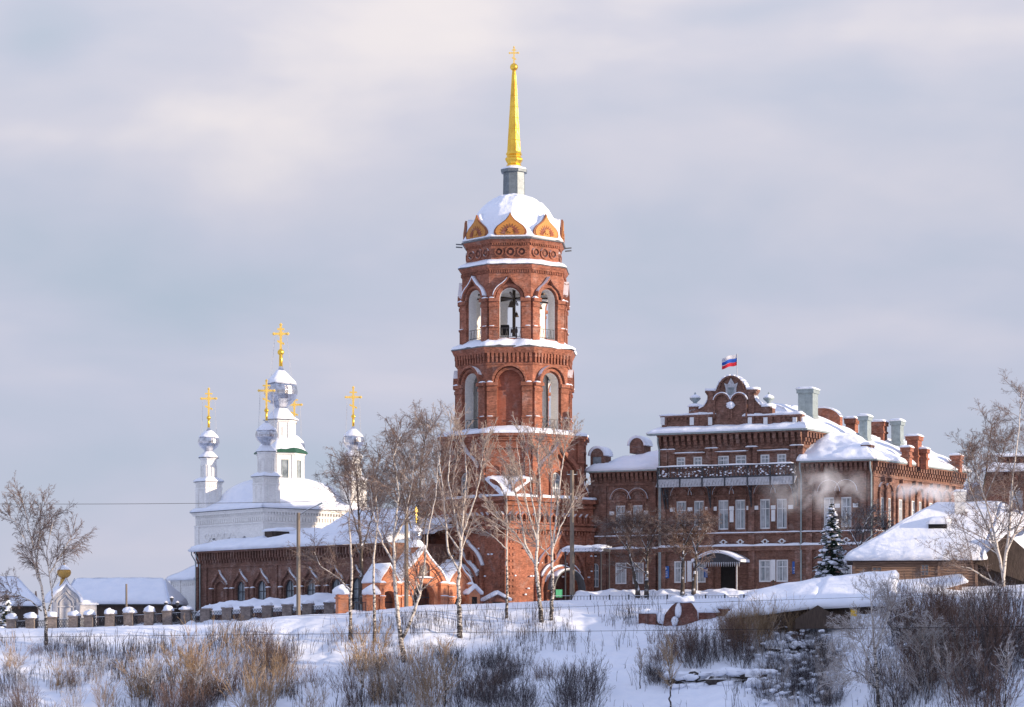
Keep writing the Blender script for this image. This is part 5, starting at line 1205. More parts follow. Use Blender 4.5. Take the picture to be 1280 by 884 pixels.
stack(1080.5, 552, 520, 15, 6.5, 'grey_sheet', dep=0.8)
stack(1121, 556, 526, 16, 12.5, 'grey_sheet', dep=0.7)
stack(1098, 543, 527, 20, 12.0, 'brick', dep=0.6); stack(1064, 531, 523, 16, 14, 'brick', dep=0.6)
stack(1142, 573, 545, 19, 8, 'brick', dep=0.7); stack(1133, 573, 559, 14, 6.0, 'brick', dep=0.6, name='dormer'); stack(1155, 576, 561, 11, 8.5, 'brick', dep=0.6, name='dormer')
stack(1195.5, 580, 569, 15, 18, 'brick', dep=0.6); stack(1084, 568, 556, 13, 1.2, 'brick_hall', dep=0.7, name='dormer')
m = MB(); u0, u1 = U(1020, 9), U(1050, 9); z0_ = Z(1035, 522, 9); m.slab([(u0, z0_-0.5), (u1, z0_-0.8)]+[(u0+(u1-u0)*(1-t_), z0_+(1.35*math.sqrt(max(0, 1-(max(0, 0.75-t_)/0.8)**2)))-0.4) for t_ in [i/8 for i in range(9)]], 9, 9.8); o = m.build('curved_gable', MAT['brick'], bd)
m = MB(); pr = [(u0+(u1-u0)*(i/8), z0_+(1.35*math.sqrt(max(0, 1-(max(0, 0.75-1+i/8)/0.8)**2)))-0.4) for i in range(9)]; m.band(pr, [(x, z+0.16) for x, z in pr], 8.9, 9.9); m.build('snow_cap', MAT['snow'], o, True)
# arched dormers of the left wing
for px, py_b, py_t, wpx, off in ((746.5, 580, 563, 17, LW+0.5), (796, 559, 550, 18, LW+3.9)):
    u = U(px, off); zb_ = Z(px, py_b, off); zt_ = Z(px, py_t, off); w = (U(px+wpx/2, off)-U(px-wpx/2, off))/2
    m = MB(); m.slab([(u-w, zb_-0.6), (u+w, zb_-0.6)]+arch_pts(u, zt_-w*0.75, w, 'round', 10)[::-1], off, off+1.8); o = m.build('dormer', MAT['brick_hall'], bd)
    m = MB(); m.slab([(u-w*0.6, zb_), (u+w*0.6, zb_), (u+w*0.6, zt_-w*0.9), (u-w*0.6, zt_-w*0.9)], off-0.04, off); m.build('pane', MAT['glass'], o)
    m = MB(); m.band(arch_pts(u, zt_-w*0.75, w, 'round', 10), arch_pts(u, zt_-w*0.7, w+0.22, 'round', 10), off-0.15, off+1.9); m.build('snow_cap', MAT['snow'], o, True)
# downpipes
for u, y_, z0_ in ((uM0+0.12, -0.2, zc-0.2), (U(826.5), -0.22, zl), (uR1-0.1, -0.5, zr-0.1), (U(1003), -0.42, zr)):
    m = MB(); m.tube([(u, y_-0.4, z0_), (u, y_-0.4, z0_-0.5), (u, y_, z0_-1.2), (u, y_, 0)], 0.08, 6); m.build('downpipe', MAT['grey_sheet'], bd)
# balcony
b0, b1 = U(829), U(998); pj = 1.5
m = MB(); m.box(b0, b1, -pj, 0, z_balc+0.42, z_balc+0.55); bal = m.build('balcony', MAT['iron'], bd)
m = MB(); 
for q in range(46): x = b0+(b1-b0)*q/45; m.slab([(x, z_balc+0.4), (x+0.3, z_balc+0.4), (x+0.05, z_balc-0.3), (x-0.2, z_balc-0.3)], -pj+0.02, -pj+0.08); m.slab([(x+0.3, z_balc+0.4), (x, z_balc+0.4), (x-0.25, z_balc-0.3), (x+0.05, z_balc-0.3)], -pj+0.09, -pj+0.14)
m.box(b0, b1, -pj, -pj+0.16, z_balc-0.36, z_balc-0.28); m.build('fascia', MAT['lattice'], bal)
m = MB(); zt_ = z_balc+1.6
m.box(b0, b1, -pj, -pj+0.1, zt_-0.1, zt_)
for q in range(40):
    x = b0+(b1-b0)*q/39; m.tube([(x, -pj+0.05, z_balc+0.5), (x+0.2, -pj+0.05, z_balc+0.8), (x, -pj+0.05, z_balc+1.1), (x+0.2, -pj+0.05, zt_)], 0.035, 4)
    m.tube([(x+0.2, -pj+0.05, z_balc+0.5), (x, -pj+0.05, z_balc+0.85), (x+0.22, -pj+0.05, z_balc+1.15), (x, -pj+0.05, zt_)], 0.035, 4)
for q in range(7): x = b0+(b1-b0)*q/6; m.box(x-0.07, x+0.07, -pj-0.03, -pj+0.12, z_balc-0.4, zt_)
m.build('railing', MAT['iron'], bal)
m = MB(); bar_snow(m, b0, b1, -pj-0.06, -pj+0.18, zt_, 0.12)
rn = random.Random(4)
for q in range(60): m.blob((rn.uniform(b0, b1), -pj-0.02, rn.uniform(z_balc+0.55, zt_-0.1)), (0.11, 0.05, 0.06), q, 0.3, 4)
m.build('snow_trim', MAT['snow'], bal, True)
m = MB()
for px in (832, 836, 889, 940, 994, 998):
    u = U(px); m.slab([(u, 0), (u, 0)][:0]+[(u-0.05, z_balc+0.3), (u+0.05, z_balc+0.3), (u+0.05, z_balc-2.4), (u-0.05, z_balc-2.4)], -0.25, -0.2)
    m.tube([(u, -0.2, z_balc-2.2), (u, -0.7, z_balc-1.2), (u, -pj+0.2, z_balc+0.2)], 0.07, 5)
    for q in range(4): m.tube([(u, -0.2, z_balc-1.8+q*0.5), (u, -0.45-q*0.22, z_balc-1.4+q*0.45)], 0.05, 4)
m.build('bracket', MAT['iron'], bal)
# entrance canopy and door
u = U(907); zt_ = Z(907, 700); m = MB(); hw = (U(937)-U(878))/2
cp_ = [(u-hw, zt_-0.35)]+[(u+hw*t_, zt_-0.3+0.85*math.cos(t_*math.pi/2)) for t_ in [-1+i/8 for i in range(17)]]+[(u+hw, zt_-0.35)]
m.slab(cp_, -2.6, 0); cn = m.build('canopy', MAT['iron'], bd)
m = MB(); a = [(u+(hw+0.1)*t_, zt_-0.28+0.87*math.cos(t_*math.pi/2)) for t_ in [-1+i/8 for i in range(17)]]; m.band(a, [(x, z+0.28) for x, z in a], -2.7, 0); m.build('snow_cover', MAT['snow'], cn, True)
m = MB(); 
for q in range(22): x = u-hw+0.1+q*(2*hw-0.2)/21; m.slab([(x-0.07, zt_-0.3), (x+0.07, zt_-0.3), (x, zt_-0.75)], -2.62, -2.56)
for s_ in (-1, 1): m.tube([(u+s_*(hw-0.4), -2.4, -0.5), (u+s_*(hw-0.4), -2.4, zt_-0.3)], 0.07, 6)
m.build('canopy_fringe', MAT['lattice'], cn)
m = MB(); m.box(door[0]-0.75, door[0]+0.75, 0.1, 0.16, 0, door[3]); m.build('door', MAT['dark'], bd)
# porch of the left wing that reaches towards the tower
pf = Fr(705, 236, -25, f.O.z); po = thing('entrance_porch', 'small iron entrance porch with a snowy roof between tower and mansion', 'porch', pf.O, -25)
L = pf.U(752); z0_ = pf.Z(730, 686); m = MB(); m.box(0, L, 0, 2.2, z0_-0.25, z0_); m.build('roof', MAT['iron'], po)
m = MB(); m.snow((-0.15, -0.15, z0_), (L+0.1, -0.15, z0_), (L+0.1, 2.3, z0_+0.2), (-0.15, 2.3, z0_+0.2), th=0.2, amp=0.25, sc=1.2); 
for q in range(12): m.blob((L*q/11, -0.1, z0_-0.15), (0.22, 0.1, 0.14), q, 0.3, 4)
m.build('snow_roof', MAT['snow'], po, True)
m = MB()
for x in (0.1, L-0.1):
    for y in (0.1, 2.1): m.tube([(x, y, -1.5), (x, y, z0_)], 0.07, 6)
m.build('post', MAT['iron'], po)
# blue plaques
for px, py0, py1, wpx, lab in ((832.5, 708, 723, 9, 'blue wall plaque with white lines beside the downpipe, left of the canopy door'), (995.5, 702, 717.5, 9, 'blue wall plaque with white lines right of the paired ground floor windows'), (885, 710, 722, 9, 'blue wall plaque right beside the canopied entrance door')):
    u = U(px); z0_, z1_ = Z(px, py1), Z(px, py0); w = 0.36; R_ = Matrix.Rotation(rad(-25), 4, 'Z') @ Vector((u, -0.12, 0)); o = thing('wall_plaque', lab, 'sign', f.O+Vector((R_.x, R_.y, z0_)), -25, 'blue plaques on the mansion wall')
    H = z1_-z0_; m = MB(); m.box(-w, w, -0.03, 0.03, 0, H); m.build('board', MAT['sign_blue'], o)
    m = MB(); 
    for q, ww in enumerate((0.22, 0.26, 0.2, 0.24)): m.box(-ww, ww, -0.04, -0.031, H*0.12+q*H*0.13, H*0.12+q*H*0.13+0.035)
    m.slab([(0.11*math.cos(i*math.pi/5), H*0.8+0.13*math.sin(i*math.pi/5)) for i in range(10)], -0.04, -0.031); m.build('lettering', MAT['flag_white'], o)
# flag
p = Matrix.Rotation(rad(-25), 4, 'Z') @ Vector((Up(916.5), 1.6, 0)); z0_ = (HY-474)/F*236
fl = thing('flag', 'white, blue and red flag flying from a pole above the mansion pediment', 'flag', (f.O.x+p.x, f.O.y+p.y, z0_), 0)
hp = (HY-437)/F*238-z0_
m = MB(); m.tube([(0, 0, -1.5), (0, 0, hp)], 0.04, 6); m.build('pole', MAT['lattice'], fl)
n = 16; cloth = []
for k, c in enumerate(('flag_white', 'flag_blue', 'flag_red')):
    m = MB(); Lf = 1.45; rows = []
    for s_ in (0, 1):
        for t2 in (0, 1):
            row = []
            for i in range(n+1):
                t_ = i/n; x = -t_*Lf; zt0_ = hp-0.05-(k+t2)*0.36-0.42*t_**1.1-0.04*math.sin(t_*9); row.append(m.P(x, 0.16*math.sin(t_*8)*t_+0.015*s_+0.1*t2*t_, zt0_+ (0.05*t2*t_)))
            rows.append(row)
    for i in range(n): m.f += [[rows[0][i], rows[0][i+1], rows[1][i+1], rows[1][i]], [rows[2][i], rows[2][i+1], rows[3][i+1], rows[3][i]], [rows[0][i], rows[0][i+1], rows[2][i+1], rows[2][i]], [rows[1][i], rows[1][i+1], rows[3][i+1], rows[3][i]]]
    m.build('flag_stripe', MAT[c], fl, True, label={'flag_white': 'white top stripe', 'flag_blue': 'blue middle stripe', 'flag_red': 'red bottom stripe'}[c])
# ------------------------------------------------------------------ far right buildings
f2 = Fr(1231, 262, -14, 4); fb = thing('far_brick_house', 'brick house behind bare trees at the right edge with two snowy roof levels', 'building', f2.O, -14)
L = f2.U(1330); ze1 = f2.Z(1240, 590); m = MB(); m.panel(0, L, -2, ze1, [(x, 0.7, ze1-4.2, ze1-2, 'rect') for x in (3.2, 6, 8.8)], 0.3); m.box(0, L, 0.35, 7, -2, ze1-.01)
z2_ = f2.Z(1250, 571, 2.5); m.box(1.2, L, 2.5, 7, ze1-0.5, z2_)
for q in range(16): m.box(1.3+q*0.55, 1.6+q*0.55, 2.3, 2.5, z2_-0.7, z2_-0.1); m.box(0.1+q*0.6, 0.4+q*0.6, -0.25, 0, ze1-0.9, ze1-0.2)
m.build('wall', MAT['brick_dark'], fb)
m = MB(); m.snow((-0.4, -0.5, ze1), (L, -0.5, ze1), (L, 2.5, ze1+0.9), (0.6, 2.5, ze1+0.9), th=0.3, amp=0.1); m.snow((0.9, 2.1, z2_), (L, 2.1, z2_), (L, 7, z2_+0.3), (0.9, 7, z2_+0.3), th=0.3, amp=0.1); m.build('snow_roof', MAT['snow'], fb, True)
for x in (3.2, 6, 8.8): window(fb, I4, x-0.7, x+0.7, ze1-4.2, ze1-2, y=0.2)
f3 = Fr(1203, 268, 18, 4); gb = thing('white_gable_house', 'pale gabled house glimpsed between the mansion and the far brick house', 'house', f3.O, 18)
L = f3.U(1236); zt_ = f3.Z(1218, 606); ze_ = f3.Z(1205, 625); m = MB(); m.slab([(0, -2), (L, -2), (L, ze_), (L*0.55, zt_), (0, ze_)], 0, 5); m.build('wall', MAT['plaster'], gb)
m = MB(); m.band([(-0.3, ze_-0.1), (L*0.55, zt_), (L+0.3, ze_-0.1)], [(-0.35, ze_+0.15), (L*0.55, zt_+0.28), (L+0.35, ze_+0.15)], -0.3, 5.2); m.build('snow_roof', MAT['snow'], gb, True)
# ------------------------------------------------------------------ log house
f4 = Fr(1066, 212, -8, 3.2); lh = thing('log_house', 'weathered log house with a huge smooth snow covered hip roof', 'house', f4.O, -8)
ze_ = f4.Z(1066, 701); L = f4.U(1222); DR_ = 9.0; zr_ = f4.Z(1190, 635, 4.5)
m = MB(); w1 = (f4.U(1096), 0.42, ze_-1.15, ze_-0.5, 'rect'); w2 = (f4.U(1156), 0.34, ze_-1.3, ze_-0.3, 'rect')
m.panel(0, L, -3, ze_, [w1, w2], 0.25); m.box(0, L, 0.26, DR_, -3, ze_-0.01)
for q in range(9): m.tube([(0.02, -0.02, ze_-0.12-q*0.24), (L, -0.02, ze_-0.12-q*0.24)], 0.07, 6)
for x in (0.0, f4.U(1172), L-0.2): m.box(x, x+0.22, -0.14, 0.1, -3, ze_)
m.build('wall', MAT['log'], lh)
for w_ in (w1, w2): window(lh, I4, w_[0]-w_[1], w_[0]+w_[1], w_[2], w_[3], y=-0.08, rows=(0.5,), fw=0.07, frame='log')
m = MB(); m.prism([(-0.5, -0.6), (L+0.4, -0.6), (L+0.4, DR_+0.6), (-0.5, DR_+0.6)], ze_-0.1, ze_); m.build('eave', MAT['board_dark'], lh)
m = MB(); uh = f4.U(1172, 4.5); uh2 = f4.U(1252, 4.5)
m.snow((-0.6, -0.8, ze_), (L+0.3, -0.8, ze_), (uh2, 4.5, zr_), (uh, 4.5, zr_), th=0.55, amp=0.12, fall=(1, 1, 0, 0), over=0.3, sc=0.25, wid=0.8)
m.snow((-0.6, DR_+0.6, ze_), (-0.6, -0.8, ze_), (uh, 4.5, zr_), (uh, 4.5, zr_), th=0.62, amp=0.22, fall=(1, 0, 0, 0), over=0.3, sc=0.3, wid=0.8)
m.snow((L+3.4, DR_+0.6, ze_), (-0.6, DR_+0.6, ze_), (uh, 4.5, zr_), (uh2, 4.5, zr_), th=0.5, amp=0.1, fall=(1, 0, 0, 0))
m.snow((L+0.3, -0.8, ze_), (L+4.2, 2.5, ze_+0.6), (uh2+3, 4.5, zr_-1), (uh2, 4.5, zr_), th=0.4, amp=0.2, fall=(1, 1, 0, 0))
m.build('snow_roof', MAT['snow'], lh, True)
m = MB(); m.slab([(L-0.2, ze_-0.3), (L+4.2, ze_-2), (L+4.2, ze_+0.6), (L+2.4, ze_+2.2)], -0.4, 0.2); m.box(L, L+4, 0.2, 7, -3, ze_+0.1); m.build('broken_gable', MAT['board_dark'], lh)
u = f4.U(1200, 3.6); z0_ = f4.Z(1200, 632, 3.6); z1_ = f4.Z(1200, 614.5, 3.6); m = MB(); m.box(u-0.45, u+0.45, 3.2, 4.1, z0_-0.8, z1_); m.box(u-0.55, u+0.55, 3.1, 4.2, z1_-0.3, z1_-0.1); o = m.build('chimney', MAT['plaster'], lh)
m = MB(); m.snow((u-0.55, 3.1, z1_), (u+0.55, 3.1, z1_), (u+0.55, 4.2, z1_), (u-0.55, 4.2, z1_), th=0.18, amp=0.05, nu=6, nv=6, wid=.3); m.build('snow_cap', MAT['snow'], o, True)
u0, u1 = f4.U(1159, 2.0), f4.U(1188, 2.0); z0_ = f4.Z(1172, 659, 2.0); m = MB(); m.box(u0+0.1, u1-0.3, 1.7, 3.2, z0_-0.8, z0_+0.25); o = m.build('dormer', MAT['dark'], lh)
m = MB(); m.snow((u0-0.1, 1.4, z0_+0.25), (u1, 1.4, z0_+0.25), (u1+0.3, 3.6, z0_+0.6), (u0+0.3, 3.6, z0_+0.6), th=0.55, amp=0.1, wid=0.5); m.build('snow_cap', MAT['snow'], o, True)
# sheds below the house
def shed(name, label, low, high, th, wall_mat, wdrop, Yl, Yh):
    a, b_ = at(low[0][0], low[0][1], Yl), at(low[1][0], low[1][1], Yl-1.0); d, c = at(high[0][0], high[0][1], Yh), at(high[1][0], high[1][1], Yh-1.0)
    o = thing(name, label, 'shed', (a.x, a.y, a.z-wdrop), 0); O = Vector((a.x, a.y, a.z-wdrop)); m = MB(Matrix.Translation(-O))
    a2, b2 = a+Vector((0.4, 0.6, 0)), b_+Vector((-0.4, 0.6, 0)); m.loft([[a2-Vector((0, 0, wdrop+0.5)), b2-Vector((0, 0, wdrop+0.5)), c-Vector((0.4, 0, 3)), d+Vector((0.4, 0, -3))], [a2-Vector((0, 0, .05)), b2-Vector((0, 0, .05)), c+Vector((-0.4, 0, -0.06)), d+Vector((0.4, 0, -0.06))]])
    m.build('wall', MAT[wall_mat], o); m = MB(Matrix.Translation(-O)); m.snow(a, b_, c, d, th=th*0.85, amp=0.13, over=0.3, sc=0.3, wid=0.7); m.build('snow_roof', MAT['snow'], o, True); return o, O
shed('low_shed', 'half buried dark shed whose long snowy roof runs out to the left', ((905, 775), (1020, 760)), ((942, 744), (1040, 727)), 0.75, 'board_dark', 0.7, 204, 211)
shed('long_shed', 'long snow laden shed roof in front of the log house', ((1012, 762), (1122, 756)), ((1030, 728), (1124, 720)), 0.8, 'board_dark', 0.9, 203, 210)
shed('plank_shed', 'brown plank shed with sunlit snowy roof edge beside the log house', ((1122, 752), (1210, 728)), ((1098, 733), (1206, 724)), 0.6, 'log', 1.8, 205, 209)
p = at(1022, 752, 202); o = thing('shed_gable', 'small dark pointed gable end with a yellow panel under the long shed roof', 'shed', (p.x, p.y, p.z-1.4), -10)
m = MB(); m.slab([(-1.8, -0.8), (2.6, -0.8), (2.6, 0.3), (1.0, 0.5), (0.0, 1.1), (-1.8, 0.0)], 0, 0.8); m.build('wall', MAT['board_dark'], o)
m = MB(); m.box(2.65, 3.15, -0.05, 0.1, 0.2, 0.75); m.build('panel', MAT['yellow'], o)
# brick ruin
p = ground_at(842, 783)+Vector((0, 0, 0.3)); o = thing('brick_ruin', 'low broken brick wall with a rounded top and snow on its steps', 'ruin', (p.x, p.y, p.z), -6)
m = MB(); k_ = 0.07
m.slab([(-3.0, -0.5), (-3.0, 0.75), (-1.5, 0.75), (-1.5, -0.5)], 0, 1.0); m.slab([(-0.9, -0.5), (-0.9, 0.4), (-0.6, 0.9), (-0.2, 1.4), (0.3, 1.8), (1.1, 1.9), (1.6, 1.6), (2.0, 1.0), (2.1, -0.5)], 0.1, 1.1); m.box(-1.5, -0.9, 0.3, 0.9, -0.5, 0.3); m.box(2.1, 3.6, 0.3, 0.9, -0.5, 0.9); m.box(3.6, 7.4, 0.6, 1.2, -0.5, 1.2); m.build('wall', MAT['brick_ruin'], o)
m = MB(); m.blob((-2.3, 0.5, 0.8), (0.95, 0.7, 0.35), 1, .2, 8, True); m.blob((0.7, 0.5, 1.75), (1.1, 0.8, 0.6), 2, .25, 8, True); m.blob((-1.1, 0.3, 0.4), (0.45, 0.5, 0.5), 4, .3, 6); m.blob((0.4, -0.02, 1.0), (0.25, 0.2, 0.6), 5, .3, 6); m.blob((0.1, -0.05, 0.1), (0.3, 0.2, 0.4), 6, .3, 6); m.blob((2.9, 0.5, 0.9), (1.0, 0.6, 0.5), 7, .3, 8, True); m.blob((5.6, 0.8, 1.2), (2.2, 0.7, 0.5), 8, .3, 8, True); m.build('snow_cover', MAT['snow'], o, True)
# snow banks at the foot of the mansion
m = MB(); a, b_ = at(712, 750, 227.5), at(1012, 748, 225); c, d = at(1012, 739, 230), at(720, 741, 232); m.snow(a-Vector((0, 0, 0.5)), b_-Vector((0, 0, 0.5)), c, d, th=0.4, amp=0.55, sc=0.55, wid=2.2, nu=120, nv=22, fall=(1, 1, 1, 1), seed=3, over=0.3); m.build('snow_bank', MAT['snow'], smooth=True, kind='structure')
# iron fence before the mansion
fe = thing('iron_fence', 'low black iron railing along the snow below the mansion', 'fence', (0, 0, 0), 0)
def fence_pt(px): 
    Y = 224.2; k = (px-640)/F; return Vector((k*Y, Y, (HY-755.5+0.002*(px-690))/F*Y))
m = MB(); ps_ = [fence_pt(690+i*4) for i in range(62)]
for zz in (0.05, 0.32, 0.75): m.tube([p+Vector((0, 0, zz)) for p in ps_], 0.03, 4)
for a, b_ in zip(ps_, ps_[1:]): m.tube([a+Vector((0, 0, 0.05)), (a+b_)/2+Vector((0, 0, 0.32))], 0.02, 4); m.tube([b_+Vector((0, 0, 0.05)), (a+b_)/2+Vector((0, 0, 0.32))], 0.02, 4); m.tube([a+Vector((0, 0, 0.32)), a+Vector((0, 0, 0.75))], 0.018, 4)
m.build('railing', MAT['iron'], fe)
for i in range(0, 62, 6): m = MB(); p = ps_[i]; m.box(p.x-0.06, p.x+0.06, p.y-0.06, p.y+0.06, p.z-0.8, p.z+0.85); m.build('post', MAT['iron'], fe)
# ------------------------------------------------------------------ poles, lamps, cables
def pole(px, py_b, py_t, Y, r_, label, mat_='wood_grey', extra=None, cat='pole', name='utility_pole', group=None):
    b_ = at(px, py_b, Y); h = (py_b-py_t)/F*Y; o = thing(name, label, cat, b_, 0, group)
    m = MB(); m.tube([(0, 0, -1.2), (0, 0, h)], [r_, r_*0.8], 8); m.build('post', MAT[mat_], o)
    if extra == 'arm':
        m = MB(); m.tube([(0.1, 0, h-0.2), (0.9, -0.2, h+0.3), (2.0, -0.4, h+0.75)], 0.05, 5); m.build('lamp_arm', MAT['iron'], o)
        m = MB(); m.tube([(1.8, -0.36, h+0.68), (2.2, -0.45, h+0.86)], 0.09, 6); m.build('lamp_head', MAT['grey_sheet'], o)
    if extra == 'insul':
        m = MB(); m.tube([(-0.5, 0, h-0.4), (0.5, 0, h-0.4)], 0.05, 5)
        for x in (-0.45, 0.45): m.tube([(x, 0, h-0.4), (x, 0, h-0.1)], 0.06, 6)
        m.build('crossarm', MAT['iron'], o)
    return o
pole(373, 782, 641, 226, 0.20, 'tall round wooden pole with a curved lamp arm before the church hall', extra='arm')
pole(508, 768, 636, 224, 0.21, 'grey pole standing in front of the orange gateway', 'wood_grey')
pole(715, 752, 588, 231, 0.22, 'grey concrete pole in front of the lit side of the bell tower', 'wood_grey', 'insul')
pole(158, 775, 730, 246, 0.12, 'short wooden pole before the long low building')
pole(968, 746, 725, 212, 0.09, 'thin dark stake leaning in the snow by the shed', 'board_dark', name='stake', cat='stake').rotation_euler = (0, rad(-4), 0)
lp = pole(214.5, 775, 757, 240, 0.06, 'black street lamp with three lanterns behind the pillar fence', 'iron', name='street_lamp', cat='lamp')
h = 18/F*240
for dx, dz in ((-0.55, 0.0), (0.55, 0.0), (0, 0.45)):
    m = MB(); m.tube([(0, 0, h-0.3), (dx, 0, h-0.3+dz), (dx, 0, h-0.05+dz)], 0.03, 4); m.lathe([(0.08, h-0.1+dz), (0.2, h+0.25+dz), (0.22, h+0.28+dz), (0.03, h+0.45+dz)], 6, dx, 0); m.build('lantern', MAT['iron'], lp)
def cable(p0, p1, r_, label, sag=0.6):
    a, b_ = Vector(p0), Vector(p1); m = MB(); n = 24; m.tube([a.lerp(b_, i/n)-Vector((0, 0, sag*4*(i/n)*(1-i/n))) for i in range(n+1)], r_, 5); o = m.build('overhead_cable', MAT['dark']); tag(o, label, 'cable', 'overhead cables'); return o
cable(at(-20, 630, 190), at(700, 617, 228), 0.018, 'thin dark cable crossing the sky past the left church turret', 0.3)
cable(at(-30, 797, 176), at(1310, 783, 180), 0.015, 'lowest dark cable crossing the whole snowy slope', 0.0)
cable(at(372, 770, 210), at(1310, 739, 195), 0.013, 'dark cable passing just under the gateway and along the sheds', 0.0)
cable(at(520, 657, 236), at(715, 654, 231), 0.018, 'short cable strung across the base of the bell tower', 0.1)
# ------------------------------------------------------------------ bare trees
def seg_mesh(name, segs, mat_, parent=None, sides=3, smooth=True):
    S = np.array(segs, dtype=float)
    if len(S) == 0: S = np.zeros((1, 8))
    P0, P1, r0, r1 = S[:, 0:3], S[:, 3:6], S[:, 6], S[:, 7]
    d = P1-P0; L = np.linalg.norm(d, axis=1, keepdims=True)+1e-9; d = d/L
    up = np.where(np.abs(d[:, 2:3]) < 0.9, np.array([[0, 0, 1.0]]), np.array([[1.0, 0, 0]]))
    a = np.cross(d, up); a /= np.linalg.norm(a, axis=1, keepdims=True)+1e-9; b_ = np.cross(d, a)
    n = len(S); V = np.zeros((n, 2, sides, 3))
    for k in range(sides):
        c, s_ = math.cos(2*math.pi*k/sides), math.sin(2*math.pi*k/sides); o = a*c+b_*s_
        V[:, 0, k] = P0+o*r0[:, None]; V[:, 1, k] = P1+o*r1[:, None]
    base = np.arange(n)*2*sides; Fq = np.zeros((n, sides, 4), dtype=np.int32)
    for k in range(sides):
        k2 = (k+1) % sides; Fq[:, k] = np.stack([base+k, base+k2, base+sides+k2, base+sides+k], 1)
    me = bpy.data.meshes.new(name); me.vertices.add(n*2*sides); me.vertices.foreach_set('co', V.reshape(-1))
    me.loops.add(n*sides*4); me.loops.foreach_set('vertex_index', Fq.reshape(-1)); me.polygons.add(n*sides)
    me.polygons.foreach_set('loop_start', np.arange(n*sides, dtype=np.int32)*4); me.polygons.foreach_set('loop_total', np.full(n*sides, 4, dtype=np.int32))
    me.update(calc_edges=True); me.materials.append(MAT[mat_])
    if smooth: me.polygons.foreach_set('use_smooth', [True]*len(me.polygons))
    o = bpy.data.objects.new(name, me); COL.objects.link(o)
    if parent is not None: o.parent = parent
    return o
def path_pts(pts, n):
    out_ = []; P = [Vector(p) for p in pts]
    for a, b_ in zip(P, P[1:]):
        for i in range(n): out_.append(a.lerp(b_, i/n))
    return out_+[P[-1]]
def grow(rn, p, d, L, r_, lv, spec, segs, thick):
    ns, wob, trop, kids, ratio, ang, rmin = spec[lv]
    st = L/ns; q = Vector(p); dd = Vector(d).normalized(); rr = r_
    for i in range(ns):
        t_ = (i+1)/ns; r1 = max(rmin, r_*(1-0.75*t_)); dd = (dd+Vector((rn.gauss(0, wob), rn.gauss(0, wob), rn.gauss(0, wob)+trop))).normalized()
        q1 = q+dd*st; (thick if rr > 0.045 else segs).append((*q, *q1, rr, r1))
        if lv+1 < len(spec):
            k_ = kids/ns*(0.5+t_) if lv else kids/ns
            k_ = int(k_)+(1 if rn.random() < k_-int(k_) else 0)
            for _ in range(k_):
                ax = dd.cross(Vector((rn.gauss(0, 1), rn.gauss(0, 1), rn.gauss(0, 1)))).normalized(); a = rad(rn.gauss(ang, 9))
                nd = dd*math.cos(a)+ax*math.sin(a); grow(rn, q.lerp(q1, rn.random()), nd, L*ratio*rn.uniform(0.6, 1.15)*(1-0.35*t_), rr*0.55, lv+1, spec, segs, thick)
        q = q1; rr = r1
def tree(name, label, px, py, height, stems, seed, Y=None, spec=None, group=None, bark='birch_bark', twig='twig_birch', r0=0.2, nl=15, start=0.3, Lr=0.30, cat='tree', trop=0.0, ang=42, spread=1.0):
    """stems: list of polylines in photo pixels (first starts at the foot); limbs grow from them"""
    rn = random.Random(seed); b_ = ground_at(px, py) if Y is None else at(px, py, Y)
    o = thing(name, label, cat, b_, 0, group); segs = []; thick = []; Yb = b_.y; kk = Yb/F
    for si, st in enumerate(stems):
        rs = st[0]; pts = [Vector(((x-px)*kk, yy, (py-y)*kk)) for x, y, yy in st[1:]]; P = path_pts(pts, 7)
        for i in range(1, len(P)-1): P[i] = P[i]+Vector((rn.gauss(0, 0.02), rn.gauss(0, 0.03), 0))
        n = len(P); H = sum((b2-a).length for a, b2 in zip(P, P[1:]))
        for i in range(n-1):
            t_ = i/(n-1); q_ = 1 if si == 0 else 0.8; r1 = rs*q_*(0.08+0.92*(1-t_)**1.25)+0.012; r2 = rs*q_*(0.08+0.92*(1-(i+1)/(n-1))**1.25)+0.012
            if si == 0 and i == 0: thick.append((*(P[0]-Vector((0, 0, 0.8))), *P[0], r1*1.25, r1))
            thick.append((*P[i], *P[i+1], r1, r2))
        s0 = start if si == 0 else 0.15
        for _ in range(int(nl*(1 if si == 0 else 0.75))):
            t_ = s0+(1-s0)*rn.random()**0.8; i = min(n-2, int(t_*(n-1))); p = P[i].lerp(P[i+1], rn.random()); dd = (P[i+1]-P[i]).normalized()
            ax = dd.cross(Vector((rn.gauss(0, 1), rn.gauss(0, 1), rn.gauss(0, 1)))).normalized(); a = rad(rn.gauss(ang, 8)); nd = dd*math.cos(a)+ax*math.sin(a)*spread
            Lb = height*Lr*(1.15-0.5*t_)*rn.uniform(0.6, 1.2); grow(rn, p, nd, Lb, max(0.03, rs*(1-0.8*t_)*0.42), 0, spec or BIRCH, segs, thick)
    seg_mesh('trunk', thick, bark, o, 7); seg_mesh('crown', segs, twig, o, 3); return o
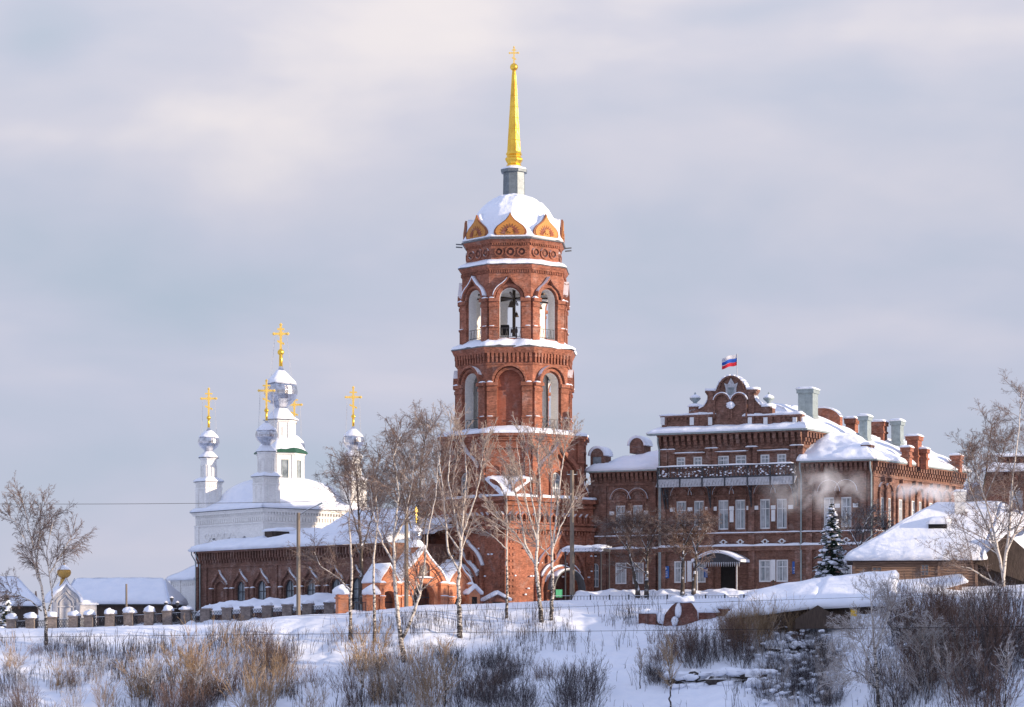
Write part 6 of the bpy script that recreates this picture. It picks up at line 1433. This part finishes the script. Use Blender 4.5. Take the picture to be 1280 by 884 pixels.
#        steps wobble tropism kids ratio angle rmin
BIRCH = [(7, 0.035, 0.05, 9, 0.46, 30, 0.024), (5, 0.05, 0.01, 7, 0.52, 30, 0.014), (5, 0.05, -0.045, 4, 0.6, 28, 0.009), (4, 0.05, -0.09, 0, 0.5, 26, 0.007)]
WEEP = [(8, 0.03, 0.03, 8, 0.55, 32, 0.022), (6, 0.045, -0.02, 6, 0.58, 30, 0.012), (6, 0.045, -0.07, 3, 0.7, 26, 0.008), (5, 0.045, -0.12, 0, 0.5, 24, 0.006)]
OPEN = [(8, 0.03, 0.04, 8, 0.42, 28, 0.026), (6, 0.045, 0.02, 6, 0.5, 28, 0.015), (5, 0.05, -0.03, 3, 0.6, 28, 0.009), (4, 0.05, -0.06, 0, 0.5, 26, 0.007)]
TH = 0.0
tree('birch', 'slender bare birch with drooping crown standing before the small chapel at far left', 58, 806, 14.5, [(0.17, (58, 806, 0), (57, 770, 0), (52, 735, 0), (42, 690, 0.4), (30, 640, 0.5), (24, 618, 0.5)), (0.11, (60, 765, 0), (66, 748, 0), (63, 720, -0.5), (60, 690, -0.6), (68, 655, -0.8), (76, 640, -1)), (0.08, (52, 765, 0), (38, 752, 0.3), (20, 744, 0.4), (8, 741, 0.4)), (0.09, (52, 735, 0.0), (38, 690, -0.4), (22, 655, -0.5), (12, 645, -0.5)), (0.09, (45, 703, 0.28), (50, 660, 0.4), (48, 632, 0.5)), (0.08, (63, 718, -0.48), (78, 690, 0.3), (88, 672, 0.4))], 3, r0=0.2, nl=15, start=0.42, twig='twig', Lr=0.19, spec=WEEP)
tree('birch', 'thin white birch between the brick church hall and the gateway', 438, 799, 16, [(0.15, (438, 799, 0), (438, 765, 0), (440, 710, 0), (436, 650, 0.3), (440, 600, 0.3), (436, 590, 0.3)), (0.09, (439, 742, 0), (425, 724, 0.2), (400, 708, 0.5), (392, 690, 0.6))], 7, nl=14, start=0.4, twig='twig', Lr=0.22, spec=WEEP)
tree('birch', 'thin birch just left of the gateway with a narrow crown', 468, 802, 16, [(0.14, (468, 802, 0), (468, 760, 0), (467, 700, 0), (472, 650, 0.3), (468, 600, 0.3), (474, 572, 0.2))], 9, nl=18, start=0.35, twig='twig', Lr=0.22, spec=WEEP)
tree('birch', 'large forked birch leaning in front of the gateway with a thick double trunk', 506, 828, 19, [(0.24, (506, 828, 0), (501, 800, 0), (497, 770, 0), (493, 720, 0), (492, 670, 0.3), (498, 620, 0.5), (492, 570, 0.4), (500, 545, 0.4)), (0.19, (501, 802, 0), (512, 780, -0.2), (524, 748, -0.3), (530, 715, -0.4), (534, 670, -0.5), (545, 620, -0.5), (548, 580, -0.6)), (0.12, (493, 705, 0), (478, 680, 0.3), (466, 640, 0.6), (462, 605, 0.7)), (0.11, (492, 676, 0), (506, 650, 0.3), (514, 610, 0.3), (518, 570, 0.3))], 12, nl=24, start=0.42, twig='twig', Lr=0.20, spec=WEEP)
tree('birch', 'tall white birch right of the gateway whose pale limbs fan out before the tower', 575, 797, 20, [(0.23, (575, 797, 0), (574, 765, 0), (573, 730, 0), (576, 690, 0), (579, 640, 0.3), (583, 590, 0.4), (578, 540, 0.4)), (0.13, (573, 712, 0), (560, 690, 0.2), (557, 650, 0.2), (552, 600, 0.4), (546, 555, 0.5), (540, 535, 0.5)), (0.12, (576, 676, 0), (568, 640, 0.3), (560, 600, 0.3), (563, 560, 0.4), (570, 530, 0.4)), (0.10, (578, 668, 0), (590, 635, -0.3), (600, 600, -0.4), (604, 565, -0.5), (612, 540, -0.5)), (0.09, (576, 690, 0), (552, 655, 0.5), (530, 620, 0.8), (521, 580, 0.9))], 17, nl=13, start=0.5, Lr=0.20, spec=OPEN, ang=32)
tree('birch', 'thinnest white birch before the sunlit corner of the bell tower', 633, 773, 13, [(0.13, (633, 773, 0), (634, 740, 0), (633, 700, 0), (634, 660, 0.2), (633, 620, 0.2), (637, 598, 0.2)), (0.06, (634, 688, 0), (616, 670, 0.2), (600, 662, 0.2))], 21, nl=9, start=0.4, Lr=0.2, spec=OPEN, ang=34)
tree('birch', 'many stemmed white birch before the tower entrance, left one of the close pair', 677, 778, 19, [(0.21, (677, 778, 0), (674, 750, 0), (670, 710, 0), (672, 670, 0), (676, 620, 0.2), (672, 570, 0.3), (675, 548, 0.3)), (0.14, (670, 708, 0), (656, 680, 0.2), (650, 640, 0.3), (640, 595, 0.4), (636, 565, 0.4)), (0.12, (672, 680, 0), (660, 640, -0.2), (652, 600, -0.3), (646, 555, -0.3)), (0.09, (664, 700, 0), (645, 668, 0.3), (625, 650, 0.5), (605, 634, 0.6)), (0.11, (673, 665, 0), (664, 620, 0.3), (662, 580, 0.4), (655, 545, 0.5))], 25, nl=11, start=0.55, Lr=0.19, spec=OPEN, ang=30)
tree('birch', 'white birch leaning right before the tower entrance, right one of the close pair', 689, 775, 19, [(0.16, (689, 775, 0), (691, 735, 0), (690, 695, 0), (695, 650, 0), (700, 600, 0.2), (706, 560, 0.3), (712, 540, 0.4)), (0.10, (690, 690, 0), (700, 660, -0.2), (713, 635, -0.3), (722, 615, -0.3)), (0.10, (690, 700, 0), (688, 650, 0.3), (690, 600, 0.4), (684, 560, 0.4)), (0.08, (690, 697, 0), (676, 684, 0.2), (668, 676, 0.2))], 29, nl=12, start=0.5, Lr=0.19, spec=OPEN, ang=30)
# trees standing farther back beside the church
tree('bare_tree', 'bare brownish tree between the white church and the tower', 452, 745, 15, [(0.2, (452, 745, 0), (452, 690, 0), (448, 640, 0), (446, 600, 0), (442, 575, 0)), (0.12, (452, 680, 0), (440, 640, 0.3), (430, 610, 0.4), (418, 590, 0.4)), (0.12, (452, 690, 0), (466, 640, 0.3), (474, 600, 0.4))], 33, Y=240, nl=15, spec=WEEP, start=0.35, twig='twig', Lr=0.24, bark='bark')
tree('bare_tree', 'tall bare tree with a dense brown crown rising behind the gateway', 520, 750, 18, [(0.22, (520, 750, 0), (520, 690, 0), (524, 630, 0), (526, 580, 0), (534, 535, 0)), (0.14, (520, 690, 0), (535, 640, 0.3), (548, 600, 0.4), (556, 560, 0.4)), (0.12, (520, 680, 0), (508, 640, 0.3), (500, 600, 0.4), (510, 568, 0.4))], 37, Y=238.5, nl=34, spec=WEEP, start=0.35, twig='twig', Lr=0.22, bark='bark')
# pruned lindens in front of the mansion
LIND = [(5, 0.09, 0.03, 7, 0.55, 42, 0.02), (4, 0.11, 0.0, 7, 0.6, 40, 0.012), (4, 0.11, -0.01, 4, 0.6, 38, 0.008), (3, 0.1, -0.01, 0, 0.5, 36, 0.006)]
for px, pyt, wob, sd_, lab, pb in ((797, 648, -17, 41, 'pollarded bare tree with a slanting trunk, leftmost of four before the mansion', 738), (808, 655, 2, 43, 'pollarded bare tree with an upright trunk, second from the left before the mansion', 738), (853, 645, 2, 45, 'pollarded bare tree with the thickest dark trunk, third before the mansion', 742), (867, 650, 6, 47, 'pollarded bare tree with reddish twigs left of the canopy, rightmost of four', 738)):
    tree('pollarded_tree', lab, px, pb, 7.2, [(0.2, (px, pb, 0), (px+wob*0.35, 710, 0), (px+wob*0.8, 680, 0), (px+wob, pyt, 0)), (0.1, (px+wob*0.6, 690, 0), (px+wob-10, 668, 0.4), (px+wob-16, 655, 0.6)), (0.1, (px+wob*0.6, 686, 0), (px+wob+9, 665, -0.4), (px+wob+15, 652, -0.4))], sd_, Y=228.5, spec=LIND, group='pollarded trees before the mansion', bark='bark', twig='twig_red' if sd_ > 44 else 'twig', nl=15, start=0.25, Lr=0.34, ang=62)
tree('bare_tree', 'dark bare apple tree crowned with snow between spruce and log house', 1075, 712, 6, [(0.16, (1075, 712, 0), (1076, 680, 0), (1082, 655, 0), (1090, 640, 0)), (0.1, (1076, 690, 0), (1064, 665, 0.2), (1058, 645, 0.3)), (0.1, (1076, 682, 0), (1092, 668, 0.2), (1104, 662, 0.3))], 51, Y=216, spec=LIND, bark='bark', twig='twig_dark', nl=16, start=0.2, Lr=0.36, ang=55)
# right edge trees
tree('bare_tree', 'big bare tree at the right edge with pale sunlit limbs over the log house', 1262, 800, 26, [(0.2, (1262, 800, 0), (1256, 760, 0), (1254, 720, 0), (1246, 680, 0), (1234, 630, 0.3), (1222, 590, 0.5), (1215, 560, 0.5)), (0.18, (1254, 722, 0), (1262, 660, 0), (1266, 600, 0.2), (1274, 540, 0.3), (1278, 490, 0.3)), (0.14, (1250, 700, 0), (1236, 660, 0.4), (1214, 610, 0.6), (1208, 575, 0.7)), (0.13, (1256, 735, 0), (1232, 722, 0.4), (1214, 710, 0.5), (1190, 706, 0.6)), (0.14, (1258, 690, 0), (1280, 640, -0.2), (1295, 580, -0.4))], 55, Y=206, spec=LIND, bark='birch_bark', twig='twig', nl=12, start=0.3, Lr=0.17, ang=48)
tree('bare_tree', 'bare tree with a fine twiggy crown against the sky behind the log house', 1222, 720, 14, [(0.16, (1222, 720, 0), (1224, 660, 0), (1230, 610, 0), (1236, 560, 0), (1240, 530, 0)), (0.1, (1224, 650, 0), (1212, 600, 0.3), (1206, 560, 0.4)), (0.1, (1226, 640, 0), (1250, 580, 0.3), (1262, 540, 0.4))], 57, Y=232, spec=LIND, bark='bark', twig='twig', nl=18, start=0.3, Lr=0.22, ang=45)
tree('bare_tree', 'slim bare tree entering the photo at its right border', 1290, 760, 24, [(0.2, (1290, 760, 0), (1288, 690, 0), (1284, 620, 0), (1290, 560, 0), (1284, 490, 0)), (0.12, (1288, 680, 0), (1270, 620, 0.3), (1262, 570, 0.4))], 59, Y=214, spec=LIND, bark='bark', twig='twig', nl=12, start=0.3, Lr=0.18, ang=45)
tree('birch', 'snow frosted young birch on the slope below the plank shed', 1098, 884, 11.5, [(0.13, (1098, 884, 0), (1096, 840, 0), (1092, 800, 0), (1090, 765, 0.2), (1088, 730, 0.2)), (0.08, (1096, 850, 0), (1080, 810, 0.2), (1066, 778, 0.4)), (0.08, (1093, 815, 0), (1108, 780, 0.2), (1116, 750, 0.3)), (0.07, (1097, 862, 0), (1076, 842, 0.2), (1056, 836, 0.3))], 61, Y=186, spec=LIND, twig='twig_frost', nl=15, start=0.25, Lr=0.25, ang=48)
tree('bare_tree', 'pale young tree among the brown thicket at lower right', 1165, 884, 9, [(0.09, (1165, 884, 0), (1163, 840, 0), (1168, 800, 0), (1164, 770, 0)), (0.06, (1164, 850, 0), (1180, 815, 0.2), (1190, 790, 0.3)), (0.06, (1164, 842, 0), (1148, 815, 0.2), (1140, 798, 0.3))], 63, Y=187, spec=LIND, bark='birch_bark', twig='twig_frost', nl=13, start=0.2, Lr=0.27, ang=48)
# saplings on the bank: one of each kind built, the rest copied
SAP = [(6, 0.05, 0.05, 6, 0.42, 30, 0.016), (5, 0.07, 0.03, 4, 0.5, 30, 0.010), (4, 0.08, 0.01, 0, 0.5, 28, 0.007)]
protos = [tree('sapling', 'x', 492, 886, 5.4, [(0.055, (492, 886, 0), (490, 860, 0), (493, 835, 0), (489, 806, 0)), (0.035, (491, 868, 0), (482, 845, 0.2), (478, 822, 0.3)), (0.03, (492, 850, 0), (500, 832, -0.2), (503, 814, -0.3))], 71, spec=SAP, twig='twig_tan', nl=11, start=0.25, Lr=0.3, ang=30),
          tree('sapling', 'x', 530, 884, 4.6, [(0.05, (530, 884, 0), (533, 862, 0), (530, 838, 0), (535, 818, 0)), (0.035, (532, 866, 0), (541, 846, 0.2), (547, 830, 0.2))], 73, spec=SAP, twig='twig_frost', nl=12, start=0.2, Lr=0.32, ang=32)]
rs_ = random.Random(9); ORD2 = ['leftmost', 'second from left', 'third from left', 'fourth from left', 'fifth from left', 'rightmost']
first = {0: True, 1: True}
for zone, ps2 in (('below the long pillar fence', ((186, 886), (214, 872), (246, 890), (282, 876), (318, 886))), ('below the gateway', ((452, 884), (474, 868), (496, 888), (528, 878), (556, 890))), ('below the brick ruin', ((800, 862), (838, 886))), ('below the log house', ((1122, 884), (1150, 862), (1188, 880), (1222, 866), (1256, 886)))):
    for i, (px, py) in enumerate(ps2):
        k = rs_.choice((0, 1)) if zone != 'below the log house' else 1; r0_ = protos[k]
        if first[k]: first[k] = False; r_ = r0_
        else:
            r_ = r0_.copy(); COL.objects.link(r_)
            for ch in list(r0_.children): c = ch.copy(); COL.objects.link(c); c.parent = r_
        r_.location = ground_at(px, py); s_ = rs_.uniform(0.75, 1.15); r_.scale = (s_, s_, s_*rs_.uniform(0.9, 1.15)); r_.rotation_euler = (0, 0, rs_.uniform(0, 6.28))
        nm = 'rightmost' if i == len(ps2)-1 else ORD2[i]; tag(r_, f"{nm} {'straw coloured' if k == 0 else 'pale frosted'} sapling in the row {zone}", 'sapling', 'bare saplings on the slope')
# ------------------------------------------------------------------ spruces
def spruce(px, py, H, Rb, seed, Y, label):
    rn = random.Random(seed); b_ = at(px, py, Y); o = thing('spruce', label, 'tree', b_, 0)
    m = MB(); m.tube([(0, 0, -0.8), (0, 0, H)], [0.16, 0.02], 6); m.build('trunk', MAT['bark'], o)
    v = []; fcs = []
    z = 0.5
    while z < H-0.1:
        t_ = z/H; R_ = Rb*(1-t_)**0.85*rn.uniform(0.82, 1.1)+0.1; nb = int(6+7*(1-t_))
        for k in range(nb):
            a = rn.uniform(0, 2*math.pi); L = R_*rn.uniform(0.75, 1.15); dx, dy = math.cos(a), math.sin(a)
            for s_ in range(int(4+L*9)):
                q = (s_+0.5)/int(4+L*9); rr = L*q; zz = z-0.28*rr+0.16*math.sin(q*2.5)*L
                for sd2 in (-1, 1, 0):
                    w = 0.30*(1-q*0.6)*rn.uniform(0.6, 1.2)*(0.6+0.4*L/Rb); nx_, ny_ = -dy*sd2, dx*sd2
                    cx, cy = dx*rr, dy*rr; tip = (cx+nx_*w+dx*w*0.75, cy+ny_*w+dy*w*0.75, zz-rn.uniform(0.02, 0.22)*w*2)
                    i = len(v); e = 0.055; v += [(cx-dx*e, cy-dy*e, zz), (cx+dx*e+ny_*0.02, cy+dy*e, zz+0.03), tip, (cx+nx_*w*0.45, cy+ny_*w*0.45, zz-0.1)]; fcs += [(i, i+1, i+2), (i, i+2, i+3)]
        z += rn.uniform(0.16, 0.26)*(1.15-0.5*t_)
    m = MB(); m.v = v; m.f = fcs; m.build('crown', MAT['needle'], o)
    m = MB()
    for q in range(int(85*Rb)):
        zz = rn.uniform(0.3, H*0.93); t_ = zz/H; a = rn.uniform(0, 2*math.pi); R_ = Rb*(1-t_)**0.85*rn.uniform(0.55, 1.0); s_ = rn.uniform(0.1, 0.28)*(1.2-0.6*t_)
        m.blob((R_*math.cos(a), R_*math.sin(a), zz-0.2*R_), (s_*1.2, s_*1.2, s_*0.5), q, 0.35, 4)
    m.build('snow_clump', MAT['snow'], o, True); return o
spruce(1040, 727, 7.0, 1.75, 5, 221, 'dark snow dusted spruce in front of the mansion')
spruce(8, 788, 3.6, 1.1, 6, 246, 'small dark conifer at the far left edge')
# ------------------------------------------------------------------ shrubs on the slope
def shrub_mesh(name, rn, n, H, R_, lean, r_, twig, kids=5):
    segs = []
    for _ in range(n):
        a = rn.uniform(0, 2*math.pi); rr = R_*0.42*math.sqrt(rn.random()); p = Vector((rr*math.cos(a), rr*math.sin(a), -0.25)); d = Vector((math.cos(a)*lean*rn.random()+rn.gauss(0, .12), math.sin(a)*lean*rn.random()+rn.gauss(0, .12), 1)).normalized()
        grow(rn, p, d, H*rn.uniform(0.55, 1.1), r_, 0, [(5, 0.10, 0.02, kids+2, 0.42, 26, r_*0.42), (3, 0.08, 0.02, 3.0, 0.5, 26, r_*0.34), (2, 0.1, 0, 0, 0.5, 26, r_*0.28)], segs, segs)
    me = seg_mesh(name, segs, twig, None, 3); d = me.data; bpy.data.objects.remove(me); return d
rn = random.Random(11)
KIND = {'tan': [shrub_mesh('shrub', rn, 17, 4.3, 2.6, 0.40, 0.030, 'twig_tan') for _ in range(2)], 'red': [shrub_mesh('shrub', rn, 24, 3.2, 2.8, 0.5, 0.022, 'twig_red') for _ in range(2)],
        'dark': [shrub_mesh('shrub', rn, 30, 2.9, 3.0, 0.5, 0.021, 'twig_dark') for _ in range(2)], 'frost': [shrub_mesh('shrub', rn, 22, 3.2, 2.6, 0.5, 0.022, 'twig_frost') for _ in range(2)], 'brown': [shrub_mesh('shrub', rn, 26, 2.6, 3.0, 0.42, 0.020, 'twig') for _ in range(2)]}
DESC = {'tan': 'straw coloured shrub', 'red': 'reddish brown shrub', 'dark': 'dark tangled shrub', 'frost': 'pale frosted shrub', 'brown': 'grey brown shrub'}
def where(px, py):
    c = 'far left' if px < 130 else 'left' if px < 340 else 'centre left' if px < 520 else 'centre' if px < 760 else 'right of centre' if px < 940 else 'right' if px < 1110 else 'far right'
    r_ = 'at the foot of the picture' if py > 872 else 'low on the slope' if py > 842 else 'halfway up the slope' if py > 812 else 'at the top of the slope'
    return c, r_
NEAR = [(0, 130, 'below the small chapel'), (130, 340, 'below the long pillar fence'), (340, 470, 'below the church hall'), (470, 560, 'below the gateway'), (560, 760, 'below the bell tower'), (760, 900, 'near the broken brick wall'), (900, 1090, 'below the half buried shed'), (1090, 1300, 'below the log house')]
cnt = {}; SHR = []
def shrub(px, py, kind, sc):
    p = ground_at(px, py); SHR.append((px, py, kind, sc, p))
def scatter(n, x0, x1, y0, y1, kinds, s0, s1):
    for _ in range(n):
        shrub(rn.uniform(x0, x1), rn.uniform(y0, y1), rn.choice(kinds), rn.uniform(s0, s1))
scatter(15, 165, 335, 850, 905, ['tan', 'tan', 'tan', 'red', 'brown'], 0.8, 1.25); scatter(11, 160, 330, 805, 850, ['tan', 'red', 'brown'], 0.5, 0.75)
scatter(14, 0, 165, 830, 900, ['brown', 'dark', 'tan', 'frost'], 0.5, 0.9); scatter(7, 0, 160, 812, 835, ['brown', 'dark'], 0.3, 0.5)
scatter(9, 335, 470, 840, 900, ['brown', 'dark', 'tan'], 0.5, 0.95); scatter(6, 310, 360, 815, 840, ['dark', 'brown'], 0.6, 0.95)
scatter(9, 440, 580, 860, 905, ['tan', 'tan', 'brown', 'frost'], 0.75, 1.2); scatter(17, 560, 735, 850, 900, ['dark', 'dark', 'brown'], 0.6, 1.1); scatter(14, 560, 740, 822, 850, ['brown', 'dark'], 0.4, 0.7)
scatter(9, 460, 600, 800, 850, ['brown', 'brown', 'dark'], 0.3, 0.55)
scatter(20, 820, 940, 800, 835, ['brown', 'dark', 'red'], 0.55, 0.95); scatter(12, 900, 1010, 790, 812, ['tan', 'red'], 0.5, 0.75)
scatter(34, 955, 1050, 808, 890, ['dark', 'dark', 'dark', 'frost'], 0.45, 0.8); scatter(20, 900, 1015, 789, 801, ['tan', 'red', 'tan'], 0.4, 0.6); scatter(8, 795, 850, 830, 860, ['dark', 'brown'], 0.3, 0.55)
scatter(22, 1095, 1285, 800, 850, ['red', 'red', 'brown', 'dark'], 0.9, 1.5); scatter(14, 1080, 1285, 850, 915, ['dark', 'brown', 'red', 'frost'], 0.9, 1.4); scatter(10, 1120, 1210, 770, 800, ['red', 'tan', 'red'], 0.8, 1.2)
scatter(7, 1210, 1290, 760, 800, ['frost', 'dark'], 0.7, 1.1)
scatter(9, 1095, 1160, 690, 716, ['dark', 'frost'], 0.01, 0.011) if False else None
from collections import defaultdict
byn = defaultdict(list)
for s_ in SHR:
    px, py, kind, sc, p = s_; nb = [d for a, b_, d in NEAR if a <= px < b_ or (b_ == 1300 and px >= a)] or ['below the small chapel']
    size = 'short' if sc < 0.55 else 'mid sized' if sc < 0.9 else 'tall'
    byn[(DESC[kind], nb[0], size)].append(s_)
ORD = ['leftmost', 'second from left', 'third from left', 'fourth from left', 'fifth from left', 'sixth from left', 'seventh from left', 'eighth from left', 'ninth from left', 'tenth from left', 'eleventh from left', 'twelfth from left', 'thirteenth from left']
for (ds, nb, size), L in byn.items():
    L.sort(key=lambda q: q[0])
    for i, (px, py, kind, sc, p) in enumerate(L):
        o = bpy.data.objects.new('shrub', rn.choice(KIND[kind])); COL.objects.link(o); o.location = p; o.rotation_euler = (0, 0, rn.uniform(0, 6.28)); o.scale = (sc, sc, sc*rn.uniform(0.85, 1.15))
        lab = f'{size} {ds} {nb}' if len(L) == 1 else (f'{"rightmost" if i == len(L)-1 else ORD[min(i, 12)]} {size} {ds} {nb}')
        tag(o, lab, 'shrub', 'bare shrubs on the slope')
# dry stems standing in the snow
rn2 = random.Random(77); segs = []
for _ in range(60000):
    px = rn2.uniform(-10, 1290); py = rn2.uniform(775, 900)
    if vn(px*0.011, py*0.03, 7) < -0.18+(0.30 if 720 < px < 1010 and py > 800 else 0): continue
    if py < 800 and rn2.random() < 0.75: continue
    if 1035 < px < 1085 and py > 800 and rn2.random() < 0.9: continue
    p = ground_at(px, py) if False else None
    k = (px-640)/F
    # quick placement: uniform over the slope area
    y = rn2.uniform(178, 222); x = k*y; dd_ = lerp_tab(x, YEDG)-y
    if 6.5 < x < 15.5 and y < 213 and rn2.random() < 0.88: continue
    if rn2.random() > (dd_-1.5)/9 or vn(x*0.22, y*0.16, 9)+0.4*vn(x*0.8, y*0.5, 4) < rn2.uniform(-0.22, 0.22): continue
    z = gz(x, y); H = rn2.uniform(0.4, 1.3)*(1+0.9*vn(x*0.22, y*0.2, 3)); wx = 0.12*vn(x*0.15, y*0.15, 6); lx, ly = (rn2.gauss(0, 0.13)+wx)*H, rn2.gauss(0, 0.13)*H
    segs.append((x, y, z-0.1, x+lx*.5, y+ly*.5, z+H*.55, 0.017, 0.012)); segs.append((x+lx*.5, y+ly*.5, z+H*.55, x+lx*1.4, y+ly*1.4, z+H, 0.012, 0.007))
    for _k in range(rn2.choice((0, 1, 1, 2))):
        f_ = rn2.uniform(0.4, 0.8); bx, by, bz = x+lx*1.2*f_, y+ly*1.2*f_, z+H*f_; segs.append((bx, by, bz, bx+rn2.gauss(0, 0.16)*H, by+rn2.gauss(0, 0.16)*H, bz+H*rn2.uniform(0.15, 0.4), 0.010, 0.006))
o = seg_mesh('dry_stems', segs, 'twig_dark', None, 3); tag(o, 'thin dry weed stems and saplings sticking out of the snowy slope', 'dry stems', kind='stuff')
# snow covered dark rock ledge and rounded snow cushions
for px, py, w, lab, sd_ in ((868, 856, 1.7, 'dark rock ledge under snow low on the right of centre slope', 1), (930, 852, 1.9, 'dark earth overhang capped with snow beside the dark thicket', 2), (985, 818, 1.6, 'dark ledge with snow cushions below the half buried shed', 3)):
    p = ground_at(px, py); o = thing('rock_ledge', lab, 'rock', p, 0); m = MB(); rr = random.Random(sd_)
    m.blob((0, 0.2, 0.1), (w, 0.9, 0.7), sd_, 0.55, 12); m.build('rock', MAT['rock'], o, False); m = MB()
    for q in range(11): m.blob((rr.uniform(-w, w)*1.1, rr.uniform(-0.3, 0.5), rr.uniform(0.45, 0.8)), (rr.uniform(0.35, 0.9), 0.6, rr.uniform(0.18, 0.4)), sd_+q, 0.3, 6)
    for q in range(8): m.blob((rr.uniform(-w, w)*1.2, rr.uniform(-1.1, -0.6), rr.uniform(-0.3, -0.1)), (rr.uniform(0.3, 0.7), 0.4, rr.uniform(0.15, 0.35)), sd_+q, 0.3, 6)
    m.build('snow_cover', MAT['snow'], o, True)
cr_ = random.Random(5); m = MB()
for _ in range(300):
    px = cr_.choice([cr_.gauss(990, 28), cr_.gauss(1000, 35), cr_.gauss(1010, 25), cr_.uniform(1100, 1280)]); py = cr_.uniform(800, 884); p = ground_at(px, py); s_ = cr_.uniform(0.08, 0.26); h = cr_.uniform(0.1, 1.1)
    m.blob((p.x, p.y, p.z+h), (s_*1.2, s_, s_*0.65), _, 0.35, 5)
o = m.build('snow_cushions', MAT['snow'], None, True); tag(o, 'small cushions of snow caught on the shrubs of the slope', 'snow clumps', kind='stuff')
# ------------------------------------------------------------------ drifting chimney steam
def steam(px, py, Y, sx, sy, sz, dens, label, seed, tilt=0):
    p = at(px, py, Y); m = MB(); m.blob((0, 0, 0), (sx, sy, sz), seed, 0.1, 10); sm_ = bpy.data.materials.new('steam'); sm_.use_nodes = True; t = sm_.node_tree; t.nodes.clear()
    o_ = N(t, 'ShaderNodeOutputMaterial'); v = N(t, 'ShaderNodeVolumePrincipled'); v.inputs['Color'].default_value = (1, 1, 1, 1); v.inputs['Anisotropy'].default_value = 0.0; tcn = N(t, 'ShaderNodeTexCoord')
    no = N(t, 'ShaderNodeTexNoise'); no.inputs['Scale'].default_value = 0.55; no.inputs['Detail'].default_value = 5; no.inputs['Distortion'].default_value = 0.8; mp = N(t, 'ShaderNodeMapping'); mp.inputs['Location'].default_value = (seed, 0, 0); t.links.new(tcn.outputs['Object'], mp.inputs[0]); t.links.new(mp.outputs[0], no.inputs[0])
    ln = N(t, 'ShaderNodeVectorMath', operation='DIVIDE'); t.links.new(tcn.outputs['Object'], ln.inputs[0]); ln.inputs[1].default_value = (sx, sy, sz); le = N(t, 'ShaderNodeVectorMath', operation='LENGTH'); t.links.new(ln.outputs[0], le.inputs[0])
    fa = N(t, 'ShaderNodeMapRange'); t.links.new(le.outputs['Value'], fa.inputs[0]); fa.inputs[1].default_value = 1.0; fa.inputs[2].default_value = 0.2; fa.inputs[3].default_value = 0; fa.inputs[4].default_value = 1
    mr = N(t, 'ShaderNodeMapRange'); t.links.new(no.outputs[0], mr.inputs[0]); mr.inputs[1].default_value = 0.45; mr.inputs[2].default_value = 0.72; mr.inputs[3].default_value = 0; mr.inputs[4].default_value = dens
    mu = N(t, 'ShaderNodeMath', operation='MULTIPLY'); t.links.new(fa.outputs[0], mu.inputs[0]); t.links.new(mr.outputs[0], mu.inputs[1]); t.links.new(mu.outputs[0], v.inputs['Density']); t.links.new(v.outputs[0], o_.inputs['Volume'])
    o = m.build('steam', sm_, None, True); o.location = p; o.rotation_euler = (0, rad(tilt), 0); tag(o, label, 'steam', kind='stuff'); return o
steam(1020, 612, 226, 5.8, 2.0, 2.8, 0.6, 'wide veil of chimney steam drifting across the mansion wing', 2.0)
steam(1160, 617, 214, 3.8, 1.0, 1.0, 2.2, 'thin streak of chimney steam blowing left from the log house chimney', 5.0, 4)
